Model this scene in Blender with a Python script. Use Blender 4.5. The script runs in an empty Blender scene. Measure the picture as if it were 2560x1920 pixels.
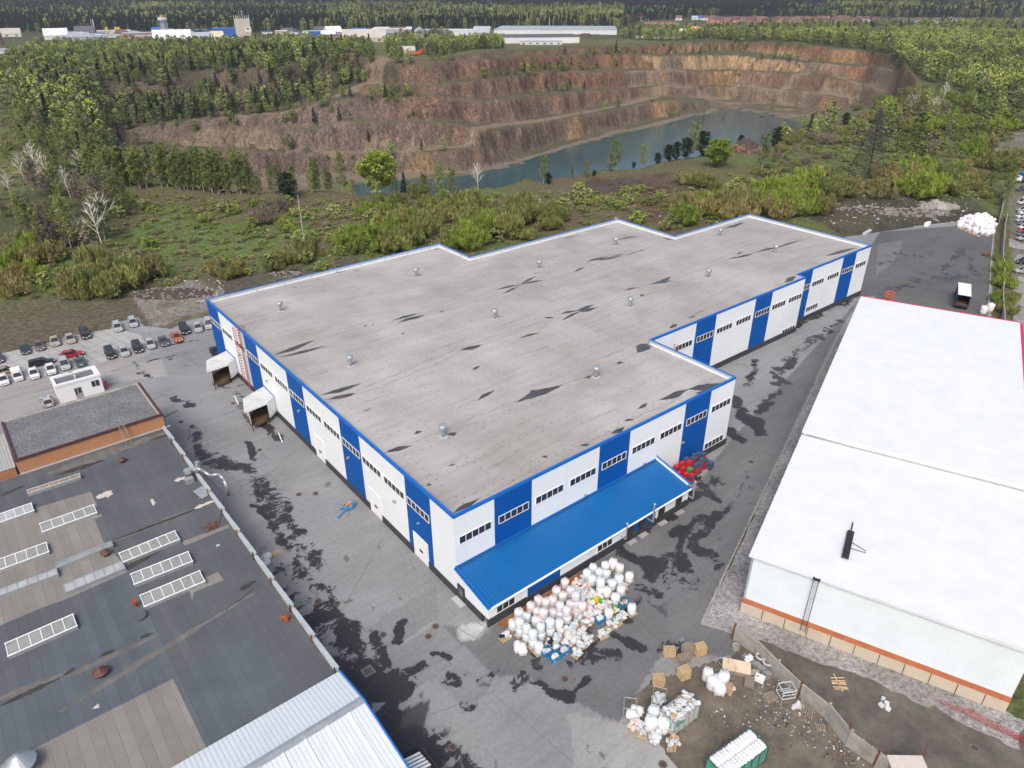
import bpy, bmesh, math, random
import numpy as np
from mathutils import Vector, Matrix
D=bpy.data; SC=bpy.context.scene; COL=SC.collection
random.seed(7); rng=np.random.default_rng(11)
# ---------------------------------------------------------------- camera (solved from the building's corners)
CP=np.array([-35.905,-55.728,66.81]); YAW,PIT,ROL=math.radians(51.254),math.radians(29.036),math.radians(-0.158); FPX=1804.635
fw=np.array([math.cos(YAW)*math.cos(PIT),math.sin(YAW)*math.cos(PIT),-math.sin(PIT)])
_r=np.array([math.sin(YAW),-math.cos(YAW),0]); _u=np.cross(_r,fw)
rt=_r*math.cos(ROL)+_u*math.sin(ROL); up=-_r*math.sin(ROL)+_u*math.cos(ROL)
cam=D.objects.new('camera',D.cameras.new('camera')); COL.objects.link(cam); SC.camera=cam
M=Matrix.Identity(4)
for i in range(3): M[i][0],M[i][1],M[i][2],M[i][3]=rt[i],up[i],-fw[i],CP[i]
cam.matrix_world=M; cam.data.sensor_width=36; cam.data.lens=36*FPX/2560; cam.data.clip_start=1; cam.data.clip_end=30000
# ---------------------------------------------------------------- light
SUN_EL,SUN_AZ=math.radians(50),math.atan2(-0.62,-0.78)
w=D.worlds.new('World'); SC.world=w; w.use_nodes=True; nt=w.node_tree
sky=nt.nodes.new('ShaderNodeTexSky'); sky.sky_type='NISHITA'; sky.sun_disc=False
sky.sun_elevation=SUN_EL; sky.sun_rotation=math.pi/2-SUN_AZ
sky.air_density=1.0; sky.dust_density=6.0; sky.ozone_density=1.0
bg=nt.nodes['Background']; bg.inputs[1].default_value=0.15; nt.links.new(sky.outputs[0],bg.inputs[0])
sl=D.lights.new('sun','SUN'); sl.energy=1.05; sl.angle=math.radians(24); sl.color=(1,0.97,0.93)
so=D.objects.new('sun',sl); COL.objects.link(so)
sd=Vector((math.cos(SUN_AZ)*math.cos(SUN_EL),math.sin(SUN_AZ)*math.cos(SUN_EL),math.sin(SUN_EL)))
so.rotation_euler=sd.to_track_quat('Z','Y').to_euler(); so.location=(0,0,150)
SC.view_settings.view_transform='Standard'; SC.view_settings.look='None'; SC.view_settings.gamma=1; SC.view_settings.exposure=0.38
SC.render.engine='CYCLES'
# ---------------------------------------------------------------- pixel of the photograph <-> world
def W(px,py,z=0.):
    d=fw+rt*(px-1280)/FPX-up*(py-960)/FPX; t=(z-CP[2])/d[2]; return CP+t*d
def XY(px,py,z=0.): q=W(px,py,z); return (float(q[0]),float(q[1]))
def proj(x,y,z):
    d=np.stack([np.asarray(x)-CP[0],np.asarray(y)-CP[1],np.asarray(z)-CP[2]],-1); k=d@fw
    return 1280+FPX*(d@rt)/k, 960-FPX*(d@up)/k
def dist(p): return float(np.linalg.norm(np.array(p)-CP))
# ---------------------------------------------------------------- numpy noise
_perm=rng.random((256,256))
def vn(x,y):
    x=np.asarray(x,float);y=np.asarray(y,float)
    xi=np.floor(x).astype(int);yi=np.floor(y).astype(int);fx=x-xi;fy=y-yi
    fx=fx*fx*(3-2*fx);fy=fy*fy*(3-2*fy)
    a=_perm[xi&255,yi&255];b=_perm[(xi+1)&255,yi&255];c=_perm[xi&255,(yi+1)&255];d=_perm[(xi+1)&255,(yi+1)&255]
    return (a*(1-fx)+b*fx)*(1-fy)+(c*(1-fx)+d*fx)*fy
def fbm(x,y,s,o=4):
    v=0;a=.5
    for i in range(o): v=v+a*(vn(np.asarray(x)/s+i*17.3,np.asarray(y)/s+i*9.1)-.5)*2; s/=2.1;a/=1.9
    return v
def inpoly(x,y,poly):
    x=np.asarray(x,float);y=np.asarray(y,float); r=np.zeros(x.shape,bool); n=len(poly)
    for i in range(n):
        x1,y1=poly[i];x2,y2=poly[(i+1)%n]
        if y1==y2: continue
        c=((y1>y)!=(y2>y))&(x<(x2-x1)*(y-y1)/(y2-y1)+x1); r^=c
    return r
def segd(x,y,a,b):
    ax,ay=a;bx,by=b; L=(bx-ax)**2+(by-ay)**2+1e-9
    t=np.clip(((x-ax)*(bx-ax)+(y-ay)*(by-ay))/L,0,1)
    return np.hypot(x-ax-t*(bx-ax),y-ay-t*(by-ay))
# ---------------------------------------------------------------- objects
def tag(o,label=None,cat=None,group=None,kind=None):
    if label: o['label']=label
    if cat: o['category']=cat
    if group: o['group']=group
    if kind: o['kind']=kind
    return o
def empty(name,loc=(0,0,0),rz=0,label=None,cat=None,group=None):
    o=D.objects.new(name,None); COL.objects.link(o); o.location=loc; o.rotation_euler=(0,0,rz); o.empty_display_size=.3
    return tag(o,label,cat,group)
def tree_of(o): return [o]+[c for ch in o.children for c in tree_of(ch)]
def dup(o,loc=None,rz=None,scale=None,label=None,group=None,parent=None,cat=None):
    c=o.copy(); COL.objects.link(c)
    if parent is not None: c.parent=parent
    for ch in list(o.children): dup(ch,parent=c)
    if loc is not None: c.location=loc
    if rz is not None: c.rotation_euler=(c.rotation_euler[0],c.rotation_euler[1],rz)
    if scale is not None: c.scale=scale if hasattr(scale,'__len__') else (scale,)*3
    return tag(c,label,cat,group)
class MB:
    def __init__(s): s.v=[];s.f=[];s.m=[]
    def add(s,vs,fs,m=0):
        n=len(s.v); s.v+= [tuple(map(float,v)) for v in vs]; s.f+=[tuple(i+n for i in f) for f in fs]; s.m+=[m]*len(fs); return s
    def box(s,c,d,rz=0,m=0,rx=0,ry=0):
        R=(Matrix.Rotation(rz,3,'Z')@Matrix.Rotation(ry,3,'Y')@Matrix.Rotation(rx,3,'X'))
        vs=[tuple(Vector(c)+R@Vector((d[0]/2*i,d[1]/2*j,d[2]/2*k))) for i in(-1,1) for j in(-1,1) for k in(-1,1)]
        return s.add(vs,[(0,1,3,2),(4,6,7,5),(0,4,5,1),(2,3,7,6),(0,2,6,4),(1,5,7,3)],m)
    def bb(s,x0,x1,y0,y1,z0,z1,m=0): return s.box(((x0+x1)/2,(y0+y1)/2,(z0+z1)/2),(abs(x1-x0),abs(y1-y0),abs(z1-z0)),m=m)
    def prism(s,poly,z0,z1,m=0,mt=None,mb=None):
        n=len(poly); z0s=z0 if hasattr(z0,'__len__') else [z0]*n; z1s=z1 if hasattr(z1,'__len__') else [z1]*n
        a=sum(poly[i][0]*poly[(i+1)%n][1]-poly[(i+1)%n][0]*poly[i][1] for i in range(n))
        if a<0: poly=poly[::-1]; z0s=z0s[::-1]; z1s=z1s[::-1]
        vs=[(p[0],p[1],z) for p,z in zip(poly,z0s)]+[(p[0],p[1],z) for p,z in zip(poly,z1s)]
        s.add(vs,[(i,(i+1)%n,(i+1)%n+n,i+n) for i in range(n)],m)
        s.add(vs[n:],[tuple(range(n))],m if mt is None else mt); s.add(vs[:n],[tuple(range(n))[::-1]],m if mb is None else mb); return s
    def tube(s,a,b,r,r2=None,n=6,m=0,cap=True):
        a=Vector(a);b=Vector(b);r2=r if r2 is None else r2; d=(b-a)
        if d.length<1e-6: return s
        q=d.to_track_quat('Z','Y'); vs=[]
        for p,rr in((a,r),(b,r2)):
            for i in range(n): vs.append(tuple(p+q@Vector((rr*math.cos(2*math.pi*i/n),rr*math.sin(2*math.pi*i/n),0))))
        fs=[(i,(i+1)%n,(i+1)%n+n,i+n) for i in range(n)]
        if cap: fs+=[tuple(range(n))[::-1],tuple(range(n,2*n))]
        return s.add(vs,fs,m)
    def path(s,pts,r,n=6,m=0):
        for a,b in zip(pts[:-1],pts[1:]): s.tube(a,b,r,n=n,m=m)
        return s
    def lathe(s,prof,c=(0,0,0),n=14,m=0,j=0,sx=1,sy=1,rot=0):
        vs=[];k=len(prof)
        for q,(r,z) in enumerate(prof):
            for i in range(n):
                a=2*math.pi*i/n; rr=r*(1+j*(random.random()-.5))
                x,y=rr*math.cos(a)*sx,rr*math.sin(a)*sy
                vs.append((c[0]+x*math.cos(rot)-y*math.sin(rot),c[1]+x*math.sin(rot)+y*math.cos(rot),c[2]+z))
        fs=[(q*n+i,q*n+(i+1)%n,(q+1)*n+(i+1)%n,(q+1)*n+i) for q in range(k-1) for i in range(n)]
        fs+=[tuple(range(n))[::-1],tuple(range((k-1)*n,k*n))]
        return s.add(vs,fs,m)
    def blob(s,c,d,rz=0,j=.12,m=0,p=.55,n=8,k=5,tilt=0):
        # pillow / sack: super-ellipsoid with random dents
        vs=[];R=Matrix.Rotation(rz,3,'Z')@Matrix.Rotation(tilt,3,'X')
        sg=lambda t,e:math.copysign(abs(t)**e,t)
        for q in range(k+1):
            ph=-math.pi/2+math.pi*q/k
            for i in range(n):
                th=2*math.pi*(i+.5)/n; w_=1+j*(random.random()-.5)*2
                v=Vector((d[0]/2*sg(math.cos(ph),p)*sg(math.cos(th),p)*w_,d[1]/2*sg(math.cos(ph),p)*sg(math.sin(th),p)*w_,d[2]/2*sg(math.sin(ph),p)*w_))
                vs.append(tuple(Vector(c)+R@v))
        fs=[(q*n+i,q*n+(i+1)%n,(q+1)*n+(i+1)%n,(q+1)*n+i) for q in range(k) for i in range(n)]
        return s.add(vs,fs,m)
    def build(s,name,mats,parent=None,smooth=False,loc=None,obj_mat=False):
        me=D.meshes.new(name); me.from_pydata(s.v,[],s.f)
        if not isinstance(mats,(list,tuple)): mats=[mats]
        for x in mats: me.materials.append(x)
        if len(mats)>1: me.polygons.foreach_set('material_index',s.m)
        if smooth: me.polygons.foreach_set('use_smooth',[True]*len(me.polygons))
        me.update()
        o=D.objects.new(name,me); COL.objects.link(o); o.parent=parent
        if loc is not None: o.location=loc
        if smooth=='auto':
            pass
        return o
# ---------------------------------------------------------------- materials
def nmat(name):
    m=D.materials.new(name); m.use_nodes=True; t=m.node_tree; return m,t,t.nodes['Principled BSDF']
def N(t,ty,**k):
    n=t.nodes.new('ShaderNode'+ty)
    for a,b in k.items():
        if isinstance(a,str) and a.startswith('i_'): n.inputs[a[2:].replace('_',' ')].default_value=b
        else: setattr(n,a,b)
    return n
def noise(t,scale,detail=4,vec=None,rough=.6,dist=0):
    n=N(t,'TexNoise'); n.inputs['Scale'].default_value=scale; n.inputs['Detail'].default_value=detail; n.inputs['Roughness'].default_value=rough; n.inputs['Distortion'].default_value=dist
    if vec is None:
        vec=N(t,'TexCoord').outputs['Object']
    t.links.new(vec,n.inputs['Vector']); return n.outputs['Fac']
def ramp(t,fac,stops,interp='LINEAR'):
    n=N(t,'ValToRGB'); n.color_ramp.interpolation=interp
    while len(n.color_ramp.elements)<len(stops): n.color_ramp.elements.new(.5)
    for e,(p,c) in zip(n.color_ramp.elements,stops): e.position=p; e.color=(*c,1) if len(c)==3 else c
    t.links.new(fac,n.inputs[0]); return n.outputs[0]
def mix(t,fac,a,b,mode='MIX'):
    n=N(t,'Mix',data_type='RGBA',blend_type=mode)
    for s,v in((0,fac),(6,a),(7,b)):
        if isinstance(v,(int,float)): n.inputs[s].default_value=v
        elif isinstance(v,(tuple,list)): n.inputs[s].default_value=(*v,1) if len(v)==3 else v
        else: t.links.new(v,n.inputs[s])
    return n.outputs[2]
def mth(t,op,a,b=None,c=None):
    n=N(t,'Math',operation=op)
    for i,v in enumerate((a,b,c)):
        if v is None: continue
        if isinstance(v,(int,float)): n.inputs[i].default_value=v
        else: t.links.new(v,n.inputs[i])
    return n.outputs[0]
def bump(t,b,h,strength=.3,dist=.05):
    n=N(t,'Bump'); n.inputs['Strength'].default_value=strength; n.inputs['Distance'].default_value=dist
    t.links.new(h,n.inputs['Height']); t.links.new(n.outputs[0],b.inputs['Normal'])
G=lambda v:(v,v,v)
def mat(name,col,rough=.7,var=.12,scale=1.5,metal=0,bmp=0,bscale=None,spec=.4,dirt=None,dscale=.4,damt=.5):
    m,t,b=nmat(name); f=noise(t,scale,5)
    c=ramp(t,f,[(.3,tuple(max(0,x*(1-var)) for x in col)),(.7,tuple(x*(1+var) for x in col))])
    if dirt:
        g=noise(t,dscale,6,rough=.7); g=ramp(t,g,[(.48,G(0)),(.7,G(damt))]); c=mix(t,g,c,dirt)
    t.links.new(c,b.inputs['Base Color']); b.inputs['Roughness'].default_value=rough; b.inputs['Metallic'].default_value=metal
    b.inputs['Specular IOR Level'].default_value=spec
    if bmp: bump(t,b,noise(t,bscale or scale*4,5),bmp,.05)
    return m
def ribbed(name,col,axis,pitch,rough=.45,amt=.5,metal=0,dirt=None,dark=.8,spec=.4):
    """corrugated sheet; ribs run across `axis` of the object"""
    m,t,b=nmat(name); tc=N(t,'TexCoord').outputs['Object']; sx=N(t,'SeparateXYZ'); t.links.new(tc,sx.inputs[0])
    x=mth(t,'FRACT',mth(t,'DIVIDE',sx.outputs[axis],pitch)); h=mth(t,'PINGPONG',mth(t,'MULTIPLY',x,2.),1.)
    f=noise(t,.35,5,rough=.65); c=ramp(t,f,[(.3,tuple(v*.93 for v in col)),(.7,tuple(min(1,v*1.04) for v in col))])
    c=mix(t,ramp(t,h,[(0,G(1)),(.25,G(0))]),c,tuple(v*dark for v in col))
    if dirt:
        g=ramp(t,noise(t,.6,6,rough=.7),[(.5,G(0)),(.75,G(.6))]); c=mix(t,g,c,dirt)
    t.links.new(c,b.inputs['Base Color']); b.inputs['Roughness'].default_value=rough; b.inputs['Metallic'].default_value=metal; b.inputs['Specular IOR Level'].default_value=spec
    bump(t,b,ramp(t,h,[(.1,G(0)),(.5,G(1))]),amt,.04)
    return m
glass=mat('window_glass',(.03,.035,.05),.12,.3,.5,spec=.6)
glassL=mat('pale_window_glass',(.16,.17,.19),.15,.5,.4,spec=.6)
whiteM=mat('white_paint',(.78,.80,.81),.5,.04)
darkM=mat('dark_metal',(.03,.03,.035),.5,.2)
greyM=mat('grey_galvanised_metal',(.42,.45,.47),.35,.12,1.2,metal=.5)
rustM=mat('rusty_steel',(.16,.06,.03),.8,.3,3)
redM=mat('red_steel_paint',(.33,.06,.03),.6,.2,3)
woodM=mat('pale_wood',(.50,.37,.22),.85,.25,3,bmp=.3)
woodG=mat('weathered_wood',(.27,.23,.19),.9,.25,3,bmp=.3)
concM=mat('concrete',(.33,.32,.30),.9,.15,1.2,bmp=.3,bscale=6,dirt=(.12,.11,.10),dscale=.5)
# ================================================================ terrain: profiles from the camera's foot point out to the horizon
# columns of the quarry: px, near rim y, floor z, then y of: shore, face A base/top, B, C, D, E, F, far rim
QC=[
(330,452,-40,[440,425,372,355,340,338,325,310,300,275,230,228,212,205]),
(450,460,-46,[455,440,363,357,330,329,304,297,292,262,208,206,196,190]),
(600,478,-48,[470,445,373,365,322,321,291,283,280,258,182,181,173,168]),
(750,481,-48,[470,440,378,372,325,324,277,266,262,250,182,181,168,163]),
(900,483,-48,[455,437,383,378,299,297,244,226,222,200,152,151,134,130]),
(1000,485,-48,[448,434,381,378,304,300,247,240,212,210,160,158,150,147]),
(1100,484,-48,[437,430,378,368,304,300,239,235,214,212,159,158,152,147]),
(1200,478,-48,[430,423,368,366,324,309,252,247,199,192,148,146,135,127]),
(1300,463,-48,[412,400,392,385,318,301,245,236,188,180,142,140,130,122]),
(1350,458,-48,[386,380,379,368,306,294,239,229,182,174,140,138,125,118]),
(1500,434,-48,[344,338,337,329,279,264,224,219,176,170,134,131,118,110]),
(1650,404,-48,[311,305,304,294,252,241,217,214,179,177,140,134,110,104]),
(1800,381,-48,[271,266,265,262,256,247,217,213,177,174,137,124,102,97]),
(1950,362,-48,[293,285,284,279,271,264,224,222,182,180,152,145,105,100]),
(2050,324,-45,[289,287,286,285,280,276,234,232,189,188,160,155,122,112]),
(2150,272,-38,[269,268,267,266,264,263,247,244,207,202,165,160,127,120]),
(2230,255,-22,[252,251,250.5,250,248,247,245,243,240,238,175,172,140,132]),
]
def az_of(px,py):
    q=W(px,py); return math.atan2(q[1]-CP[1],q[0]-CP[0])
def rr_of(px,y,z): q=W(px,y,z); return math.hypot(q[0]-CP[0],q[1]-CP[1])
LAKE=-48.
azs=[];RK=[];ZK=[]
def flatcol(px,y0,y1):
    a=az_of(px,y0); n=rr_of(px,y0,0); m=rr_of(px,y1,0); azs.append(a); RK.append(list(np.linspace(n,m,16))); ZK.append([0]*16)
flatcol(215,425,225)
for px,yn,zl,ys in QC:
    d=fw+rt*(px-1280)/FPX-up*(ys[0]-960)/FPX
    n=rr_of(px,yn,0); R=[n,min(n+abs(zl)*1.05,rr_of(px,ys[0],zl)-8)];Z=[0,zl-16]
    z=zl; r=rr_of(px,ys[0],z); R.append(r);Z.append(z); face=False
    for k,y in enumerate(ys[1:]):
        if not face or k==len(ys)-2: rn=rr_of(px,y,z); zn=z
        else:
            d=fw+rt*(px-1280)/FPX-up*(y-960)/FPX; s=-d[2]/math.hypot(d[0],d[1]); t_=math.tan(math.radians(58))
            rn=(CP[2]-z+t_*r)/(t_+s); zn=CP[2]-s*rn
        rn=max(rn,r+1.5); R.append(rn);Z.append(zn);r,z=rn,zn; face=not face
    # keep the far rim at ground level: shear the profile gently
    azs.append(az_of(px,yn));RK.append(R);ZK.append(Z)
flatcol(2290,242,236)
azs=np.array(azs);RK=np.array(RK);ZK=np.array(ZK); _o=np.argsort(azs); azs,RK,ZK=azs[_o],RK[_o],ZK[_o]
NK=RK.shape[1]
def sstep(a,b,x): t=np.clip((x-a)/(b-a),0,1); return t*t*(3-2*t)
def profile(x,y):
    """height, face mask and level index of the raw terrain at world x,y"""
    x=np.asarray(x,float);y=np.asarray(y,float)
    dx,dy=x-CP[0],y-CP[1]; a=np.arctan2(dy,dx); r=np.hypot(dx,dy)
    wob=sstep(150,300,r)
    rr=r+wob*(10*fbm(x,y,42,3)+8.5*fbm(x+99,y,15,4))
    aa=a+wob*fbm(x+31,y+7,60,2)*.008
    i=np.clip(np.searchsorted(azs,aa)-1,0,len(azs)-2); t=np.clip((aa-azs[i])/(azs[i+1]-azs[i]),0,1)
    ins=(aa>azs[0])&(aa<azs[-1])
    Rk=RK[i]*(1-t)[...,None]+RK[i+1]*t[...,None]; Zk=ZK[i]*(1-t)[...,None]+ZK[i+1]*t[...,None]
    z=np.zeros(r.shape); lev=np.full(r.shape,-1.)
    for k in range(NK-1):
        m=ins&(rr>=Rk[...,k])&(rr<Rk[...,k+1]); s=(rr-Rk[...,k])/(Rk[...,k+1]-Rk[...,k]+1e-6)
        z=np.where(m,Zk[...,k]*(1-s)+Zk[...,k+1]*s,z); lev=np.where(m,k+s*.999,lev)
    m=ins&(rr>=Rk[...,NK-1]); z=np.where(m,Zk[...,NK-1]*(1-sstep(0,160,rr-Rk[...,NK-1])),z); lev=np.where(m&(rr<Rk[...,NK-1]+160),NK,lev)
    hills=sstep(1900,6500,r)*190+sstep(1500,3500,r)*14*(1+fbm(x,y,900,2))
    return z+hills,lev,r
FLATP=[(-75,-75),(200,-75),XY(2520,800),XY(2500,545),XY(2394,543),XY(2285,555),XY(2180,572),(150,75),(120,100),(60,104),(-10,118),(-75,110)]
def ground(x,y):
    z,lev,r=profile(x,y)
    out=1-np.where(inpoly(x,y,FLATP),1.,0.)
    wild=out*np.where(lev<0,1,.35)*sstep(90,150,r)
    z=z+wild*(.9*fbm(x,y,22,3)+.35*fbm(x,y,5,2))
    face=(np.isin(np.floor(lev),(3,5,7,9,11,13,0)))&(lev>=0)
    z=z+np.where(face,2.6*fbm(x,y,9,3)+1.2*fbm(x+5,y,3.4,2),0)+np.where((lev>2)&~face,.5*fbm(x,y,4,2),0)
    return z-.06,lev,face
def hit(px,py):
    """ground point seen at a pixel of the photograph"""
    d=fw+rt*(px-1280)/FPX-up*(py-960)/FPX; h=math.hypot(d[0],d[1])
    R=np.concatenate([np.arange(20,1200,2.5),np.arange(1200,7000,25)]); X=CP[0]+d[0]/h*R;Y=CP[1]+d[1]/h*R;Zr=CP[2]+d[2]/h*R
    Zg=ground(X,Y)[0]; k=np.argmax(Zr<Zg)
    if Zr[k]>=Zg[k]: k=len(R)-1
    t=0 if k==0 else (Zr[k-1]-Zg[k-1])/((Zr[k-1]-Zg[k-1])-(Zr[k]-Zg[k])+1e-9)
    x=X[k-1]+t*(X[k]-X[k-1]);y=Y[k-1]+t*(Y[k]-Y[k-1]); return (float(x),float(y),float(ground(np.array([x]),np.array([y]))[0][0]))
a0=YAW
AZ=np.concatenate([np.radians(np.arange(52,180,8))+a0,[]])
fine=a0+np.radians(np.arange(-52,52.01,.13))
AZ=np.concatenate([fine,a0+np.radians(np.arange(60,308,8))]) 
RG=np.concatenate([[2.,12,22],np.arange(30,250,2.),np.arange(250,1080,1.9),1080*np.exp(np.arange(0,2.1,.016))])
AA,RR=np.meshgrid(AZ,RG,indexing='ij'); X=CP[0]+np.cos(AA)*RR; Y=CP[1]+np.sin(AA)*RR
Z,LEV,FACE=ground(X,Y)
na,nr=X.shape
co=np.stack([X,Y,Z],-1).reshape(-1,3)
I=np.arange(na*nr).reshape(na,nr); I2=np.vstack([I,I[:1]])
q=np.stack([I2[:-1,:-1],I2[:-1,1:],I2[1:,1:],I2[1:,:-1]],-1).reshape(-1,4)[:,::-1]
def gridmesh(name,co,q,attrs,m,smooth=True):
    me=D.meshes.new(name); me.vertices.add(len(co)); me.vertices.foreach_set('co',co.astype(np.float32).ravel())
    me.loops.add(q.size); me.loops.foreach_set('vertex_index',q.astype(np.int32).ravel())
    me.polygons.add(len(q)); me.polygons.foreach_set('loop_start',np.arange(0,q.size,4,dtype=np.int32))
    me.update(calc_edges=True)
    me.polygons.foreach_set('use_smooth',np.full(len(q),smooth))
    for k,v in attrs.items():
        if v.ndim==2: a=me.attributes.new(k,'FLOAT_COLOR','POINT'); a.data.foreach_set('color',np.hstack([v,np.ones((len(v),1))]).astype(np.float32).ravel())
        else: a=me.attributes.new(k,'FLOAT','POINT'); a.data.foreach_set('value',v.astype(np.float32).ravel())
    me.materials.append(m); o=D.objects.new(name,me); COL.objects.link(o); return o
# ---- surface colours of the ground by zone, sunlit quarry rim painted in
PX,PY=proj(X,Y,Z)
def zone(poly,soft=None): return inpoly(PX,PY,poly)
grass=np.array([.105,.135,.046]); straw=np.array([.19,.165,.095]); soil=np.array([.075,.055,.040]); dark=np.array([.042,.034,.029]); road=np.array([.205,.16,.12])
n1=fbm(X,Y,30,4);n2=fbm(X+500,Y,9,4);n3=fbm(X,Y+300,3.5,3)
col=np.zeros(X.shape+(3,))
g=np.clip(.5+1.1*n1+.9*n2+.5*n3,0,1)[...,None]; col[:]=(straw*.62*(1-g)+grass*1.05*g)
def paint(m,c,a=1.,vn_=0.):
    m=m.astype(float)*a
    if vn_: m=m*np.clip(.5+vn_*(n2+.6*n3)+.2,0,1)
    col[:]=col*(1-m[...,None])+np.array(c)*m[...,None]
gg=np.array([.105,.160,.045])
for poly,a in (([(350,515),(760,520),(800,600),(560,665),(330,620)],.75),([(1880,350),(2420,400),(2420,470),(1950,500),(1850,440)],.6),([(130,640),(560,650),(380,740),(120,760)],.6),([(0,280),(90,290),(60,400),(0,400)],.6)):
    paint(zone(poly),gg,a,1.2)
for poly,a in (([(340,465),(1250,485),(1250,540),(820,560),(700,520),(340,505)],.8),([(1380,440),(2050,400),(2100,480),(1800,530),(1500,560),(1250,560),(1250,490)],.8)):
    paint(zone(poly),(.135,.10,.068),a*.8,1.0)
for poly,a in (([(1480,445),(1700,430),(1760,470),(1560,500),(1420,490)],.9),([(1900,425),(2040,420),(2100,470),(1920,470)],.6),([(1520,500),(1850,500),(1900,530),(1600,560)],.7)):
    paint(zone(poly),(.085,.055,.040),a,1.4)
paint(zone([(1900,500),(2420,490),(2520,560),(2180,640),(2060,560)]),(.055,.048,.045),.9,.8)
paint(zone([(0,760),(300,700),(560,690),(620,700),(560,830),(330,830),(0,900)]),(.115,.098,.078),.85,.8)
paint(zone([(330,740),(480,700),(560,720),(540,800),(380,820)]),(.30,.29,.27),.55,1.6)
paint(zone([(560,690),(900,640),(900,680),(560,740)]),(.09,.08,.07),.9,.6)
# rock
ri=LEV>=0; lv=np.floor(LEV)
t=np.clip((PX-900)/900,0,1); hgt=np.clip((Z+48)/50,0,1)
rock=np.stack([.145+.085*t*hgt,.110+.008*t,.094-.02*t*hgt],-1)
och=sstep(.18,.6,fbm(X,Y,34,3)+.45*np.clip(1-abs(PX-1820)/330,0,1)+.1*t-.05)  # ochre stone, boosted in colour around the sunlit rim
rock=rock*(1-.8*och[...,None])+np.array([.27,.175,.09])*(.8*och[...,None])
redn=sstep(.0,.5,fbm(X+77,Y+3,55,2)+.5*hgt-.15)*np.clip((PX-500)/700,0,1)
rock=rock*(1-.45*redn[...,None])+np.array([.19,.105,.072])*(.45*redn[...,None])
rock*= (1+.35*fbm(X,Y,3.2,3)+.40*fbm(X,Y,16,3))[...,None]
pale=inpoly(PX,PY,[(1600,142),(1700,122),(2000,128),(2080,172),(1900,184),(1640,170)])*np.clip(.75+n2,0,1); rock=rock*(1-pale[...,None]*.8)+np.array([.46,.33,.19])*(pale*.8)[...,None]  # sunshine on the far rim painted into the rock as paler ochre
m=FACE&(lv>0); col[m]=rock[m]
m=(LEV>=2)&(LEV<3); col[m]=np.array([.185,.15,.12])*(1+.2*n3[m])[:,None]
bench=(LEV>=4)&(LEV<NK)&~FACE
bc=np.clip(.5+1.2*n2+.5*n3,0,1)[...,None]*.8
cb=np.array([.125,.10,.074])*(1-bc)+np.array([.07,.085,.035])*bc; col[bench]=cb[bench]
m=(LEV>=13.9)&(LEV<16); 
# wooded slope on the left of the pit is soil and litter with rock patches
left=(LEV>=8)&(PX<1000)&(PY<300)&(PY<262+0.0*PX)
lf=np.clip(.5+1.4*n1+.8*n2,0,1)[...,None]; cl=np.array([.075,.07,.045])*(1-lf*.6)+rock*lf*.6; col[left]=cl[left]
# dirt roads
def roadline(pts,wd,c=road):
    P=[hit(*p)[:2] for p in pts]; dd=np.full(X.shape,1e9)
    for a,b in zip(P[:-1],P[1:]): dd=np.minimum(dd,segd(X,Y,a,b))
    m=1-sstep(wd*.5,wd*.9,dd+1.2*n3); col[:]=col*(1-m[...,None])+np.array(c)*(1+.12*n3)[...,None]*m[...,None]
roadline([(770,265),(830,245),(880,228),(920,205),(945,182),(955,160),(948,140)],9)
roadline([(320,335),(300,325),(285,315)],7); roadline([(440,360),(600,362),(700,372),(860,384),(1000,380),(1100,370),(1180,340),(1250,312),(1400,292),(1560,262),(1640,228),(1680,215),(1850,213),(2050,232),(2140,255)],6)
roadline([(1570,205),(1600,188),(1650,178),(1700,176),(2000,184),(2180,200),(2220,225)],6)
roadline([(540,295),(700,280),(770,265)],5)
paint(zone([(2480,330),(2560,330),(2560,760),(2540,760),(2520,500),(2490,420)]),(.20,.19,.18),.8,.6)
wood=sstep(1100,1250,np.hypot(X-CP[0],Y-CP[1]))*1.
for poly in ([(1560,98),(1900,92),(2700,80),(2700,300),(2560,275),(2420,235),(2330,210),(2240,160),(2180,130),(2080,118),(1900,108),(1640,102)],[(20,150),(0,240),(230,190),(520,160),(930,118),(900,100),(100,112)],[(0,480),(200,470),(330,520),(320,600),(100,640),(0,650)]): wood=np.maximum(wood,inpoly(PX,PY,poly)*1.)
wood=np.where(PY<98,1.,wood)[...,None]*.85; col=col*(1-wood)+np.array([.070,.082,.034])*wood
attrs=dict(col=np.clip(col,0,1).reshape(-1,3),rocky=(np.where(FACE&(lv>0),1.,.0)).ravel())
gm,t,b=nmat('ground_cover')
a=N(t,'Attribute',attribute_name='col'); rk=N(t,'Attribute',attribute_name='rocky').outputs['Fac']
pos=N(t,'NewGeometry').outputs['Position']
f1=noise(t,.9,7,pos,.7); f2=noise(t,.12,5,pos,.6); f3=noise(t,6,4,pos,.7)
c=mix(t,1.,a.outputs['Color'],ramp(t,f1,[(.28,G(.42)),(.5,G(.95)),(.72,G(1.7))]),'MULTIPLY')
c=mix(t,1.,c,ramp(t,f3,[(.3,G(.65)),(.7,G(1.35))]),'MULTIPLY')
vo=N(t,'TexVoronoi'); vo.inputs['Scale'].default_value=.55; vo.feature='DISTANCE_TO_EDGE'
mp=N(t,'Mapping'); mp.inputs['Scale'].default_value=(1,1,.45); t.links.new(pos,mp.inputs[0]); mp2=mix(t,.12,mp.outputs[0],noise(t,.5,4,pos)); t.links.new(mp2,vo.inputs['Vector'])
cr=ramp(t,vo.outputs['Distance'],[(0,G(.55)),(.16,G(1))]); c=mix(t,mth(t,'MULTIPLY',rk,.75),c,mix(t,1.,c,cr,'MULTIPLY'))
st=N(t,'Mapping'); st.inputs['Scale'].default_value=(1,1,.08); t.links.new(pos,st.inputs[0])
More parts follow.
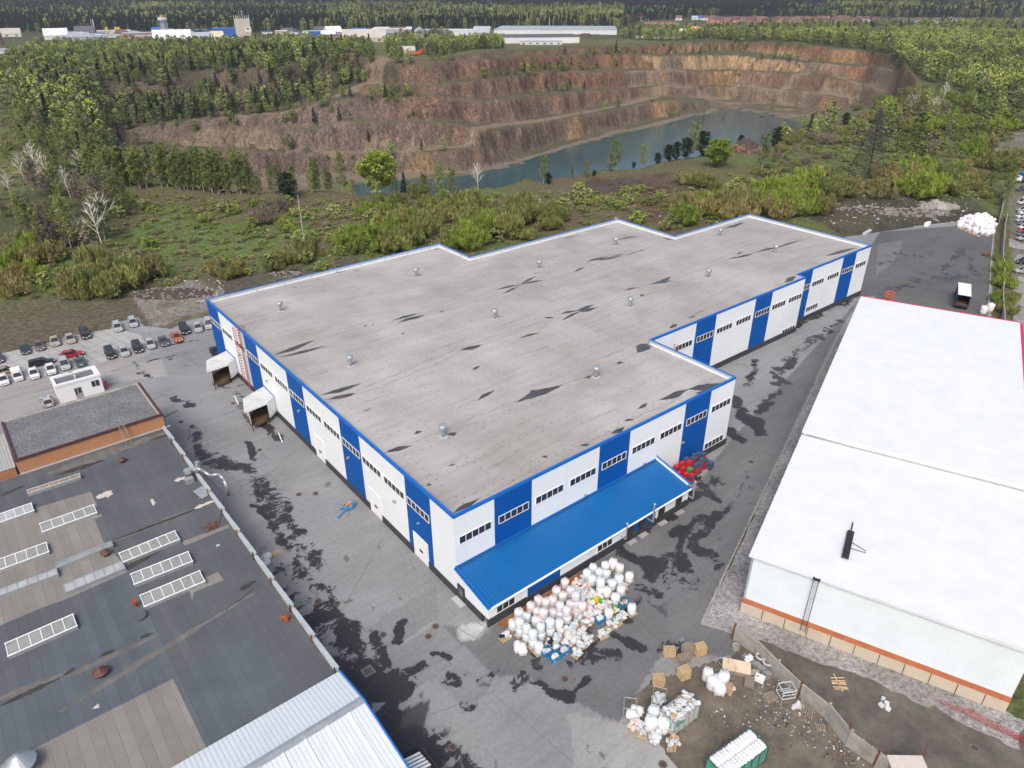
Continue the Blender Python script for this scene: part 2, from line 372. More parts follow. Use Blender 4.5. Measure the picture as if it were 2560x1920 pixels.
sn=noise(t,.35,6,st.outputs[0],.75); c=mix(t,rk,c,mix(t,1.,c,ramp(t,sn,[(.34,G(.5)),(.5,G(1)),(.68,(1.45,1.38,1.3))]),'MULTIPLY'))
t.links.new(c,b.inputs['Base Color']); b.inputs['Roughness'].default_value=.95; b.inputs['Specular IOR Level'].default_value=.15
h=mth(t,'ADD',f1,mth(t,'MULTIPLY',mth(t,'MULTIPLY',vo.outputs['Distance'],rk),1.5)); bump(t,b,h,.9,.5)
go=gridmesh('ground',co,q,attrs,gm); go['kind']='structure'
# ---- the lake
wm,t,b=nmat('quarry_water'); pos=N(t,'NewGeometry').outputs['Position']
c=ramp(t,noise(t,.012,3,pos),[(.35,(.012,.055,.065)),(.7,(.028,.09,.10))]); t.links.new(c,b.inputs['Base Color'])
b.inputs['Roughness'].default_value=.16; b.inputs['Specular IOR Level'].default_value=.5; bump(t,b,noise(t,.6,4,pos),.12,.15)
LP=[hit(*p) for p in((1000,475),)] 
lp=MB(); cx_,cy_=W(1500,400,LAKE)[:2]
L=[W(*p,LAKE)[:2] for p in((900,460),(1200,435),(1350,390),(1500,347),(1650,315),(1720,285),(1800,266),(1950,285),(2010,310),(1900,420),(1500,560),(1000,620))]
lp.add([(p[0]+(p[0]-cx_)*.03,p[1]+(p[1]-cy_)*.03,LAKE-.12) for p in L],[tuple(range(len(L)))[::-1]])
lo=lp.build('quarry_lake',wm); lo['kind']='structure'
# ================================================================ yard: asphalt, concrete slabs, gravel, dirt (one sheet, real wear and wet patches)
def PP(pts,z=0.): return [XY(a,b,z) for a,b in pts]
YARD=PP([(-150,905),(0,885),(100,862),(185,835),(280,822),(345,802),(415,800),(540,800),(600,790)])+[(2,90),(0,60),(60,30),(134,30),(150,75)]
YARD=PP([(-150,900),(0,884),(110,860),(180,838),(275,822),(290,800),(345,792),(360,815),(430,822),(470,800),(545,788)])+[(30,60),(131,57)]+PP([(2122,591),(2200,580),(2285,567),(2394,555),(2487,557),(2478,800)])+[(150,-20),(110,-2),(60,-20)]+PP([(1990,1060),(1790,1480),(1754,1560),(1868,1592),(1830,1640),(1640,1700),(1560,1760),(1640,1850),(1750,1990)])+[(-10,-50),(-40,-50),(-75,0),(-75,110)]
gs=.34
gx=np.arange(-74,330,gs);gy=np.arange(-52,122,gs); GX,GY=np.meshgrid(gx,gy,indexing='ij')
GX=GX+.0; GY=GY+.0
cx=(GX[:-1,:-1]+gs/2);cy=(GY[:-1,:-1]+gs/2)
keep=inpoly(cx,cy,YARD)
keep&=~((cx>1)&(cx<53)&(cy>1)&(cy<84))&~((cx>1)&(cx<101)&(cy>19)&(cy<70))&~((cx<-20)&(cy<60)&(cy>-60))&~((cx>54)&(cx<132)&(cy>21)&(cy<52))
GPX,GPY=proj(GX,GY,0*GX)
yt=np.full(GX.shape,.19); yn=fbm(GX,GY,14,4); yt*=1+.10*yn
warm=np.zeros(GX.shape)
def ypoly(pts,tone,wm=0.):
    m=inpoly(GX,GY,PP(pts)); yt[m]=tone*(1+.07*yn[m]); warm[m]=wm
ypoly([(-200,960),(-200,890),(0,884),(110,860),(180,838),(275,822),(350,835),(375,880),(290,905),(160,925),(0,970)],.30,.25)   # slab car park
ypoly([(375,880),(350,815),(545,790),(560,860),(420,885)],.20)
ypoly([(-200,1020),(-200,960),(0,970),(160,925),(240,908),(375,882),(300,925),(0,1000)],.22,.5)
ypoly([(-200,1100),(0,1005),(300,925),(400,890),(420,940),(250,960),(0,1060)],.24,.45)
ypoly([(915,1570),(1090,1460),(1098,1540),(950,1645)],.165); ypoly([(984,1622),(1098,1540),(1078,1570),(950,1675),(935,1640)],.215)
ypoly([(950,1645),(1077,1572),(1100,1560),(1240,1690),(1160,1790),(1095,1695),(945,1755)],.165)
ypoly([(1010,1735),(1090,1697),(1160,1786),(1085,1825)],.20); ypoly([(1085,1825),(1160,1786),(1220,1850),(1230,1990),(1100,1990)],.195,.2)
ypoly([(1160,1786),(1310,1690),(1410,1780),(1440,1930),(1440,2000),(1230,1990),(1220,1850)],.195)
ypoly([(1410,1780),(1545,1808),(1600,1760),(1680,1900),(1750,2000),(1440,2000),(1428,1825)],.235,.25)
ypoly([(1600,1760),(1640,1700),(1700,1650),(1760,1620),(1780,1700),(1700,1800)],.22,.6)
ypoly([(1545,1808),(1310,1690),(1240,1690),(1100,1560),(1214,1576),(1500,1400),(1710,1260),(1810,1120),(2150,745),(2080,860),(1750,1560),(1650,1640)],.112)
ypoly([(1720,1540),(1868,1592),(1830,1640),(1700,1640)],.11)
ypoly([(2180,740),(2140,745),(2180,612),(2200,580),(2487,557),(2470,790),(2420,850)],.088,.1)
ypoly([(2195,610),(2260,600),(2240,650),(2190,690)],.12,.2)
ypoly([(885,1850),(985,1780),(1075,1750),(1050,1860),(960,1990)],.055)
ypoly([(860,1640),(930,1740),(880,1790),(820,1640)],.06)
# light dusty spill by the annex corner
sp=PP([(1180,1582)])[0]; m=np.clip(1-np.hypot((GX-sp[0])/2.6,(GY-sp[1])/1.9)+.5*fbm(GX,GY,1.5,3),0,1); yt+= .20*sstep(.25,.5,m)
wet=np.zeros(GX.shape)
GXW=GX+1.9*fbm(GX,GY,3.8,3);GYW=GY+1.9*fbm(GX+50,GY+9,3.8,3)
def ws(x1,y1,x2,y2,wd,s=1.):
    a,b=XY(x1,y1),XY(x2,y2); dd=segd(GXW,GYW,a,b); np.maximum(wet,s*(1-sstep(wd*.2,wd,dd)),out=wet)
for s in [(560,960,640,1050,2.0,.7),(640,1050,700,1100,1.3,.9),(470,1075,530,1150,2,.75),(600,1105,655,1150,1.2,.9),(530,1150,620,1170,2.2,.9),(620,1170,720,1300,3.,.8),(720,1300,800,1400,2.4,.8),
 (640,1260,700,1320,1.2,.9),(700,1330,800,1480,2.6,.75),(740,1400,880,1560,1.6,.95),(690,1440,800,1580,3.2,.8),(800,1480,900,1640,3.0,.85),(850,1560,930,1700,2.6,.9),(850,1640,960,1760,3.5,.9),
 (920,1700,1040,1660,1.5,.85),(900,1740,1000,1720,3.4,1.),(960,1760,1100,1990,3.2,.95),(1020,1840,1130,1950,4.5,1.),(930,1580,960,1660,1.1,.9),(985,1600,1010,1550,1.,.95),(1085,1630,1100,1640,1.,1.),(1105,1690,1150,1685,.9,.9),(1130,1730,1165,1760,1.2,.8),(1215,1690,1250,1680,1.,.85),
 (420,860,500,850,.6,.8),(370,905,470,880,.7,.8),(345,910,380,950,1.2,.7),(430,990,480,1010,1.6,.9),(470,880,545,860,.5,.7),(545,800,620,790,1.,.3),
 # front of annex and the right yard
 (1330,1560,1430,1560,1.6,.9),(1330,1640,1370,1660,1.4,.85),(1460,1590,1480,1650,1.4,1.),(1480,1640,1540,1650,1.5,.95),(1540,1590,1600,1620,1.8,.8),(1500,1540,1600,1500,1.6,.8),(1520,1470,1650,1480,2.4,.8),(1600,1400,1700,1420,2.6,.95),(1560,1380,1720,1460,2.5,.8),(1700,1380,1740,1300,1.4,.9),(1740,1380,1800,1290,2.,.95),(1750,1370,1800,1420,2.4,1.),
 (1450,1480,1560,1440,2.,.8),(1690,1330,1760,1300,2.,.85),(1480,1560,1560,1540,1.8,.85),(1400,1600,1440,1640,1.4,.8),(1640,1440,1700,1400,2.,.8),(1610,1300,1680,1290,2.,.9),(1640,1260,1760,1230,2.4,.9),(1500,1380,1640,1310,1.,.8),(1700,1260,1800,1200,2.4,.8),(1730,1180,1790,1240,1.6,.8),(1830,1000,1900,1080,3.,.95),(1830,1080,1860,1100,2.,1.),(1900,1030,1960,960,2.2,.8),(1860,960,1900,900,1.6,.8),(1780,1330,1830,1250,1.4,.8),(1800,1300,1870,1180,1.,.6),
 (1930,960,2000,880,2.2,.8),(1900,850,2040,790,2.6,.8),(2040,790,2140,745,2.2,.8),(1960,900,2080,830,1.8,.7),(2020,860,2100,800,1.3,.8),(1960,830,2060,790,1.,1.),
 (2230,640,2400,580,4.,.5),(2340,700,2420,610,2.6,.7),(2200,660,2300,640,3.,.6),(2260,720,2400,690,4.,.6),(2290,690,2430,640,3.,.5),(2200,740,2290,700,3.5,.7),(2180,760,2460,800,5,.8),(2400,600,2460,600,3,.5),(2420,640,2440,700,1.6,.7),(2330,640,2360,580,2,.5),
 (1650,1640,1700,1620,1.6,.7),(1590,1750,1640,1700,1.2,.7),(1560,1800,1600,1780,1.,.6),(1290,1700,1330,1690,1.5,.8),(1350,1700,1440,1740,1.2,.8),(1440,1660,1500,1600,.8,.6),(1380,1600,1480,1560,1.2,.7),(1440,1740,1480,1700,.8,.9)]: ws(*s)
wet[:]=np.clip(wet*(.92+.55*fbm(GX,GY,2.6,3)+.25*fbm(GX+40,GY,9,2)),0,1)
M4=lambda a:a.ravel()
idx=np.full(GX.shape,-1); ii,jj=np.nonzero(keep)
used=np.zeros(GX.shape,bool)
for a_,b_ in((0,0),(1,0),(0,1),(1,1)): used[ii+a_,jj+b_]=True
idx[used]=np.arange(used.sum())
qq=np.stack([idx[ii,jj],idx[ii+1,jj],idx[ii+1,jj+1],idx[ii,jj+1]],-1)
coy=np.stack([GX[used],GY[used],.0*GX[used]+.03*0],-1)
am,t,b=nmat('yard_paving'); pos=N(t,'NewGeometry').outputs['Position']
tone=N(t,'Attribute',attribute_name='tone').outputs['Fac']; wa=N(t,'Attribute',attribute_name='wet').outputs['Fac']; wmA=N(t,'Attribute',attribute_name='warm').outputs['Fac']
fb=noise(t,.22,7,pos,.62,.6); fc=noise(t,2.2,6,pos,.7); fd=noise(t,.06,3,pos)
mpp=N(t,'Mapping'); mpp.inputs['Rotation'].default_value=(0,0,math.radians(-12)); mpp.inputs['Scale'].default_value=(.09,.9,1); t.links.new(pos,mpp.inputs[0]); fs=noise(t,1.,5,mpp.outputs[0],.7)
base=N(t,'CombineColor'); 
for i,k in enumerate((1.02,1.05,1.075)): t.links.new(mth(t,'MULTIPLY',tone,k*1.18),base.inputs[i])
c=mix(t,wmA,base.outputs[0],mix(t,1.,base.outputs[0],(1.05,.97,.84),'MULTIPLY'))
c=mix(t,1.,c,ramp(t,fc,[(.3,G(.86)),(.7,G(1.15))]),'MULTIPLY')
c=mix(t,.75,c,mix(t,1.,c,ramp(t,fs,[(.3,G(.86)),(.7,G(1.1))]),'MULTIPLY'))
c=mix(t,.6,c,mix(t,1.,c,ramp(t,fd,[(.35,G(.8)),(.65,G(1.2))]),'MULTIPLY'))
fw2=noise(t,.42,10,pos,.68,1.2)
wv=mth(t,'ADD',mth(t,'MULTIPLY',wa,.66),mth(t,'ADD',mth(t,'MULTIPLY',mth(t,'SUBTRACT',fw2,.5),1.25),mth(t,'ADD',mth(t,'MULTIPLY',mth(t,'SUBTRACT',fs,.5),.5),mth(t,'MULTIPLY',mth(t,'SUBTRACT',fc,.5),.75))))
wmask=ramp(t,wv,[(.40,G(0)),(.435,G(.8)),(.50,G(1))])
wm3=mth(t,'MULTIPLY',wmask,ramp(t,wa,[(.06,G(0)),(.22,G(1))]))
# small dry-edge stains everywhere
st2=ramp(t,mth(t,'ADD',fb,mth(t,'MULTIPLY',fw2,.6)),[(.95,G(0)),(1.0,G(.6))])
wm3=mth(t,'MAXIMUM',wm3,st2)
c=mix(t,wm3,c,mix(t,fc,(.024,.024,.028),(.046,.044,.045)))
# slab joints (concrete car park only)
br=N(t,'TexBrick'); br.inputs['Scale'].default_value=1; br.inputs['Brick Width'].default_value=6.; br.inputs['Row Height'].default_value=2.; br.inputs['Mortar Size'].default_value=.035; br.offset=0; br.inputs['Color1'].default_value=(1,1,1,1); br.inputs['Color2'].default_value=(.9,.9,.9,1); br.inputs['Mortar'].default_value=(.25,.25,.25,1)
mr=N(t,'Mapping'); mr.inputs['Rotation'].default_value=(0,0,math.radians(-106)); t.links.new(pos,mr.inputs[0]); t.links.new(mr.outputs[0],br.inputs['Vector'])
slab=ramp(t,tone,[(.262,G(0)),(.27,G(1))]); c=mix(t,mth(t,'MULTIPLY',slab,mth(t,'GREATER_THAN',N(t,'SeparateXYZ').outputs[1],-1e9)),c,mix(t,1.,c,br.outputs[0],'MULTIPLY'))
# cracks
vc=N(t,'TexVoronoi'); vc.feature='DISTANCE_TO_EDGE'; vc.inputs['Scale'].default_value=.045; vv=mix(t,.12,pos,noise(t,.4,5,pos)); t.links.new(vv,vc.inputs['Vector'])
c=mix(t,ramp(t,vc.outputs['Distance'],[(0,G(.28)),(.0022,G(0))]),c,(.06,.06,.06))
t.links.new(c,b.inputs['Base Color']); t.links.new(ramp(t,wm3,[(0,G(.85)),(1,G(.32))]),b.inputs['Roughness']); b.inputs['Specular IOR Level'].default_value=.35
bump(t,b,fc,.15,.02)
yo=gridmesh('yard',coy,qq,dict(tone=yt[used],wet=wet[used],warm=warm[used]),am); yo['kind']='structure'
# muddy waste ground and gravel strips: subdivided sheets with ragged edges of their own
def sheet(name,poly,z,m,step=1.0,jit=.35):
    pts=[]; n=len(poly)
    for i in range(n):
        a=np.array(poly[i]);b_=np.array(poly[(i+1)%n]); k=max(1,int(np.hypot(*(b_-a))/step))
        for s in range(k):
            p=a+(b_-a)*s/k; pts.append((p[0]+(random.random()-.5)*jit,p[1]+(random.random()-.5)*jit,z))
    me=D.meshes.new(name); me.from_pydata(pts,[],[tuple(range(len(pts)))]); me.materials.append(m); me.update()
    if me.polygons[0].normal.z<0: me.flip_normals()
    o=D.objects.new(name,me); COL.objects.link(o); o['kind']='structure'; return o
mud,t,b=nmat('muddy_ground'); pos=N(t,'NewGeometry').outputs['Position']
c=ramp(t,noise(t,.35,7,pos,.7),[(.3,(.065,.055,.045)),(.5,(.125,.108,.082)),(.7,(.19,.165,.125))])
wsp=N(t,'TexVoronoi'); wsp.inputs['Scale'].default_value=5.5; t.links.new(pos,wsp.inputs['Vector'])
lm=mth(t,'MULTIPLY',ramp(t,wsp.outputs['Distance'],[(.10,G(1)),(.2,G(0))]),ramp(t,noise(t,.16,4,pos),[(.47,G(0)),(.58,G(1))]))
c=mix(t,lm,c,(.38,.37,.35)); c=mix(t,ramp(t,noise(t,.5,6,pos,.75),[(.6,G(0)),(.66,G(.8))]),c,(.035,.033,.03))
t.links.new(c,b.inputs['Base Color']); b.inputs['Roughness'].default_value=.9; bump(t,b,noise(t,3,6,pos),.8,.1)
sheet('waste_ground',PP([(1868,1592),(1830,1640),(1640,1700),(1560,1760),(1640,1850),(1750,1990),(2400,2100),(2250,1920),(1990,1690)]),.006,mud)
mud2,t,b=nmat('grey_earth'); pos=N(t,'NewGeometry').outputs['Position']
c=ramp(t,noise(t,.3,7,pos,.7),[(.3,(.055,.05,.045)),(.5,(.10,.09,.08)),(.7,(.16,.14,.12))]); c=mix(t,ramp(t,noise(t,.25,6,pos,.7,1.),[(.58,G(0)),(.68,G(.75))]),c,(.06,.10,.025))
t.links.new(c,b.inputs['Base Color']); b.inputs['Roughness'].default_value=.95; bump(t,b,noise(t,3,6,pos),.8,.1)
sheet('earth_strip',PP([(1868,1585),(1850,1540),(2540,1825),(2800,1800),(2900,2200),(2300,2000),(1990,1690)]),.002,mud2)
grv,t,b=nmat('grey_gravel'); pos=N(t,'NewGeometry').outputs['Position']
gv=N(t,'TexVoronoi'); gv.inputs['Scale'].default_value=3.2; t.links.new(pos,gv.inputs['Vector'])
c=mix(t,.6,ramp(t,gv.outputs['Distance'],[(0,G(.42)),(.6,G(.12))]),ramp(t,noise(t,1.6,7,pos,.8),[(.33,(.09,.085,.08)),(.6,(.48,.47,.46))]))
c=mix(t,1.,c,ramp(t,noise(t,.15,3,pos),[(.35,G(.75)),(.65,G(1.15))]),'MULTIPLY')
t.links.new(c,b.inputs['Base Color']); b.inputs['Roughness'].default_value=.95; bump(t,b,gv.outputs['Distance'],1.,.1)
sheet('gravel_strip',PP([(1754,1558),(1800,1470),(1990,1060),(2103,828),(2145,830),(2050,1090),(1900,1420),(1870,1545),(1862,1592)]),.010,grv)
sheet('gravel_strip',PP([(1830,1480),(1880,1500),(2560,1800),(2545,1875),(2400,1800),(2150,1690),(1960,1625),(1866,1590)]),.014,grv,jit=.8)
sheet('gravel_strip',PP([(2520,560),(2600,560),(2640,900),(2540,900)]),.012,grv)
# ================================================================ the blue and white warehouse
blueW=mat('blue_wall_panel',(.002,.085,.36),.55,.06,.15,spec=.15); whiteW=mat('white_wall_panel',(.77,.82,.85),.5,.03,.12,spec=.3)
plinM=mat('dark_grey_plinth',(.045,.05,.06),.7,.15,.8); trimB=mat('blue_trim_metal',(.005,.13,.50),.4,.06,.5)
parW=mat('pale_parapet_metal',(.44,.47,.50),.5,.1,.8)
rm,t,b=nmat('roof_membrane'); pos=N(t,'TexCoord').outputs['Object']
sx=N(t,'SeparateXYZ'); t.links.new(pos,sx.inputs[0])
f=noise(t,.11,6,pos,.6); c=ramp(t,f,[(.3,(.30,.294,.283)),(.5,(.362,.357,.346)),(.7,(.415,.41,.40))])
mp=N(t,'Mapping'); mp.inputs['Scale'].default_value=(.12,1.1,1); t.links.new(pos,mp.inputs[0]); s1=noise(t,1.,7,mp.outputs[0],.75)
c=mix(t,.8,c,mix(t,1.,c,ramp(t,s1,[(.3,G(.60)),(.42,G(.93)),(.7,G(1.10))]),'MULTIPLY'))
c=mix(t,1.,c,ramp(t,noise(t,.035,3,pos),[(.35,(.90,.88,.85)),(.65,(1.05,1.05,1.05))]),'MULTIPLY')
c=mix(t,ramp(t,s1,[(.265,G(.8)),(.3,G(0))]),c,(.13,.125,.12))
rows=mth(t,'FRACT',mth(t,'DIVIDE',sx.outputs[1],1.9)); c=mix(t,ramp(t,rows,[(0,G(.35)),(.03,G(0))]),c,(.26,.255,.25))
def dots(ax,bx,pa,pb,w):
    u_=mth(t,'ABSOLUTE',mth(t,'SUBTRACT',mth(t,'FRACT',mth(t,'DIVIDE',sx.outputs[ax],pa)),.5)); v_=mth(t,'ABSOLUTE',mth(t,'SUBTRACT',mth(t,'FRACT',mth(t,'DIVIDE',sx.outputs[bx],pb)),.5))
    return mth(t,'LESS_THAN',mth(t,'ADD',mth(t,'POWER',mth(t,'MULTIPLY',u_,pa),2.),mth(t,'POWER',mth(t,'MULTIPLY',v_,pb),2.)),w*w)
dm=mth(t,'MAXIMUM',dots(0,1,6.,1.5,.1),dots(1,0,6.,1.5,.1)); dm=mth(t,'MAXIMUM',dm,0.)
c=mix(t,mth(t,'MULTIPLY',dm,.85),c,(.08,.08,.09))
t.links.new(c,b.inputs['Base Color']); b.inputs['Roughness'].default_value=.75; b.inputs['Specular IOR Level'].default_value=.3
wetM,t,b=nmat('standing_water_stain'); pos=N(t,'TexCoord').outputs['Object']
c=ramp(t,noise(t,.5,5,pos,.7),[(.3,(.052,.050,.052)),(.7,(.085,.082,.082))]); t.links.new(c,b.inputs['Base Color']); b.inputs['Roughness'].default_value=.3; b.inputs['Specular IOR Level'].default_value=.35
wh=empty('warehouse',(0,0,0),0,'large blue and white panelled warehouse with a grey flat roof in the middle','warehouse')
H=12.55; RZ=11.72
OUT=[(0,0),(54,0),(54,17.6),(102.4,17.6),(102.4,19.6),(133.6,19.6),(133.6,53.6),(103.1,53.6),(103.1,72.8),(55.1,72.8),(55.1,85.3),(0,85.3)]
# roof deck with standing water
rb=MB(); rb.prism([(x+(.1 if x in(0,) else -.1)*(1),y+(.1 if y in(0,17.6,19.6) else -.1)) for x,y in OUT],RZ-.4,RZ,0)
def puddle(mb,cx,cy,L,Wd,ang,z,m=1,taper=1.,n=26):
    vs=[]
    for i in range(n):
        a=2*math.pi*i/n; u_=math.cos(a); v_=math.sin(a)*(1-.85*abs(u_)**1.4)
        k=1+.16*(random.random()-.5)
        x=u_*L/2*k; y=v_*Wd/2*(1+.4*(random.random()-.5))+.10*Wd*math.sin(3*u_+cx)
        X_,Y_=cx+x*math.cos(ang)-y*math.sin(ang),cy+x*math.sin(ang)+y*math.cos(ang)
        for _ in range(24):
            if inpoly(np.array([X_]),np.array([Y_]),OUT)[0] and min(segd(X_,Y_,OUT[q],OUT[(q+1)%12]) for q in range(12))>.32: break
            X_+=(cx-X_)*.12; Y_+=(cy-Y_)*.12
        vs.append((X_,Y_,z))
    mb.add(vs,[tuple(range(n))],m)
def rp(x1,y1,x2,y2,wd):
    a=XY(x1,y1,RZ);b_=XY(x2,y2,RZ); L=math.hypot(b_[0]-a[0],b_[1]-a[1]); puddle(rb,(a[0]+b_[0])/2,(a[1]+b_[1])/2,L*1.1,wd*.62,math.atan2(b_[1]-a[1],b_[0]-a[0]),RZ+.004+.0007*(len(rb.f)%9))
for x1,y1,x2,y2,wd in [(685,888,785,852,2.2),(700,893,818,865,1.7),(981,801,1050,782,1.5),(997,806,1062,787,2.),(1150,876,1205,862,2),(1160,876,1195,866,1.6),(805,988,900,960,2.),(820,1000,890,982,1.8),(964,1132,1028,1113,1.7),(1035,1084,1055,1078,1.3),(1120,1088,1142,1082,1.6),(1293,1005,1402,962,3.0),(1325,990,1360,975,3.),(1300,712,1340,690,1.4),(1305,710,1360,700,1.5),(1240,724,1300,711,1.3),(1255,735,1300,715,1.2),
 (1465,655,1520,640,1.6),(1480,652,1555,640,2.),(1435,680,1462,667,1.3),(1530,640,1560,635,1.),(1400,785,1445,775,1.5),(1440,778,1485,762,2.),(1445,780,1492,770,2.),(1405,800,1450,778,1.2),(1560,726,1595,718,1.2),(1628,711,1678,700,2.),(1650,704,1678,692,1.7),(1600,740,1610,736,1.6),(1300,845,1350,830,1.2),(1360,795,1385,793,1.3),(1590,880,1630,862,3.2),(1588,868,1625,858,1.6),(1620,853,1660,840,1.6),(1673,820,1695,810,1.6),(1720,795,1740,790,1.),(1820,648,1860,640,1.4),(1835,645,1885,634,1.8),(1840,636,1858,630,1.2),(1888,630,1950,617,1.8),(1940,620,2000,600,1.4),
 (1535,600,1600,590,1.4),(1655,595,1690,600,2.5),(1810,572,1860,556,2.6),(2060,640,2140,620,2.2),(1960,706,1992,690,2.4),(1180,925,1200,915,1.1),(1195,1000,1235,975,1.3),(1540,910,1560,905,1.2),(1460,945,1480,940,1.3),(1650,1000,1720,975,2.2),(1720,975,1800,960,3.2),(1740,985,1820,968,3.),(1595,1022,1620,1008,1.2),(1560,1052,1585,1048,1.),(1530,1085,1560,1068,1.6),(1450,1115,1475,1110,1.),(1355,1143,1370,1140,.9),(1135,1283,1195,1247,1.4),(816,684,865,678,1.5),(880,677,900,675,.9),(730,720,745,717,.7),(790,700,802,698,.8),(1085,625,1100,622,.9),(908,816,918,813,.9),(935,812,930,814,.8),(1405,597,1450,588,1.),(1362,600,1380,596,.8),(1067,1214,1078,1210,.9),(1100,780,1110,777,.8),(1002,835,1012,832,.8),(905,1030,930,1020,.5),(1120,1165,1140,1160,.6)]: rp(x1,y1,x2,y2,wd)
silt,t_s,b_s=nmat('silt_trace'); _c=ramp(t_s,noise(t_s,1.2,6,None,.7),[(.3,(.20,.19,.175)),(.6,(.33,.325,.31))]); t_s.links.new(_c,b_s.inputs['Base Color']); b_s.inputs['Roughness'].default_value=.8
def trace(pts,wd):
    P=[XY(x,y,RZ) for x,y in pts]; Q=[]
    for a,b_ in zip(P[:-1],P[1:]): Q+=[(a[0]+(b_[0]-a[0])*k/8+random.uniform(-.18,.18),a[1]+(b_[1]-a[1])*k/8+random.uniform(-.18,.18)) for k in range(8)]
    for (x,y),(x2,y2) in zip(Q[:-1],Q[1:]):
        l=math.hypot(x2-x,y2-y)+1e-6; nx,ny=-(y2-y)/l*wd/2,(x2-x)/l*wd/2; k_=.3+.9*random.random()
        if inpoly(np.array([x,x2]),np.array([y,y2]),OUT).all() and min(segd(x,y,OUT[q],OUT[(q+1)%12]) for q in range(12))>.6: rb.add([(x-nx*k_,y-ny*k_,RZ+.002),(x+nx*k_,y+ny*k_,RZ+.002),(x2+nx*k_,y2+ny*k_,RZ+.002),(x2-nx*k_,y2-ny*k_,RZ+.002)],[(0,3,2,1)],2)
for tr_,w_ in (([(690,890),(800,860),(960,812),(1060,785),(1240,725),(1300,712),(1480,655),(1560,640),(1640,615),(1690,598)],.35),([(700,895),(850,862),(1000,805),(1130,770),(1270,730),(1440,678),(1530,645),(1640,618)],.3),([(810,1000),(900,975),(1030,920),(1150,870),(1300,818),(1420,790),(1500,765),(1620,725),(1680,700),(1840,640),(1960,615),(2010,597)],.35),([(820,1005),(960,965),(1100,905),(1170,870),(1330,820),(1480,775),(1600,742),(1700,705),(1850,650),(1990,622)],.3),([(965,1132),(1060,1095),(1190,1040),(1300,1000),(1400,965),(1500,925),(1600,880),(1690,850),(1740,800),(1850,770)],.3),([(1130,1285),(1250,1220),(1400,1135),(1500,1090),(1600,1040),(1720,985)],.3)): trace(tr_,w_)
rb.build('roof',[rm,wetM,silt],wh)
roofo=wh.children[0]
for k in range(40):  # weld-line streaks
    pass
# drifts of black grit in the two far corners
# walls: panels per bay
def wall_x(y,xs,cols,out=-1,z0=1.15,z1=H-.35,th=.25):
    mbw=MB()
    for (a,b_),cc in zip(zip(xs[:-1],xs[1:]),cols): mbw.bb(a+.012,b_-.012,y-.002*cc,y+th,z0,z1,cc)
    mbw.build('wall',[whiteW,blueW],wh)
def wall_y(x,ys,cols,z0=1.15,z1=H-.35,th=.25):
    mbw=MB()
    for (a,b_),cc in zip(zip(ys[:-1],ys[1:]),cols): mbw.bb(x-.002*cc,x+th,a+.012,b_-.012,z0,z1,cc)
    mbw.build('wall',[whiteW,blueW],wh)
FX=[0,6,12,18,24,30,36,42,48,54]; FC=[0,1,0,0,1,0,0,1,0]
LY=[.26,5.1,11,17,23,29,35.1,41.3,47.4,53.6,60,66,72.5,78.9,85.3]; LC=[0,1,0,0,1,0,0,1,0,0,1,0,0,1]
R1=[54.3,60.3,66.5,72.4,78.5,84.9,90.6,96.6,102.4]; R1C=[0,0,1,0,0,1,0,0]
R2=[102.9,108.7,115,121.3,127.1,133.6]; R2C=[1,0,0,1,0]
wall_x(0,FX,FC); wall_y(0,LY,LC); wall_x(17.6,R1,R1C); wall_x(19.6,R2,R2C)
mb=MB(); mb.bb(53.75,54,.26,17.6,1.15,H-.35); mb.build('wall',whiteW,wh); mb=MB(); mb.bb(102.4,102.65,17.9,19.9,1.15,H-.35); mb.build('wall',whiteW,wh)
mb=MB(); mb.bb(133.35,133.6,19.86,53.6,0,H-.35); mb.bb(103.1,133.3,53.35,53.6,0,H-.35); mb.bb(102.85,103.1,53.6,72.8,0,H-.35);mb.bb(55.1,102.8,72.55,72.8,0,H-.35);mb.bb(54.85,55.1,72.8,85.3,0,H-.35);mb.bb(.3,54.8,85.05,85.3,0,H-.35); mb.build('wall',whiteW,wh)
# plinth, with gaps at the gates
mb=MB()
mb.bb(0,54.1,-.12,.3,0,1.15)
for a,b_ in [(-.12,6.3),(9.8,18.3),(21.6,36.1),(39.4,55.3),(59.2,73.9),(77.6,85.4)]: mb.bb(-.12,.3,a,b_,0,1.15-.003)
mb.bb(54.2,102.5,17.45,17.9,0,1.15);mb.bb(102.5,133.7,19.45,19.9,0,1.15); mb.bb(53.72,54.12,.32,17.4,0,1.14)
mb.build('plinth',plinM,wh)
# parapet: inner face pale, blue cap
mb=MB(); n=len(OUT)
def pseg(a,b_,z0,z1,th,m,o=0.):
    ax,ay=a;bx,by=b_; L=math.hypot(bx-ax,by-ay); ux,uy=(bx-ax)/L,(by-ay)/L; nx,ny=uy,-ux  # outward for ccw outline
    cx_,cy_=(ax+bx)/2-nx*(th/2-o),(ay+by)/2-ny*(th/2-o)
    mb.box((cx_,cy_,(z0+z1)/2),(L+(2*o),th,z1-z0),math.atan2(uy,ux),m)
for i in range(n): pseg(OUT[i],OUT[(i+1)%n],H-.345,H-.02,.3,0,-.01-.002*i)
mb.build('parapet',parW,wh)
mb=MB()
for i in range(n): pseg(OUT[i],OUT[(i+1)%n],H-.02+.001*i,H+.05+.001*i,.34,0,.05)
for i in range(n): pseg(OUT[i],OUT[(i+1)%n],H-.30-.002*i,H-.03,.05,0,.045+.001*i)
mb.build('roof_trim',trimB,wh)
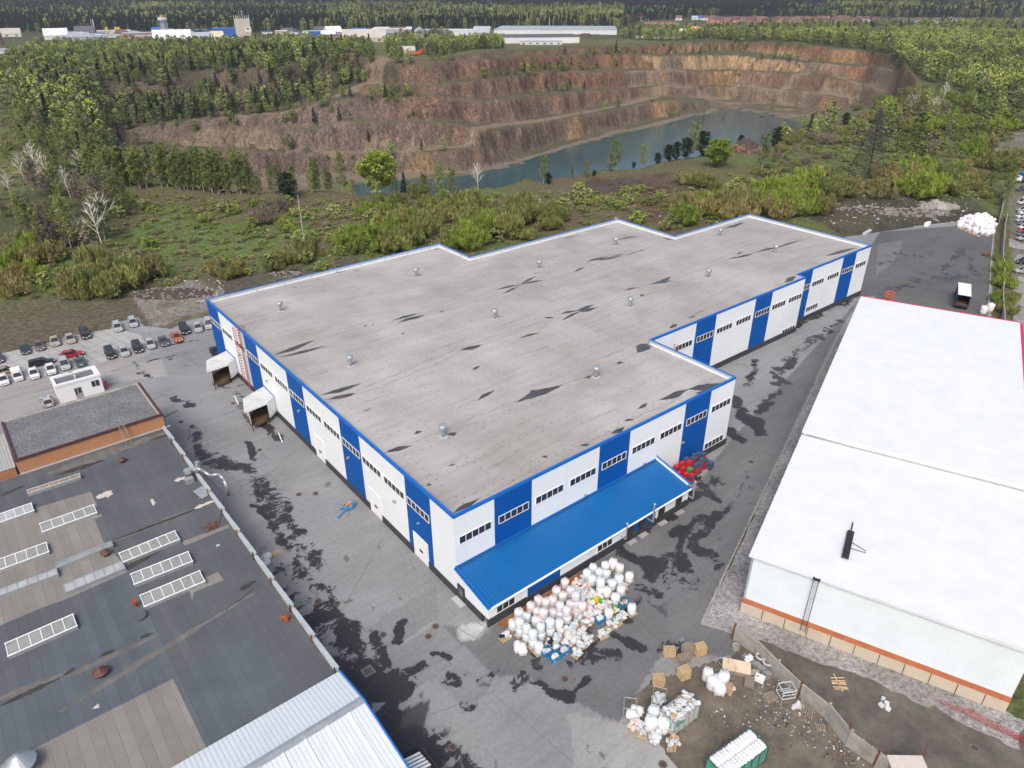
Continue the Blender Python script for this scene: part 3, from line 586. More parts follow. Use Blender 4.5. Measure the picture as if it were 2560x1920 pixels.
# seams of the inner parapet at the back
mb=MB()
for i in (7,8,9,10): 
    ax,ay=OUT[i];bx,by=OUT[(i+1)%n]; L=math.hypot(bx-ax,by-ay)
    for s in np.arange(3,L,6): mb=MB(); mb.box((ax+(bx-ax)*s/L,ay+(by-ay)*s/L,RZ+.2),(.12,.72,.36) if ax!=bx else (.72,.12,.36),0); mb.build('parapet_seam',parW,wh)
# windows: frame + five panes
def window(x,y,z,L,h,axis,n=5,parent=None,nm='window',pm=None,fmm=None):
    mbf=MB();mbp=MB(); fr=.075
    def bx(mb,a,b_,z0,z1,d0,d1):
        if axis=='x': mb.bb(a,b_,y-d0,y-d1,z0,z1)
        else: mb.bb(x-d0,x-d1,a,b_,z0,z1)
    s=x if axis=='x' else y
    bx(mbf,s,s+L,z,z+fr,.07,-.05);bx(mbf,s,s+L,z+h-fr,z+h,.07,-.05)
    for i in range(n+1): a=s+(L-fr)*i/n; bx(mbf,a,a+fr,z+fr,z+h-fr,.068,-.05)
    for i in range(n): a=s+(L-fr)*i/n+fr; bx(mbp,a+.001,s+(L-fr)*(i+1)/n-.001,z+fr,z+h-fr,.03,-.04)
    o=mbf.build(nm,fmm or whiteM,parent or wh); mbp.build('panes',pm or glass,o); return o
WZ=7.95;WH=1.2
wF=window(.62,0,WZ,4.85,WH,'x')
for i in range(1,9): dup(wF,loc=(6*i,0,0),parent=wh)
wL=window(0,5.5,WZ,5.2,WH,'y')
for i in range(2,14): dup(wL,loc=(0,LY[i]-5.1,0),parent=wh)
for i in range(0,8): dup(wF,loc=(R1[i]+.0,17.6,0),parent=wh)
for i in range(0,5): dup(wF,loc=(R2[i],19.6,0),parent=wh)
dup(wF,loc=(47.6,0,-6.75),parent=wh); dup(wF,loc=(96.4,17.6,-7.3),parent=wh); dup(wF,loc=(108.3,19.6,-5.95),parent=wh)
# roller gates in the long left wall
def gate(y0,y1,h,lab=None):
    o=MB(); o.bb(-.045,.05,y0,y1,0.02,h); 
    for z in np.arange(.6,h,.6): o.bb(-.06,-.04,y0+.05,y1-.05,z-.02,z+.02)
    g_=o.build('roller_gate',whiteM,wh); p_=MB(); p_.bb(-.09,-.03,(y0+y1)/2-.4,(y0+y1)/2+.4,1.5,1.85); p_.build('gate_window',glass,g_)
    f_=MB(); f_.bb(-.08,.02,y1,y1+.12,0,h+.12); f_.bb(-.08,.02,y0-.12,y0,0,h+.12); f_.bb(-.08,.02,y0,y1,h,h+.12); f_.build('gate_frame',whiteM,g_)
gate(6.4,9.7,3.9);gate(18.4,21.5,4.1);gate(36.2,39.3,4.2)
for y in (14,27,44,57,70): 
    m_=MB(); m_.bb(-.35,0,y-.15,y+.15,6.35,6.5); m_.bb(-.4,-.25,y-.25,y+.25,6.2,6.36); m_.build('wall_lamp',greyM,wh)
m_=MB(); m_.bb(-.35,0,7.9,8.2,6.35,6.5); m_.build('wall_lamp',greyM,wh)
for x in (21.6,33.5,42.2): m_=MB(); m_.bb(x-.2,x+.2,-.35,0,5.2,5.4); m_.build('wall_lamp',greyM,wh)
# roof ventilators (deflector cowls)
def vent(px,py):
    x,y=XY(px,py,RZ); v=MB(); v.lathe([(.26,0),(.26,1.15),(.24,1.2)],n=12); v.add([],[])
    v2=MB(); v2.lathe([(.28,1.1),(.48,1.25),(.58,1.35),(.58,1.95),(.5,1.98),(.3,2.02),(.05,2.05)],n=14)
    v3=MB(); v3.bb(-.5,.5,-.5,.5,0.003,.1)
    o=v.build('roof_vent',greyM,wh,smooth=True,loc=(x,y,RZ)); v2.build('cowl',greyM,o,smooth=True); v3.build('curb',parW,o); return o
for px,py in [(702,778),(877,915),(1108,1092),(1041,692),(1237,797),(1490,943),(1348,672),(1575,767),(1539,614),(1770,694),(1799,591),(1937,633)]: vent(px,py)
# caged ladder on the left wall, short one at the inner corner
def ladder(mb,x,y,z0,z1,wd=.5,axis='y',step=.35,r=.03):
    for s in (-wd/2,wd/2):
        p=(x,y+s) if axis=='y' else (x+s,y); mb.tube((*p,z0),(*p,z1),r,n=5)
    for z in np.arange(z0+.2,z1,step):
        a=(x,y-wd/2,z) if axis=='y' else (x-wd/2,y,z); b_=(x,y+wd/2,z) if axis=='y' else (x+wd/2,y,z); mb.tube(a,b_,r*.7,n=4)
mb=MB(); ladder(mb,-.45,66.6,0.6,13.6,.8,r=.055); 
for z in np.arange(2.6,13.6,.55):
    mb.path([(-.45-.95*math.sin(a),66.6-.62*math.cos(a),z) for a in np.linspace(0,math.pi,8)],.028,n=4)
for a in np.linspace(.3,2.8,5): mb.tube((-.45-.95*math.sin(a),66.6-.62*math.cos(a),2.6),(-.45-.95*math.sin(a),66.6-.62*math.cos(a),13.6),.025,n=4)
mb.tube((-.45,66.2,13.3),(.6,66.2,13.3),.04);mb.tube((-.45,67,13.3),(.6,67,13.3),.04); mb.tube((.6,66.2,12),(.6,66.2,13.3),.04);mb.tube((.6,67,12),(.6,67,13.3),.04)
mb.build('caged_ladder',redM,wh)
mb=MB(); ladder(mb,54.3,12.5,1.,13.4,.6,r=.05)
for z in np.arange(9,13.4,.6): mb.path([(54.3+.7*math.sin(a),12.5-.45*math.cos(a),z) for a in np.linspace(0,math.pi,7)],.03,n=4)
mb.build('caged_ladder',redM,wh)
# ---- low annex along the front
ribB=ribbed('blue_roof_sheet',(.003,.112,.34),0,.5,.4,.6,dark=.6)
EA,TA,YA=3.42,4.75,-6.4
mb=MB(); mb.prism([(-.35,.0),(36.4,.0),(36.4,-6.85),(-.35,-6.85)],[TA-.1,TA-.1,EA-.12,EA-.12],[TA,TA,EA-.02,EA-.02]); mb.build('annex_roof',ribB,wh)
mb=MB(); mb.bb(-.1,36.3,-6.9,-6.85,EA-.2,EA+.0); mb.bb(-.1,36.3,-7.0,-6.9,EA-.22,EA-.08); mb.build('gutter',whiteM,wh)
mb=MB()
for a,b_,cc in [(0,5.9,0),(5.9,11.4,1),(11.4,17.8,0),(17.8,23.45,0),(23.45,29.3,1),(29.3,36.4,0)]: mb.bb(a+.01,b_-.01,YA-.002*cc,YA+.2,1.2,EA-.15,cc)
mb.prism([(0,-.01),(.2,-.01),(.2,YA+.2),(0,YA+.2)],1.2,[TA-.12,TA-.12,EA-.16,EA-.16],0)
mb.prism([(36.2,-.01),(36.4,-.01),(36.4,YA+.2),(36.2,YA+.2)],1.2,[TA+.5,TA+.5,EA+.45,EA+.45],0)
mb.build('annex_wall',[whiteW,blueW],wh)
mb=MB(); mb.prism([(-.1,.0),(.06,.0),(.06,-6.95),(-.1,-6.95)],[TA-.1,TA-.1,EA-.1,EA-.1],[TA+.28,TA+.28,EA+.2,EA+.2],0); mb.prism([(36.2,.0),(36.45,.0),(36.45,-6.9),(36.2,-6.9)],[TA+.501,TA+.501,EA+.46,EA+.46],[TA+.58,TA+.58,EA+.54,EA+.54],0); mb.bb(0,36.2,-.12,-.001,TA,TA+.16,0); mb.build('annex_trim',trimB,wh)
mb=MB(); mb.bb(-.1,36.5,YA-.12,YA+.2,0,1.2-.002); mb.bb(-.1,.2,-5.3,-.13,0,1.19);mb.bb(36.3,36.5,YA+.2,-.13,0,1.19); mb.build('annex_plinth',plinM,wh)
for a,b_,z,n_ in((1.2,4.0,1.35,3),(17.9,20.7,1.35,3)): window(a,YA,z,b_-a,1.15,'x',n_)
for x in (23.6,25.9,29.9,33.6):
    o=MB(); o.bb(x,x+1.15,YA-.2,YA+.05,.05,2.55); d_=o.build('door',darkM,wh); q_=MB(); q_.tube((x+.95,YA-.26,1.1),(x+.95,YA-.26,1.35),.03); q_.build('handle',greyM,d_)
    q_=MB(); q_.bb(x-.15,x+1.3,YA-.9,YA-.13,0,.16); q_.build('doorstep',concM,wh)
o=MB(); o.bb(-.16,.0,-6.3+4.6,-.3,.05,2.4); d_=o.build('door',darkM,wh); q_=MB(); q_.bb(-.19,-.15,-1.45,-.6,1.1,2.15); q_.build('door_glass',glassL,d_); q_=MB(); q_.bb(-.9,-.13,-2,0.,0,.18); q_.build('doorstep',parW,wh)
for x in (5.85,17.85,29.5,36.1): m_=MB(); m_.bb(x-.06,x+.06,YA-.12,YA-.003,.9,EA-.2); m_.build('downpipe',whiteM,wh)
for (px,py,hh) in ((1555,1330,2.9),(1618,1298,3.6),(1706,1240,3.4)):
    x=WX_=None
for x,z,hh in ((22.3,1.9,2.6),(27.6,2.1,3.0),(36.2,1.9,2.9)):
    m_=MB(); m_.path([(x,YA,z),(x,YA-1.,z),(x,YA-1.,z+hh)],.12 if x>25 else .08,n=8); m_.lathe([(.16,0),(.2,.12),(.12,.2)],(x,YA-1.,z+hh),n=8); m_.build('exhaust_pipe',greyM,wh)
mb=MB(); mb.tube((36.6,-2,2.4),(36.6,-2,4.4),.03);mb.build('antenna_mast',greyM,wh)
for x in np.arange(1.5,36,3.1): pass
mb=MB(); mb.path([(0.2,-.35,TA+.06),(36,-.35,TA+.06)],.035,n=4); mb.build('roof_cable',darkM,wh)
# ---- two loading canopies on the left wall
canR=ribbed('weathered_white_sheet',(.62,.64,.62),1,.3,.5,.3,dirt=(.30,.30,.27))
rampM=mat('rusty_dock_plate',(.14,.085,.045),.8,.35,1.2,dirt=(.03,.028,.025),dscale=.5,damt=.9)
for dy in (0.,-18.5):
    A=[(0,73.9+dy),(-2.,72.5+dy),(-5.3,71.6+dy),(-4.6,75.4+dy),(0,78.2+dy)]
    mb=MB(); mb.prism([(-.02,73.7+dy),(-1.9,71.9+dy),(-6.2,71.3+dy),(-4.8,75.7+dy),(-.02,78.4+dy)],[3.7,4.25,4.35,4.2,3.8],[3.85,4.4,4.5,4.35,3.95]); mb.build('canopy_roof',canR,wh)
    mb=MB(); mb.prism([(-6.2,71.27+dy),(-1.9,71.87+dy),(-1.93,71.93+dy),(-6.2,71.33+dy)],[4.0,3.95,3.95,4.0],[4.47,4.37,4.37,4.47]); mb.prism([(-.1,73.85+dy),(-2.,72.45+dy),(-1.93,72.4+dy),(-.03,73.8+dy)],.8,[3.68,4.23,4.23,3.68]); mb.prism([(-5.25,71.8+dy),(-4.6,75.4+dy),(-4.66,75.4+dy),(-5.31,71.8+dy)],1.2,4.2); mb.prism([(-4.6,75.4+dy),(0,78.1+dy),(0,78.15+dy),(-4.6,75.46+dy)],.4,3.85); mb.build('canopy_side',whiteM,wh)
    mb=MB(); mb.prism([(-.15,73.9+dy),(-2.2,72.5+dy),(-5.2,71.9+dy),(-4.5,75.3+dy),(-.15,77.8+dy)],.85,1.15); mb.prism([(-2.4,72.2+dy),(-4.8,71.7+dy),(-4.8,72.+dy),(-2.4,72.5+dy)],.5,1.05); mb.build('dock_platform',rampM,wh)
    mb=MB()
    for p in ((-5.3,71.5+dy),(-2.,72.3+dy),(-4.6,75.3+dy),(-5.0,73.5+dy)): mb.tube((*p,0),(*p,4.3),.07,n=5)
    mb.tube((-5.3,71.5+dy,1.2),(-4.6,75.3+dy,2.6),.04);mb.tube((-5.3,71.5+dy,2.2),(-4.6,75.3+dy,2.2),.04); mb.tube((-3.4,75.9+dy,1.2),(-3.4,75.9+dy,3.2),.05); mb.tube((-2.2,76.6+dy,1.2),(-2.2,76.6+dy,3.2),.05); mb.build('canopy_frame',darkM,wh)
    mb=MB(); mb.prism([(-.08,73.6+dy),(-.02,73.6+dy),(-.02,78.5+dy),(-.08,78.5+dy)],[3.9,3.9,4.0,4.0],[4.15,4.15,4.25,4.25]); mb.build('canopy_flashing',trimB,wh)
# ================================================================ white ribbed warehouse on the right
UU=np.array([.9353,.3539]); VV=np.array([.3539,-.9353])
whr=empty('storage_hall',(25.2,-23.7,0),math.atan2(UU[1],UU[0]),'long white metal storage hall with a white roof and orange band above its base','warehouse')
roofWh=ribbed('white_roof_sheet',(.66,.70,.72),0,.9,.55,.15,dark=.95,spec=.15); roofW2=roofWh
wallR=ribbed('white_ribbed_wall_sheet',(.70,.78,.83),1,.5,.5,.1,dark=.95)
orM,t,b=nmat('orange_brick_band'); pos=N(t,'TexCoord').outputs['Object']; c=ramp(t,noise(t,.8,5,pos),[(.3,(.38,.12,.05)),(.7,(.50,.17,.075))])
mp=N(t,'Mapping'); mp.inputs['Scale'].default_value=(1,1,2.5); t.links.new(pos,mp.inputs[0]); c=mix(t,ramp(t,noise(t,1.1,5,mp.outputs[0],.8),[(.63,G(0)),(.66,G(1))]),c,(.03,.02,.02)); t.links.new(c,b.inputs['Base Color']); b.inputs['Roughness'].default_value=.85
beigeM=mat('beige_base_panel',(.52,.45,.36),.8,.06,.7,dirt=(.4,.36,.3))
magM=mat('crimson_trim',(.55,.02,.10),.5,.1)
LG=27.6; LN=88.8; VX=29.5
def B2(x0,x1,y0,y1,z0,z1,m=0,mb=None): mb.bb(x0,x1,-y0,-y1,z0,z1,m); return mb
mb=MB(); B2(.05,.3,.05,LG-.05,2.35,8.9,mb=mb); B2(.05,VX,.05,.3,2.35,8.9,mb=mb);B2(VX,LN,.05,.3,2.35,9.4,mb=mb);B2(.3,LN,LG-.3,LG-.05,2.35,8.9,mb=mb);B2(LN-.25,LN,.3,LG-.3,2.35,9.4,mb=mb);mb.build('wall',wallR,whr)
mb=MB(); B2(.02,.34,.0,LG,1.55,2.35,mb=mb);B2(.34,LN,.02,.35,1.55,2.35,mb=mb); mb.build('orange_band',orM,whr)
mb=MB(); B2(.0,.36,-.02,LG,0,1.55,mb=mb);B2(.36,LN,.0,.36,0,1.55,mb=mb); mb.build('plinth',beigeM,whr)
mb=MB()
for k in range(1,11): mb=MB(); mb.box((-.01,-k*2.55,.78),(.05,.07,1.5)); mb.build('panel_joint',darkM,whr)
mb=MB(); mb.prism([(-.3,.25),(VX,.25),(VX,-LG-.2),(-.3,-LG-.2)],[8.9]*4,[9.05,9.05,9.35,9.35],0); mb.build('near_roof',roofWh,whr)
mb=MB(); mb.prism([(VX+.02,.25),(LN+.1,.25),(LN+.1,-LG-.2),(VX+.02,-LG-.2)],[9.2]*4,[9.75,9.75,10.05,10.05],0); mb.build('far_roof',roofW2,whr)
mb=MB(); mb.prism([(VX-.35,.2),(VX,.2),(VX,-LG-.15),(VX-.35,-LG-.15)],[9.05]*2+[9.36]*2,[9.12]*2+[9.43]*2,0); mb.build('roof_gutter',greyM,whr)
mb=MB(); mb.prism([(LN+.1,.3),(LN+.28,.3),(LN+.28,-LG-.3),(LN+.1,-LG-.3)],9.5,[9.83,9.83,10.13,10.13],0); mb.prism([(LN-40,-LG-.2),(LN+.1,-LG-.2),(LN+.1,-LG-.75),(LN-40,-LG-.75)],9.6,9.95); mb.build('eave_trim',magM,whr)
mb=MB(); ladder(mb,-.3,-7.2,.9,9.3,.55,r=.035,axis='y'); mb.bb(-.6,-.2,-7.6,-6.8,9.1,9.15); mb.build('wall_ladder',darkM,whr)
# dark stepped snow-guard leaning on the roof with two rods
qx=XY(2117,1360,9.2); 
def loc2(p): d_=np.array(p)-np.array([25.2,-23.7]); return float(d_@UU),float(-(d_@VV))
sg=empty('roof_step_ladder',(0,0,0),0,'dark stepped roof ladder lying on the white hall roof','ladder')
a=np.array(XY(2127,1330,9.25));b_=np.array(XY(2112,1397,9.3)); mb=MB(); ang=math.atan2(b_[1]-a[1],b_[0]-a[0]); L_=np.hypot(*(b_-a))
for k in range(11): p=a+(b_-a)*(k+.5)/11; mb.box((p[0],p[1],9.42),(L_/11*.85,.75,.16),ang)
mb.tube((a[0],a[1],9.45),(*(a-(b_-a)/L_*1.8),9.4),.07); mb.build('treads',darkM,sg); mb=MB()
for f_ in (.35,.6): p=a+(b_-a)*f_; mb.tube((p[0],p[1],9.35),(*(np.array(XY(2165,1372+f_*18,9.3))),9.35),.035)
mb.build('rods',darkM,sg)
# ================================================================ long felt-roofed hall on the left with skylights
def felt(name,c0,c1,joint,jw=.025,sp=1.05):
    m,t,b=nmat(name); pos=N(t,'TexCoord').outputs['Object']; sx=N(t,'SeparateXYZ'); t.links.new(pos,sx.inputs[0])
    c=ramp(t,noise(t,.25,5,pos,.6),[(.3,c0),(.7,c1)]); c=mix(t,1.,c,ramp(t,noise(t,14,3,pos,.8),[(.3,G(.75)),(.7,G(1.25))]),'MULTIPLY')
    fx=mth(t,'DIVIDE',sx.outputs[0],sp); cell=mth(t,'FLOOR',fx)
    wn=N(t,'TexWhiteNoise'); wn.noise_dimensions='1D'; t.links.new(cell,wn.inputs['W']); c=mix(t,1.,c,ramp(t,wn.outputs[0],[(0,G(.92)),(1,G(1.06))]),'MULTIPLY')
    ln=mth(t,'MULTIPLY',mth(t,'LESS_THAN',mth(t,'FRACT',fx),jw/sp*1.6),ramp(t,noise(t,.5,4,pos,.7),[(.4,G(.15)),(.6,G(.9))]))
    c=mix(t,ln,c,joint); t.links.new(c,b.inputs['Base Color']); b.inputs['Roughness'].default_value=.95; b.inputs['Specular IOR Level'].default_value=.2; return m
feltD=felt('dark_roofing_felt',(.085,.093,.108),(.112,.120,.134),(.045,.048,.056)); feltL=felt('light_roofing_felt',(.19,.182,.168),(.245,.235,.215),(.075,.07,.065)); feltM=felt('mid_roofing_felt',(.080,.096,.115),(.108,.125,.142),(.05,.055,.065))
dustM=mat('dried_silt',(.135,.13,.12),.9,.25,.8); wetR=mat('wet_roofing',(.05,.047,.04),.35,.3,.8)
brM,t,b=nmat('orange_brick'); pos=N(t,'TexCoord').outputs['Object']; mp=N(t,'Mapping'); mp.inputs['Rotation'].default_value=(math.pi/2,0,0); t.links.new(pos,mp.inputs[0])
bk=N(t,'TexBrick'); bk.inputs['Scale'].default_value=1; bk.inputs['Brick Width'].default_value=.27; bk.inputs['Row Height'].default_value=.1; bk.inputs['Mortar Size'].default_value=.012; bk.inputs['Color1'].default_value=(.42,.17,.075,1); bk.inputs['Color2'].default_value=(.50,.22,.10,1); bk.inputs['Mortar'].default_value=(.3,.2,.13,1); t.links.new(mp.outputs[0],bk.inputs['Vector'])
c=mix(t,ramp(t,noise(t,.9,6,pos,.75),[(.52,G(0)),(.64,G(.75))]),bk.outputs[0],(.26,.20,.15)); c=mix(t,ramp(t,noise(t,2.,6,pos,.75),[(.62,G(0)),(.68,G(.8))]),c,(.06,.05,.045)); t.links.new(c,b.inputs['Base Color']); b.inputs['Roughness'].default_value=.95
ZL=6.
lh=empty('felt_roof_hall',(-18.7,-6.2,0),0,'low hall with dark patched felt roof and rows of glass skylights','hall')
lh_off=np.array([-18.7,-6.2])
def lx(p,z=ZL): a=XY(*p,z); return (a[0]+18.7,a[1]+6.2)
mb=MB(); mb.bb(-62,0,0,59.3,0,ZL-.02); mb.build('wall',brM,lh)
mb=MB(); mb.bb(-62,-.02,0.02,59.2,ZL-.02,ZL); mb.build('roof',feltD,lh)
def patch(pts,m,z,name='roof_patch',raw=False):
    P=pts if raw else [lx(p) for p in pts]; mb=MB(); mb.add([(x,y,ZL+z) for x,y in P],[tuple(range(len(P)))]); o=mb.build(name,m,lh)
    if o.data.polygons[0].normal.z<0: o.data.flip_normals()
    return o
patch([(-150,1350),(0,1296),(228,1229),(256,1290),(236,1297),(260,1356),(300,1400),(322,1428),(289,1443),(160,1500),(103,1520),(0,1564),(-150,1630)],feltL,.004)
patch([(432,1697),(520,1878),(475,1905),(200,2060),(-150,2100),(-100,1960),(0,1914)],feltL,.004)
patch([(289,1443),(335,1440),(400,1587),(432,1697),(0,1914),(-150,1980),(-150,1790),(0,1760)],feltM,.0025)
patch([(448,1688),(640,1590),(720,1720),(520,1870)],feltM,.003)
patch([(480,1500),(485,1480),(560,1450),(545,1430),(470,1462)],feltL,.005)
patch([(457,1360),(460,1352),(570,1312),(574,1318),(464,1364)],feltL,.006)
patch([(325,1393),(400,1362),(405,1376),(350,1410),(322,1425)],wetR,.007,'wet_patch')
def rstain(pts,wd,m,z):
    P=[lx(p) for p in pts]; L=[];R=[]
    for i,(x,y) in enumerate(P):
        a=P[max(0,i-1)];b_=P[min(len(P)-1,i+1)]; dx,dy=b_[0]-a[0],b_[1]-a[1]; l=math.hypot(dx,dy)+1e-6; w_=wd*(.25+.75*math.sin(math.pi*(i+.5)/len(P)))*(.6+.8*random.random())/2
        L.append((x-dy/l*w_,y+dx/l*w_));R.append((x+dy/l*w_,y-dx/l*w_))
    patch(L+R[::-1],m,z,'silt_stain' if m is dustM else 'wet_stain',raw=True)
def interp(a,b_,n): return [(a[0]+(b_[0]-a[0])*i/n,a[1]+(b_[1]-a[1])*i/n) for i in range(n+1)]
rstain(interp((150,1780),(640,1480),26),.7,dustM,.008); rstain(interp((-20,1755),(160,1685),16),.8,dustM,.008); rstain(interp((150,1700),(400,1585),18),.7,dustM,.009)
rstain(interp((0,1765),(150,1695),16),.65,wetR,.010); rstain(interp((160,1688),(188,1670),8),.5,wetR,.011); rstain(interp((250,1640),(286,1625),8),.5,wetR,.012); rstain(interp((350,1595),(382,1582),8),.45,wetR,.012); rstain(interp((600,1475),(640,1452),8),.7,wetR,.012)
rstain(interp((120,1185),(420,1080),20),2.2,dustM,.009); rstain(interp((145,1187),(262,1150),14),.9,wetR,.012); rstain(interp((280,1352),(520,1262),20),.5,wetR,.010); rstain(interp((260,1362),(545,1250),20),.9,dustM,.008); rstain(interp((375,1100),(420,1088),8),.6,wetR,.012); rstain(interp((0,1240),(60,1215),8),.6,wetR,.012)
saltM=mat('white_salt_stain',(.5,.46,.42),.9,.2,3)
for px,py,w_,h_ in ((262,1238,1.0,.9),(452,1197,.9,.5),(382,1255,.3,.8),(546,1363,.3,.3),(242,1767,.35,.3),(510,1262,1.4,.4)):
    x,y=lx((px,py)); mb=MB(); mb.add([(x+w_*math.cos(a)*(.4+.9*random.random()),y+h_*math.sin(a)*(.4+.9*random.random()),ZL+.013) for a in np.linspace(0,2*math.pi,17)[:-1]],[tuple(range(16))]); mb.build('salt_stain',saltM,lh)
# skylights
skyG=mat('milky_skylight_glass',(.22,.235,.225),.25,.35,.5,dirt=(.33,.33,.30),dscale=.7,damt=.8); skyT=mat('tan_skylight_panel',(.25,.20,.13),.5,.2,1.); skyP=mat('pale_skylight_glass',(.33,.35,.35),.3,.25,.6)
def skylight(a,b_,wd,n,gm_,fm_=whiteM,z=.55):
    x0,y0=lx(a,ZL+z);x1,y1=lx(b_,ZL+z); L=math.hypot(x1-x0,y1-y0); ang=math.atan2(y1-y0,x1-x0)
    o=empty('skylight',(x0,y0,ZL),ang); o.parent=lh
    mb=MB(); mb.bb(0,L,-wd,0,.0,z-.1); mb.build('curb',greyM,o)
    mb=MB(); f=.07
    mb.bb(-.05,L+.05,-wd-.05,-wd+f,z-.1,z);mb.bb(-.05,L+.05,-f,.05,z-.1,z)
    for i in range(n+1): q_=(L-f)*i/n; mb.bb(q_,q_+f,-wd+f,-f,z-.1,z)
    mb.build('frame',fm_,o); mb=MB()
    for i in range(n): q_=(L-f)*i/n+f; mb.bb(q_+.001,q_+(L-f)/n-f-.001,-wd+f,-f,z-.1,z-.04)
    mb.build('glazing',gm_,o)
k=3.456
def t3(x,y): return (x/k,960+y/k)
for a,b_,wd,n_,g_,f_ in [((230,915),(685,770),.95,5,skyT,parW),((-120,1160),(270,1025),2.0,5,skyP,whiteM),((340,1205),(810,1040),2.,5,skyG,whiteM),((-60,1530),(400,1365),2.1,5,skyG,whiteM),((470,1550),(960,1355),.95,6,skyG,greyM),((1025,1460),(1510,1265),2.,6,skyG,whiteM),((1125,1640),(1625,1445),2.05,6,skyG,whiteM),((1205,1825),(1725,1610),2.1,6,skyG,whiteM),((540,1734),(1055,1525),1.6,6,skyP,greyM),((-40,1785),(490,1590),1.2,6,skyP,greyM),((40,2240),(630,1985),2.1,6,skyG,whiteM)]: skylight(t3(*a),t3(*b_),wd,n_,g_,f_)
rcap=mat('rusty_brown_cowl',(.10,.045,.035),.6,.35,1.5,dirt=(.25,.06,.02),dscale=1.2,damt=.8)
def mush(px,py,s,m=rcap):
    x,y=lx((px,py)); v=MB(); v.lathe([(.32*s,0),(.32*s,.5*s)],n=12); o=v.build('roof_cowl',darkM,lh,loc=(x,y,ZL)); v=MB(); v.lathe([(.62*s,.42*s),(.64*s,.5*s),(.12*s,.95*s),(.03,.98*s)],n=16,j=.04); v.build('cap',m,o,smooth=False)
mush(306,1155,.9);mush(266,1388,.95);mush(255,1688,1.15);mush(58,1925,2.1,greyM)
x,y=lx((352,1543)); v=MB(); v.lathe([(.62,0),(.66,.3),(.6,.36)],n=18); v.build('round_hatch',mat('grey_felt_cap',(.09,.095,.10),.8),lh,loc=(x,y,ZL))
x,y=lx((341,1517)); v=MB(); v.lathe([(.16,0),(.16,.7),(.32,.8),(.32,.95)],n=12); v.build('vent_pipe',mat('red_lead_pipe',(.28,.06,.02),.7,.3,3),lh,loc=(x,y,ZL))
x,y=lx((716,1552)); v=MB(); v.tube((0,0,0),(.1,0,.6),.28,n=10); v.tube((.1,0,.5),(-.5,.1,.75),.25,n=10); v.build('bent_vent',mat('rust_vent',(.30,.08,.03),.85,.4,4),lh,loc=(x,y,ZL))
# stepped side wall with metal coping, posts and loose duct
copM=mat('coping_metal',(.5,.55,.57),.35,.1,.5,metal=.3); plM=mat('cream_render',(.55,.48,.38),.9,.15,1.5)
ysteps=np.linspace(.05,59,12)
for i in range(11):
    a,b_=ysteps[i],ysteps[i+1]; zt=.35+.0*i; m_=MB(); m_.prism([(-.14,a+.05),(.14,a+.05),(.14,b_-.05),(-.14,b_-.05)],ZL-.3,[ZL+.05+.75,ZL+.8,ZL+.4,ZL+.4]); o=m_.build('parapet_wall',plM,lh)
    m_=MB(); m_.prism([(-.24,a+.02),(.24,a+.02),(.24,b_-.02),(-.24,b_-.02)],[ZL+.8,ZL+.8,ZL+.4,ZL+.4],[ZL+.88,ZL+.88,ZL+.48,ZL+.48]); m_.build('coping',copM,o)
    m_=MB(); m_.bb(-.34,-.22,a-.08,a+.08,ZL-.4,ZL+1.1); m_.build('post',rustM if i%2 else darkM,lh)
x0,y0=lx((505,1190))
m_=MB(); m_.path([(x0-.6,y0+.4,ZL+.3),(x0-.6,y0+.4,ZL+1.5),(x0,y0-.6,ZL+1.4),(x0+.6,y0-2.2,ZL+1.1),(x0+1.6,y0-3.,ZL+1.3),(x0+1.9,y0-3.9,ZL+.6),(x0+2.0,y0-4.0,ZL-2)],.2,n=10); m_.build('air_duct',greyM,lh,smooth=True)
m_=MB(); m_.lathe([(.3,0),(.3,2.2),(.34,2.25)],(.6,lx((488,1180))[1],ZL-.8),n=12); m_.build('flue',greyM,lh)
m_=MB(); m_.lathe([(.55,0),(.55,.45)],(-1.0,y0+.6,ZL+1.0),n=12); m_.box((-1.3,y0-.4,ZL+.35),(1.1,.8,.7)); m_.build('fan_unit',greyM,lh)
m_=MB(); x1,y1=lx((507,1236)); m_.box((x1,y1,ZL+.35),(1.5,1.9,.06),rz=.3,rx=.25); 
for s in(-.7,.7): m_.tube((x1+s,y1-.8,ZL),(x1+s,y1-.8,ZL+.4),.03)
m_.build('grating',greyM,lh)
x1,y1=lx((525,1318)); m_=MB(); 
for k2 in range(9): a=random.random()*6.3; m_.tube((x1,y1,ZL+.25),(x1+1.1*math.cos(a),y1+1.1*math.sin(a),ZL+.08+.4*random.random()),.05)
m_.lathe([(.35,.0),(.3,.3)],(x1+.5,y1+.1,ZL),n=8); m_.build('scrap_bracket',rustM,lh)
for (a,b_) in (((430,1110),(560,1240)),((560,1240),(545,1320)),((640,1470),(560,1530))):
    p=[lx(q_) for q_ in interp(a,b_,9)]; m_=MB(); m_.path([(x+.25*random.random(),y+.25*random.random(),ZL+.03) for x,y in p],.025,n=4); m_.build('loose_cable',darkM,lh)
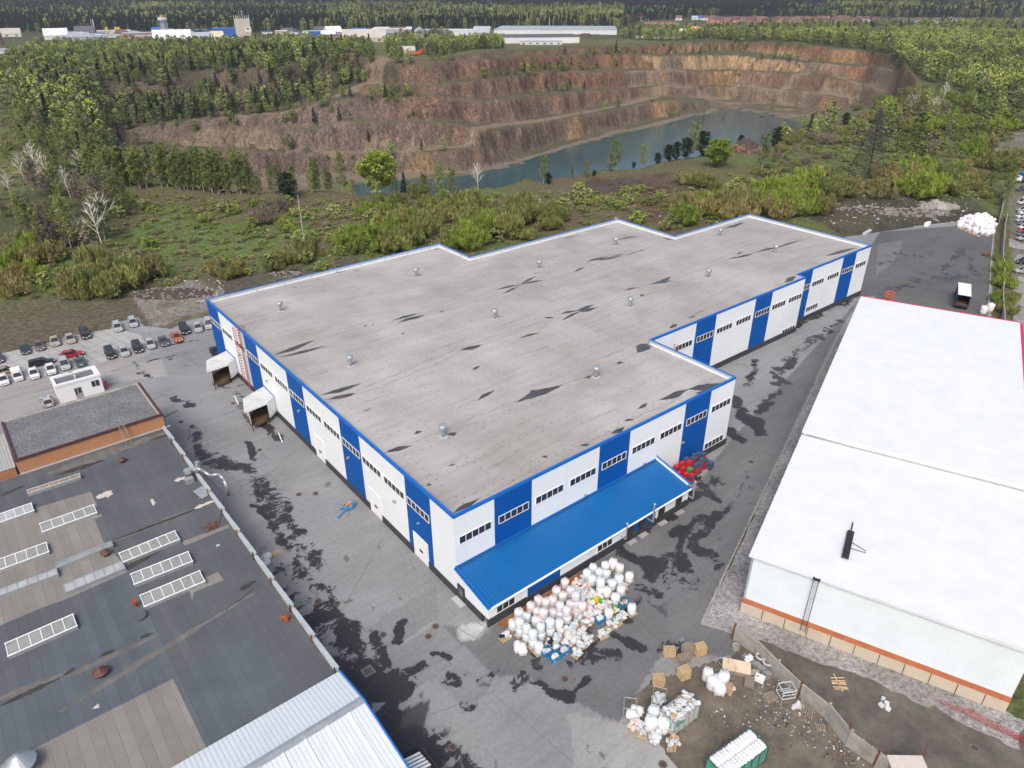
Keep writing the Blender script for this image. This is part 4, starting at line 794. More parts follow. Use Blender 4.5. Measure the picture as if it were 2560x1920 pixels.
# brick block with gravel roof
grR,t,b=nmat('roof_chippings'); pos=N(t,'TexCoord').outputs['Object']; c=ramp(t,noise(t,5.5,5,pos,.85),[(.3,(.035,.037,.042)),(.5,(.13,.135,.145)),(.68,(.37,.38,.39))]); c=mix(t,1.,c,ramp(t,noise(t,.3,4,pos),[(.35,G(.82)),(.65,G(1.12))]),'MULTIPLY'); c=mix(t,ramp(t,noise(t,.35,5,pos,.7),[(.63,G(0)),(.72,G(.7))]),c,(.03,.03,.032)); t.links.new(c,b.inputs['Base Color']); b.inputs['Roughness'].default_value=.95
brn=mat('brown_sheet_trim',(.075,.035,.035),.6,.2,1)
bb_=empty('brick_annex',(-38.2,53.,0),0,'orange brick block with grey gravel roof and brown edging','building')
mb=MB(); mb.bb(.1,19.9,.1,13.0,0,8.25); mb.build('brick_wall',brM,bb_)
mb=MB(); mb.bb(.2,19.8,.2,12.9,8.25,8.32); mb.build('roof',grR,bb_)
mb=MB(); 
for (a,b_,c_,d_) in ((0,20,-.05,.22),(0,.35,.223,12.9),(19.6,20,.223,12.9)): mb.bb(a,b_,c_,d_,8.18,8.55)
mb.build('roof_edging',brn,bb_); mb=MB(); mb.bb(.36,19.58,12.6,13.05,8.3,8.52);mb.bb(19.3,19.58,.3,12.58,8.32,8.45); mb.build('pale_flashing',concM,bb_)
mb=MB(); mb.bb(-.0,20.6,-.12,.08,ZL,ZL+.14); mb.build('base_flashing',copM,bb_)
mb=MB()
for s in (-.35,.35): mb.tube((14.2+s,-1.4,ZL+.02),(14.0+s,.0,9.),.05,n=5)
for k2 in range(8): f_=(k2+.5)/8; mb.box((14.2-.2*f_,-1.4+1.4*f_,ZL+3.*f_),(.95,.09,.05))
mb.build('wooden_ladder',woodG,bb_)
mb=MB(); mb.tube((19.9,.6,7.4),(22.4,.9,7.8),.07); mb.build('black_pipe',darkM,bb_); mb=MB(); mb.tube((20.02,.1,0),(20.02,.1,8.2),.08); mb.build('downpipe',brn,bb_)
# corrugated shed beside it
cs=ribbed('weathered_asbestos_sheet',(.33,.35,.36),0,.38,.9,.6,dark=.55)
o=empty('lean_to_shed',(-38.3,53,0),0,'grey corrugated lean-to roof left of the orange brick block','shed'); mb=MB(); mb.prism([(-9,2.),(-.05,2.),(-.05,11.5),(-9,11.5)],[6.3,6.3,7.1,7.1],[6.36,6.36,7.16,7.16]); mb.build('roof',cs,o); mb=MB(); mb.bb(-8.9,-.15,2.1,11.4,0,6.28); mb.build('wall',brM,o)
# ---- white gatehouse
gh=empty('gatehouse',(-29.1,84.1,0),0,'small white flat-roofed gatehouse with a dark window and doorway','building')
wg=mat('white_render',(.74,.76,.78),.7,.03,.5)
mb=MB(); mb.bb(0,7.4,0,4.2,0,3.3); mb.build('wall',wg,gh); mb=MB()
for (a,b_,c_,d_) in ((-.1,7.5,-.1,.42),(-.1,7.5,3.8,4.3),(-.1,.4,.423,3.797),(6.7,7.5,.423,3.797)): mb.bb(a,b_,c_,d_,3.3,3.75)
mb.build('parapet',wg,gh); mb=MB(); mb.bb(.4,6.7,.42,3.8,3.3,3.38); mb.build('roof',grR,gh)
mb=MB(); mb.bb(5.6,7.0,-.05,.02,1.5,2.8); w_=mb.build('window',whiteM,gh); mb=MB(); mb.bb(5.66,6.26,-.07,-.052,1.56,2.74);mb.bb(6.34,6.94,-.07,-.052,1.56,2.74); mb.build('panes',glass,w_)
mb=MB(); mb.bb(7.38,7.43,.3,1.8,1.5,2.8); mb.build('window',glass,gh)
mb=MB(); mb.bb(2.7,3.9,-.04,.3,.1,2.3); d_=mb.build('doorway',greyM,gh); mb=MB(); mb.bb(2.78,3.1,-.06,-.042,.9,2.1);mb.bb(3.3,3.8,-.06,-.042,1.1,2.1); mb.build('door_panes',glass,d_)
mb=MB(); mb.lathe([(.12,0),(.12,.5),(.18,.55),(.18,.7)],(3.6,1.6,3.38),n=8); mb.build('roof_pipe',whiteM,gh); mb=MB(); mb.bb(3.0,3.5,3.9,4.2,3.75,4.1); mb.build('roof_unit',greyM,gh)
bar=empty('parking_barrier',(-21.0,85.6,0),0,'orange barrier cabinet standing beside the white gatehouse','barrier'); mb=MB(); mb.bb(-.25,.25,-.2,.2,.0,1.25); mb.bb(-.28,.28,-.23,.23,1.25,1.32); mb.build('cabinet',mat('orange_paint',(.6,.09,.02),.5,.1),bar); mb=MB(); mb.tube((0,0,1.1),(.4,4.2,1.15),.05); mb.build('boom',mat('boom_paint',(.65,.62,.6),.5,.1),bar)
# ---- white metal roof at the bottom
mh=empty('metal_roof_building',(-18.6,-6.25,0),0,'white ribbed metal roof with blue edge trim beside the dark felt roof','building')
rfA=ribbed('white_sheet_near',(.56,.62,.66),0,.42,.35,.5,dark=.72); rfB=ribbed('white_standing_seam',(.60,.65,.69),0,.42,.3,.5,dark=.78)
mb=MB(); mb.prism([(-60,0),(0,0),(0,-5.1),(-60,-5.1)],[6.35,6.35,7.35,7.35],[6.42,6.42,7.42,7.42]); mb.build('rear_roof_slope',rfA,mh)
mb=MB(); mb.prism([(-60,-5.12),(0,-5.12),(0,-26),(-60,-26)],[7.35,7.35,4.4,4.4],[7.43,7.43,4.48,4.48]); mb.build('front_roof_slope',rfB,mh)
mb=MB(); mb.prism([(-60,-4.7),(.02,-4.7),(.02,-5.1),(-60,-5.1)],[7.36,7.36,7.44,7.44],[7.42,7.42,7.50,7.50]);mb.prism([(-60,-5.1),(.02,-5.1),(.02,-5.6),(-60,-5.6)],[7.44,7.44,7.36,7.36],[7.50,7.50,7.42,7.42]); mb.build('ridge_cap',greyM,mh)
for x in np.arange(-1.8,-30,-2.15):
    mb=MB(); mb.prism([(x,-5.6),(x+.13,-5.6),(x+.13,-26),(x,-26)],[7.36,7.36,4.49,4.49],[7.48,7.48,4.6,4.6]); mb.build('roof_seam',whiteM,mh)
mb=MB(); mb.prism([(0,.1),(.16,.1),(.16,-5.1),(0,-5.1)],[6.1,6.1,7.1,7.1],[6.5,6.5,7.5,7.5]);mb.prism([(0,-5.103),(.16,-5.103),(.16,-26),(0,-26)],[7.1,7.1,4.1,4.1],[7.5,7.5,4.55,4.55]); mb.build('edge_trim',trimB,mh)
mb=MB(); mb.bb(-60,-.1,-25.8,-.05,0,4.2); mb.prism([(-.3,-.05),(-.05,-.05),(-.05,-5.1),(-.3,-5.1)],4.2,[6.3,6.3,7.3,7.3]); mb.prism([(-.3,-5.1),(-.05,-5.1),(-.05,-25.8),(-.3,-25.8)],4.2,[7.3,7.3,4.4,4.4]); mb.build('wall',whiteM,mh)
mb=MB(); mb.prism([(-11.5,-5.8),(-11.4,-5.8),(-9.9,-12.5),(-10.1,-12.5)],[7.4,7.4,6.42,6.42],[7.48,7.48,6.5,6.5]); mb.build('dark_strap',darkM,mh)
x,y=XY(1032,1905,3.5); o=empty('entrance_canopy',(x,y,0),0,'small white slatted canopy over the dark side entrance','canopy'); mb=MB()
for k2 in range(5): mb.box((0,-1.0+k2*.45,3.5-.1*k2),(2.6,.25,.06),ry=.25)
mb.build('slats',whiteM,o); mb=MB(); mb.box((1.5,-.6,2.9),(.08,3.,1.3)); mb.box((0,1.3,2.9),(3.,.08,1.3)); mb.build('frame_panel',darkM,o); mb=MB()
for s in (-1.2,1.3): mb.tube((s,-1.9,0),(s,-1.9,3.),.07)
mb.build('posts',darkM,o)
# ================================================================ cars
def carpaint(name,c,r=.3): 
    m,t,b=nmat(name); b.inputs['Base Color'].default_value=(*c,1); b.inputs['Roughness'].default_value=r; b.inputs['Coat Weight'].default_value=.4; b.inputs['Metallic'].default_value=.15
    f=noise(t,2.,4); t.links.new(ramp(t,f,[(.3,tuple(x*.9 for x in c)),(.7,tuple(min(1,x*1.08) for x in c))]),b.inputs['Base Color']); return m
tyreM=mat('tyre_rubber',(.02,.02,.02),.9,.2); lampM=mat('headlamp_glass',(.6,.62,.62),.2,.1); tailM=mat('tail_lamp',(.35,.01,.01),.3,.1); plateM=mat('number_plate',(.75,.75,.72),.5,.05); carglass=mat('car_glass',(.015,.018,.022),.08,.2,spec=.7)
def car_mesh(kind):
    # side profile stations: x (rear -> front), z of the lower body top, halfwidth
    L={'sedan':4.5,'wagon':4.6,'suv':4.7,'hatch':4.1,'van':4.9,'pickup':4.5}[kind]; wd={'suv':1.88,'van':1.95}.get(kind,1.75); hb={'suv':.95,'van':1.05}.get(kind,.86); ht={'suv':1.68,'van':2.0,'hatch':1.5}.get(kind,1.44)
    st=[(-.5,.30,.45,.78),(-.485,.24,hb-.12,.88),(-.44,.2,hb,.95),(-.2,.19,hb+.03,1),(.1,.19,hb,1),(.2,.2,hb-.04,.99),(.36,.2,hb-.12,.96),(.455,.22,hb-.2,.9),(.5,.28,.52,.76)]
    o=empty('parked_car'); mb=MB(); vs=[];k=8
    for fx,zb,zt,fw_ in st:
        x=fx*L; w_=wd/2*fw_; mid=(zb+zt)/2+.05
        ring=[(x,-w_*.9,zb),(x,-w_,mid),(x,-w_*.95,zt-.06),(x,-w_*.8,zt),(x,w_*.8,zt),(x,w_*.95,zt-.06),(x,w_,mid),(x,w_*.9,zb)]
        vs+=ring
    fs=[(i*k+j,i*k+(j+1)%k,(i+1)*k+(j+1)%k,(i+1)*k+j) for i in range(len(st)-1) for j in range(k)]
    fs+=[tuple(range(k)),tuple(range((len(st)-1)*k,len(st)*k))[::-1]]
    mb.add(vs,[f[::-1] for f in fs])
    cab={'sedan':(-.38,-.24,.06,.22),'wagon':(-.485,-.44,.06,.22),'suv':(-.48,-.42,.10,.25),'hatch':(-.46,-.36,.04,.22),'van':(-.49,-.47,.22,.38),'pickup':(-.02,.0,.14,.28)}[kind]
    a,b_,c_,d_=[q_*L for q_ in cab]; z0=hb-.06; w0=wd/2*.86; w1=wd/2*.70
    # roof and pillars
    mb.add([(b_,-w1,ht-.05),(b_,w1,ht-.05),(c_,w1,ht-.05),(c_,-w1,ht-.05),(b_+.12,-w1*.9,ht),(b_+.12,w1*.9,ht),(c_-.12,w1*.9,ht),(c_-.12,-w1*.9,ht)],[(4,7,6,5),(0,3,7,4),(1,5,6,2),(0,4,5,1),(3,2,6,7)])
    for s in (-1,1):
        for (x0_,x1_) in ((a,b_),((a+b_)/2*.5+(c_+d_)/4-.05,(b_+c_)/2-.05),(d_,c_)):
            mb.tube((x0_,s*w0,z0),(x1_,s*w1,ht-.04),.045,n=4)
    mb.build('body',silver,o,smooth=False)
    if kind=='van': 
        mb=MB(); mb.bb(-.49*L,.12*L,-.94,.94,.8,2.35); mb.build('cargo_box',whiteM,o)
    if kind=='pickup':
        mb=MB(); mb.bb(-.48*L,-.04*L,-.8,.8,.85,1.55); mb.build('cargo_box',whiteM,o)
    g_=MB(); g_.add([(a+.02,-w0,z0),(a+.02,w0,z0),(d_-.02,w0,z0),(d_-.02,-w0,z0),(b_+.02,-w1,ht-.06),(b_+.02,w1,ht-.06),(c_-.02,w1,ht-.06),(c_-.02,-w1,ht-.06)],[(0,4,5,1),(1,5,6,2),(2,6,7,3),(3,7,4,0)]); g_.build('windows',carglass,o)
    for sx_ in (-.31,.30):
        for s in (-1,1):
            v=MB(); v.tube((sx_*L,s*(wd/2-.2),.32),(sx_*L,s*(wd/2+.01),.32),.32,n=14); wl=v.build('wheel',tyreM,o); v=MB(); v.tube((sx_*L,s*(wd/2-.1),.32),(sx_*L,s*(wd/2+.025),.32),.19,n=10); v.build('rim',greyM,wl)
    for s in (-1,1):
        v=MB(); v.box((.475*L,s*wd*.33,hb-.25),(.16,.34,.15),rz=-s*.25); v.build('headlight',lampM,o); v=MB(); v.box((-.488*L,s*wd*.36,hb-.18),(.1,.28,.16)); v.build('tail_light',tailM,o)
        v=MB(); v.blob((d_-.35,s*(w0+.16),z0+.12),(.14,.22,.14),n=6,k=4); v.build('mirror',darkM,o)
    v=MB(); v.bb(.497*L,.503*L,-.26,.26,.42,.53); v.bb(-.506*L,-.499*L,-.26,.26,.55,.66); v.build('number_plate',plateM,o)
    v=MB(); v.bb(.49*L,.4995*L,-.5,.5,.56,.66); v.build('grille',darkM,o)
    return o
silver=carpaint('silver_car_paint',(.42,.45,.47)); PC=dict(silver=silver,white=carpaint('white_car_paint',(.75,.76,.77)),black=carpaint('black_car_paint',(.016,.017,.02)),navy=carpaint('navy_car_paint',(.03,.055,.08)),beige=carpaint('beige_car_paint',(.40,.36,.29)),grey=carpaint('grey_car_paint',(.10,.10,.11)),red=carpaint('red_car_paint',(.42,.02,.03)),orange=carpaint('orange_car_paint',(.50,.11,.04)),green=carpaint('green_car_paint',(.05,.13,.12)),tan=carpaint('tan_car_paint',(.30,.24,.16)),bronze=carpaint('bronze_car_paint',(.14,.12,.12)))
protos={}
def car(kind,paint,p,h,label,grp):
    new=kind not in protos
    if new: protos[kind]=car_mesh(kind); o=protos[kind]
    else: o=dup(protos[kind])
    o.location=(p[0],p[1],p[2] if len(p)>2 else .0); o.rotation_euler=(0,0,h)
    tag(o,label,'car',grp)
    if 'delivery' in label: o['category']='van'
    for ch in o.children:
        if ch.name.startswith('body') or (ch.name.startswith('cargo') and paint!='white'):
            ch.material_slots[0].link='OBJECT'; ch.material_slots[0].material=PC[paint]
    return o
def carT(x0,y0,x1,y1,kind,paint,label,grp='cars in the left car park'):
    a=XY(x0/3.456,480+y0/3.456,.5);b_=XY(x1/3.456,480+y1/3.456,.5); car(kind,paint,((a[0]+b_[0])/2,(a[1]+b_[1])/2),math.atan2(b_[1]-a[1],b_[0]-a[0]),label,grp)
for r_ in [
(200,1325,228,1395,'sedan','navy','dark blue sedan at the left end of the back parking row'),(320,1290,358,1365,'sedan','bronze','grey-brown sedan second from the left in the back row'),(460,1250,490,1330,'sedan','beige','pale beige sedan between the grey-brown sedan and another beige one'),(590,1230,625,1305,'sedan','beige','beige sedan just left of the black crossover in the back row'),(715,1185,755,1270,'suv','black','black crossover at the slab edge beside the beige sedan'),(995,1125,1035,1210,'wagon','silver','silver estate car left of its twin on the slab edge'),(1130,1085,1168,1170,'wagon','silver','silver estate car beside the rubble, right of its twin'),(930,1350,975,1440,'suv','black','black off-roader at the left end of the middle row'),(1050,1335,1095,1420,'sedan','silver','silver sedan between two black cars of the middle row'),(1165,1300,1210,1390,'suv','black','black crossover between two silver cars of the middle row'),(1280,1275,1320,1355,'hatch','silver','silver hatchback left of the black sedan in the middle row'),(1390,1250,1435,1330,'sedan','grey','dark sedan left of the orange car'),(1505,1220,1550,1285,'sedan','orange','orange sedan parked near the warehouse'),(1575,1150,1615,1225,'suv','black','small black off-roader right of the orange car'),(1700,1130,1722,1210,'sedan','silver','silver sedan beside the black off-roader near the warehouse'),(1795,1090,1815,1190,'suv','silver','silver off-roader half hidden by the warehouse corner'),
(530,1420,700,1385,'sedan','red','bright red sedan parked sideways'),(280,1490,440,1455,'wagon','black','black estate car parked sideways left of the red one'),(0,1560,90,1535,'sedan','tan','tan sedan parked sideways at the left edge'),(418,1480,458,1580,'sedan','white','white sedan in front of the black estate'),(275,1520,312,1615,'sedan','white','white sedan left of the one before the black estate'),(130,1540,170,1635,'pickup','white','small white pickup van with a box body'),(15,1580,45,1665,'sedan','white','white sedan cut by the left picture edge'),(538,1440,578,1540,'suv','silver','silver off-roader between white and green cars'),(705,1500,672,1425,'sedan','green','dark green sedan showing its rear lights'),(1835,1345,1885,1425,'sedan','black','black car parked against the blue warehouse corner'),(-30,1400,-5,1470,'sedan','grey','dark car at the far left picture edge')]: carT(*r_)
a=XY(124,1015,.5);b_=XY(111,992,.5); car('hatch','silver',((a[0]+b_[0])/2,(a[1]+b_[1])/2),math.atan2(b_[1]-a[1],b_[0]-a[0]),'silver hatchback with roof window behind the brick block','cars in the left car park')
lh_=math.atan2(-rt[1],-rt[0])
for cx_,cy_,kind,paint,lab in [(655,510,'suv','navy','dark blue car beside the blue trailer'),(668,620,'van','white','white delivery van at the far right lot'),(658,682,'sedan','silver','silver sedan next to the white van'),(672,705,'sedan','white','white car second below the white van'),(655,738,'sedan','white','white sedan in the middle of the right lot'),(650,768,'sedan','silver','silver sedan above the maroon car'),(672,795,'sedan','bronze','maroon-brown car in the right lot'),(668,828,'hatch','white','white hatchback above the red car'),(668,858,'sedan','red','red car in the row at the right edge'),(670,886,'sedan','grey','dark grey car below the red one'),(668,918,'wagon','silver','silver estate at the near end of the right row'),(665,1118,'suv','black','black car parked alone on the right slab'),(655,1192,'sedan','silver','silver sedan parked alone nearest on the right slab')]:
    p=hit(2360+cx_/3.32,320+cy_/3.32+3); car(kind,paint,(p[0],p[1],p[2]+.05),lh_+random.uniform(-.12,.12),lab,'cars in the right-hand lot')
def lorry(name,p,h,box,boxm,cabm,label,openrear=False,top=3.5,mark=None):
    o=empty(name,(p[0],p[1],p[2] if len(p)>2 else 0),h,label,'truck'); L,Wd=box
    if openrear:
        mb=MB(); mb.bb(-L/2,L/2,-Wd/2,Wd/2,1.0,1.12); mb.bb(-L/2,L/2,-Wd/2,-Wd/2+.06,1.12,top);mb.bb(-L/2,L/2,Wd/2-.06,Wd/2,1.12,top);mb.bb(L/2-.06,L/2,-Wd/2+.06,Wd/2-.06,1.12,top); mb.build('box_body',boxm[0],o); mb=MB(); mb.bb(-L/2,L/2,-Wd/2,Wd/2,top,top+.05); mb.build('box_roof',boxm[1],o)
        mb=MB(); mb.bb(-L/2-.06,-L/2,-Wd/2,-Wd/2+.12,1,top);mb.bb(-L/2-.06,-L/2,Wd/2-.12,Wd/2,1,top);mb.bb(-L/2-.12,-L/2,-Wd/2,Wd/2,.75,1.0); mb.build('rear_frame',boxm[2],o); mb=MB(); mb.bb(-L/2+.02,L/2-.07,-Wd/2+.07,Wd/2-.07,1.121,1.14); mb.build('cargo_floor',rampM,o)
    else:
        mb=MB(); mb.bb(-L/2,L/2,-Wd/2,Wd/2,1.0,top); mb.build('box_body',boxm[0],o); mb=MB(); mb.bb(-L/2,L/2,-Wd/2,Wd/2,top,top+.05); mb.build('box_roof',boxm[1],o)
        if mark: mb=MB(); mb.add([(-L*.12,-Wd/2*.7,top+.06),(L*.12,-Wd/2*.7,top+.06),(L*.12,Wd/2*.7,top+.06),(-L*.12,Wd/2*.7,top+.06)],[(0,1,2,3)]); mb.build('roof_mark',whiteM,o)
    mb=MB(); mb.prism([(L/2+.15,-1.05),(L/2+1.9,-1.0),(L/2+1.9,1.0),(L/2+.15,1.05)],.6,[2.4,1.7,1.7,2.4]); c_=mb.build('cab',cabm,o); mb=MB(); mb.box((L/2+1.2,0,2.02),(.9,1.8,.05),ry=.42); mb.build('windscreen',carglass,c_)
    mb=MB(); mb.bb(-L/2,L/2+1.8,-.5,.5,.55,.98); mb.build('chassis',darkM,o)
    for x in (-L/2+1.,L/2+1.):
        for s in (-1,1): v=MB(); v.tube((x,s*(Wd/2-.35),.48),(x,s*Wd/2,.48),.48,n=14); wl=v.build('wheel',tyreM,o); v=MB(); v.tube((x,s*(Wd/2-.2),.48),(x,s*(Wd/2+.02),.48),.25,n=10); v.build('rim',greyM,wl)
    for s in (-1,1): v=MB(); v.bb(-L/2-.14,-L/2-.1,s*Wd*.38-.15,s*Wd*.38+.15,.8,.95); v.build('tail_light',tailM,o)
    return o
a=XY(*(1920+1610/3.456,480+1000/3.456),0.8);b_=XY(1920+1710/3.456,480+1015/3.456,.8); c_=XY(1920+1643/3.456,480+890/3.456,3.5); e_=XY(1920+1645/3.456,480+785/3.456,3.5); f_=XY(1920+1757/3.456,480+900/3.456,3.5)
Lb=math.hypot(e_[0]-c_[0],e_[1]-c_[1]); hd=math.atan2(e_[1]-c_[1],e_[0]-c_[0]); Wb=math.hypot(f_[0]-c_[0],f_[1]-c_[1])
lorry('box_truck',(((e_[0]+f_[0])/2),((e_[1]+f_[1])/2)),hd,(max(4.2,Lb),min(2.7,max(2.2,Wb))),(mat('navy_truck_body',(.02,.04,.08),.5),whiteM,mat('navy_frame',(.02,.03,.06),.5)),mat('white_cab',(.7,.7,.7),.4),'white-roofed box truck with its dark rear doors open',True)
tr=mat('blue_tarpaulin',(.02,.13,.45),.5,.1); trr=mat('red_tarpaulin',(.45,.02,.03),.5,.1)
p=hit(2360+690/3.32,320+338/3.32); lorry('box_truck',p,lh_,(6,2.5),(trr,trr,trr),darkM,'red covered lorry farthest up the right-hand lot'); p=hit(2360+690/3.32,320+450/3.32); lorry('box_truck',p,lh_,(6,2.5),(tr,tr,tr),whiteM,'blue covered lorry with a white square on its roof',mark=True)
# ================================================================ pallets, big bags, parcels
def pallet_mb(mb=None,z=0,L=1.2,Wd=.8,n=7):
    mb=mb or MB()
    for y in (-Wd/2+.05,0,Wd/2-.05):
        for x_ in (-L/2,-.07,L/2-.14): mb.bb(x_,x_+.14,y-.05,y+.05,z+.02,z+.1)
        mb.bb(-L/2,L/2,y-.05,y+.05,z,z+.019)
    for i in range(n): x=-L/2+(L-.12)*i/(n-1); mb.bb(x,x+.12,-Wd/2,Wd/2,z+.1+.001,z+.14)
    return mb
pal0=None
def pallet(x,y,rz,z=0,label='pale wooden pallet under a load by the low annex',grp='pallets under the bags',L=1.2,m=None):
    global pal0
    if pal0 is None:
        mb=MB(); Wd=.9
        for yy in (-Wd/2+.06,0,Wd/2-.06): mb.bb(-.6,.6,yy-.05,yy+.05,0,.1)
        o=mb.build('wooden_pallet',woodM); mb=MB()
        for i in range(7): xx=-.6+1.08*i/6; mb.bb(xx,xx+.12,-Wd/2,Wd/2,.101,.14)
        mb.build('deck_boards',woodM,o); pal0=o; o.location=(x,y,z); o.rotation_euler=(0,0,rz)
    else: o=dup(pal0,(x,y,z),rz)
    tag(o,label,'pallet',grp); return o
def fab(name,c,dirt=None):
    m,t,b=nmat(name); f=noise(t,2.2,6,None,.7); cc=ramp(t,f,[(.3,tuple(v*.86 for v in c)),(.7,tuple(min(.9,v*1.06) for v in c))])
    t.links.new(cc,b.inputs['Base Color']); b.inputs['Roughness'].default_value=.6; b.inputs['Specular IOR Level'].default_value=.3
    try: b.inputs['Subsurface Weight'].default_value=.0
    except: pass
    bump(t,b,noise(t,5,6,None,.7,1.),.8,.12); return m
bagW=fab('white_woven_bag',(.76,.77,.78)); bagB=fab('bluish_woven_bag',(.68,.75,.77)); bagP=fab('pinkish_woven_bag',(.74,.69,.69)); bagL=fab('lilac_woven_bag',(.68,.67,.72))
bagmats=[bagW,bagB,bagP,bagL]; bagpro={}
def bag(x,y,mi,z=0,s=1.,lean=0,label='',grp='big bags stored beside the annex',hh=1.15,lying=False):
    vkey=(mi,random.randrange(3),round(hh,1))
    if vkey not in bagpro:
        mb=MB(); r=.52
        pr=[(.40,0),(.50,.06),(.54,hh*.3),(.51,hh*.55),(.55,hh*.8),(.47,hh*.97),(.36,hh*1.02)]
        mb.lathe(pr,n=16,j=.07,m=0); o=mb.build('bulk_bag',bagmats[mi],smooth=True)
        mb=MB(); mb.lathe([(.34,hh*1.0),(.2,hh*1.04),(.07,hh*1.07),(.10,hh*1.12),(.04,hh*1.13)],n=9,j=.25); mb.build('tied_top',bagmats[mi],o,smooth=True)
        mb=MB()
        for q_ in range(4):
            a_=math.pi/4+q_*math.pi/2; ca,sa=math.cos(a_),math.sin(a_); mb.path([(.42*ca-.08*sa,.42*sa+.08*ca,hh*.95),(.5*ca,.5*sa,hh*1.09),(.42*ca+.08*sa,.42*sa-.08*ca,hh*.95)],.014,n=4)
        mb.build('lifting_loops',bagmats[0],o); bagpro[vkey]=o
    else: o=dup(bagpro[vkey])
    o.location=(x,y,z); o.rotation_euler=((math.pi/2*.96 if lying else random.uniform(-.04,.04)),random.uniform(-.04,.04),random.random()*6.3 if not lying else lean); o.scale=(s*random.uniform(.94,1.06),)*2+(s,)
    tag(o,label,'bulk bag',grp); return o
def C(x,y,z=0.): return XY(1120+x/3.456,1320+y/3.456,z)
BAGS=[(560,775,885,1),(622,780,935,1),(680,840,985,1),(735,870,1035,1),(800,850,975,1),(880,795,935,1),(955,790,885,0),(680,730,825,1),(612,730,790,1),(762,785,860,0),(715,625,735,2),(780,585,680,2),(845,625,700,2),(905,600,680,2),(770,680,780,2),(825,715,850,2),(898,670,790,3),(965,655,790,3),(1025,660,830,3),(1050,635,720,2),(935,488,600,2),(1008,458,530,2),(990,535,645,2),(1055,490,600,2),(1100,570,700,3),(1160,655,730,2),(1200,380,450,1),(1250,320,400,1),(1300,370,440,1),(1315,420,580,1),(1245,420,500,1),(1355,290,385,0),(1423,265,360,0),(1480,305,400,0),(1475,390,495,1),(1365,380,450,1),(1560,378,475,0),(1370,505,605,0),(1415,470,540,1),(1445,545,660,0),(1490,520,590,0),(1385,715,790,0),(1585,645,750,0),(785,970,1085,0)]
cn=['white','bluish white','pinkish','lilac-white']
for x,yt_,yb_,mi in BAGS:
    p=C(x,yb_-16,.15); dbl=(yb_-yt_)>122; rz=random.uniform(-.1,.1)
    pallet(p[0],p[1],rz)
    hh=1.2 if not dbl else 1.15
    lab=f'{cn[mi]} full bulk bag standing on a pallet in the pile beside the annex'
    bag(p[0],p[1],mi,.15,1.05,0,lab,f'{cn[mi]} bulk bags beside the annex',hh)
    if dbl: bag(p[0],p[1]+.05,mi,.15+hh*1.05,1.0,0,f'{cn[mi]} bulk bag stacked on top of another in the pile beside the annex',f'{cn[mi]} bulk bags stacked on others',hh)
for x,y,l in ((600,1000,.2),(640,1020,.3)): p=C(x,y,.4); bag(p[0],p[1],0,.55,1.0,-.6,'white bulk bag lying on its side in front of the pile','lying white bags in front of the pile',1.2,True)
pmats=[fab('white_film_parcel',(.66,.68,.69)),fab('pale_blue_parcel',(.55,.65,.70)),fab('pink_parcel',(.74,.60,.59)),fab('peach_parcel',(.75,.66,.57)),fab('green_tint_parcel',(.50,.63,.57)),fab('yellow_sack',(.78,.55,.02)),fab('green_sack',(.08,.5,.06)),fab('black_sack',(.02,.02,.03)),fab('cardboard_parcel',(.42,.28,.17)),fab('grey_film_parcel',(.52,.55,.57))]
def parcels(x,y,mis,n=12,z=.15,label='',hgt=.75,sp=(1.15,.95),name='parcel_heap',grp='wrapped parcel loads beside the annex'):
    mb=MB(); 
    for k_ in range(n):
        f_=k_/n; a_=random.uniform(-.5,.5)*sp[0]*(1-f_*.35);b2=random.uniform(-.5,.5)*sp[1]*(1-f_*.35); d_=random.uniform(.34,.6)
        mb.blob((a_,b2,.12+f_*hgt*.85),(d_,d_*random.uniform(.6,.9),d_*random.uniform(.45,.7)),random.random()*3,.10,random.choice(mis),p=.35,n=8,k=4,tilt=random.uniform(-.4,.4))
    o=mb.build(name,pmats,loc=(x,y,z)); o.rotation_euler=(0,0,random.uniform(-.15,.15)); return tag(o,label,'parcel load',grp)
pn=['white','pale blue','pink','peach','pale green','yellow','green','black','brown','grey']
LO=[(490,930,[0,0,7],1),(1205,505,[2,2,0],2),(1100,480,[2,3],2),(1110,545,[2,0],2),(1155,450,[4,9],4),(1165,555,[4,0,9],4),(1255,560,[9,0],9),(1170,610,[2,1,0],1),(1225,590,[2,2,0],2),(1300,600,[3,3,0],3),(1240,650,[2,3,0],2),(1380,650,[9,0,2],9),(1290,700,[2,9],2),(1220,690,[2,0],2),(1330,690,[3,2,0],3),(1210,735,[2,0],2),(1290,740,[2,9,0],2),(1095,740,[2,2,0],2),(1135,770,[9,0],9),(1190,815,[1,1,0],1),(1230,790,[2,0],2),(1090,835,[1,0,9],1),(1160,895,[1,3,0],1),(1000,890,[3,3,0],3),(1050,890,[0,1],0),(1110,910,[9,0,2],9),(950,945,[1,9,0],1),(1085,960,[0,0,3],0),(1020,1000,[1,0],1),(880,985,[0,9,7],9),(935,1020,[0,4],0),(1210,955,[1,0],1),(1155,1005,[1,0],1),(1115,1070,[1,0],1),(1340,910,[0,0],0),(1400,840,[1,0],1),(1460,810,[1,4],1),(1500,755,[1,4,0],1),(1510,505,[9,0],9),(1440,720,[6,5,7,0],6),(1275,630,[5,5,6],5),(1410,480,[1,9],1),(1150,690,[9,0],9),(1040,940,[3,0,2],3)]
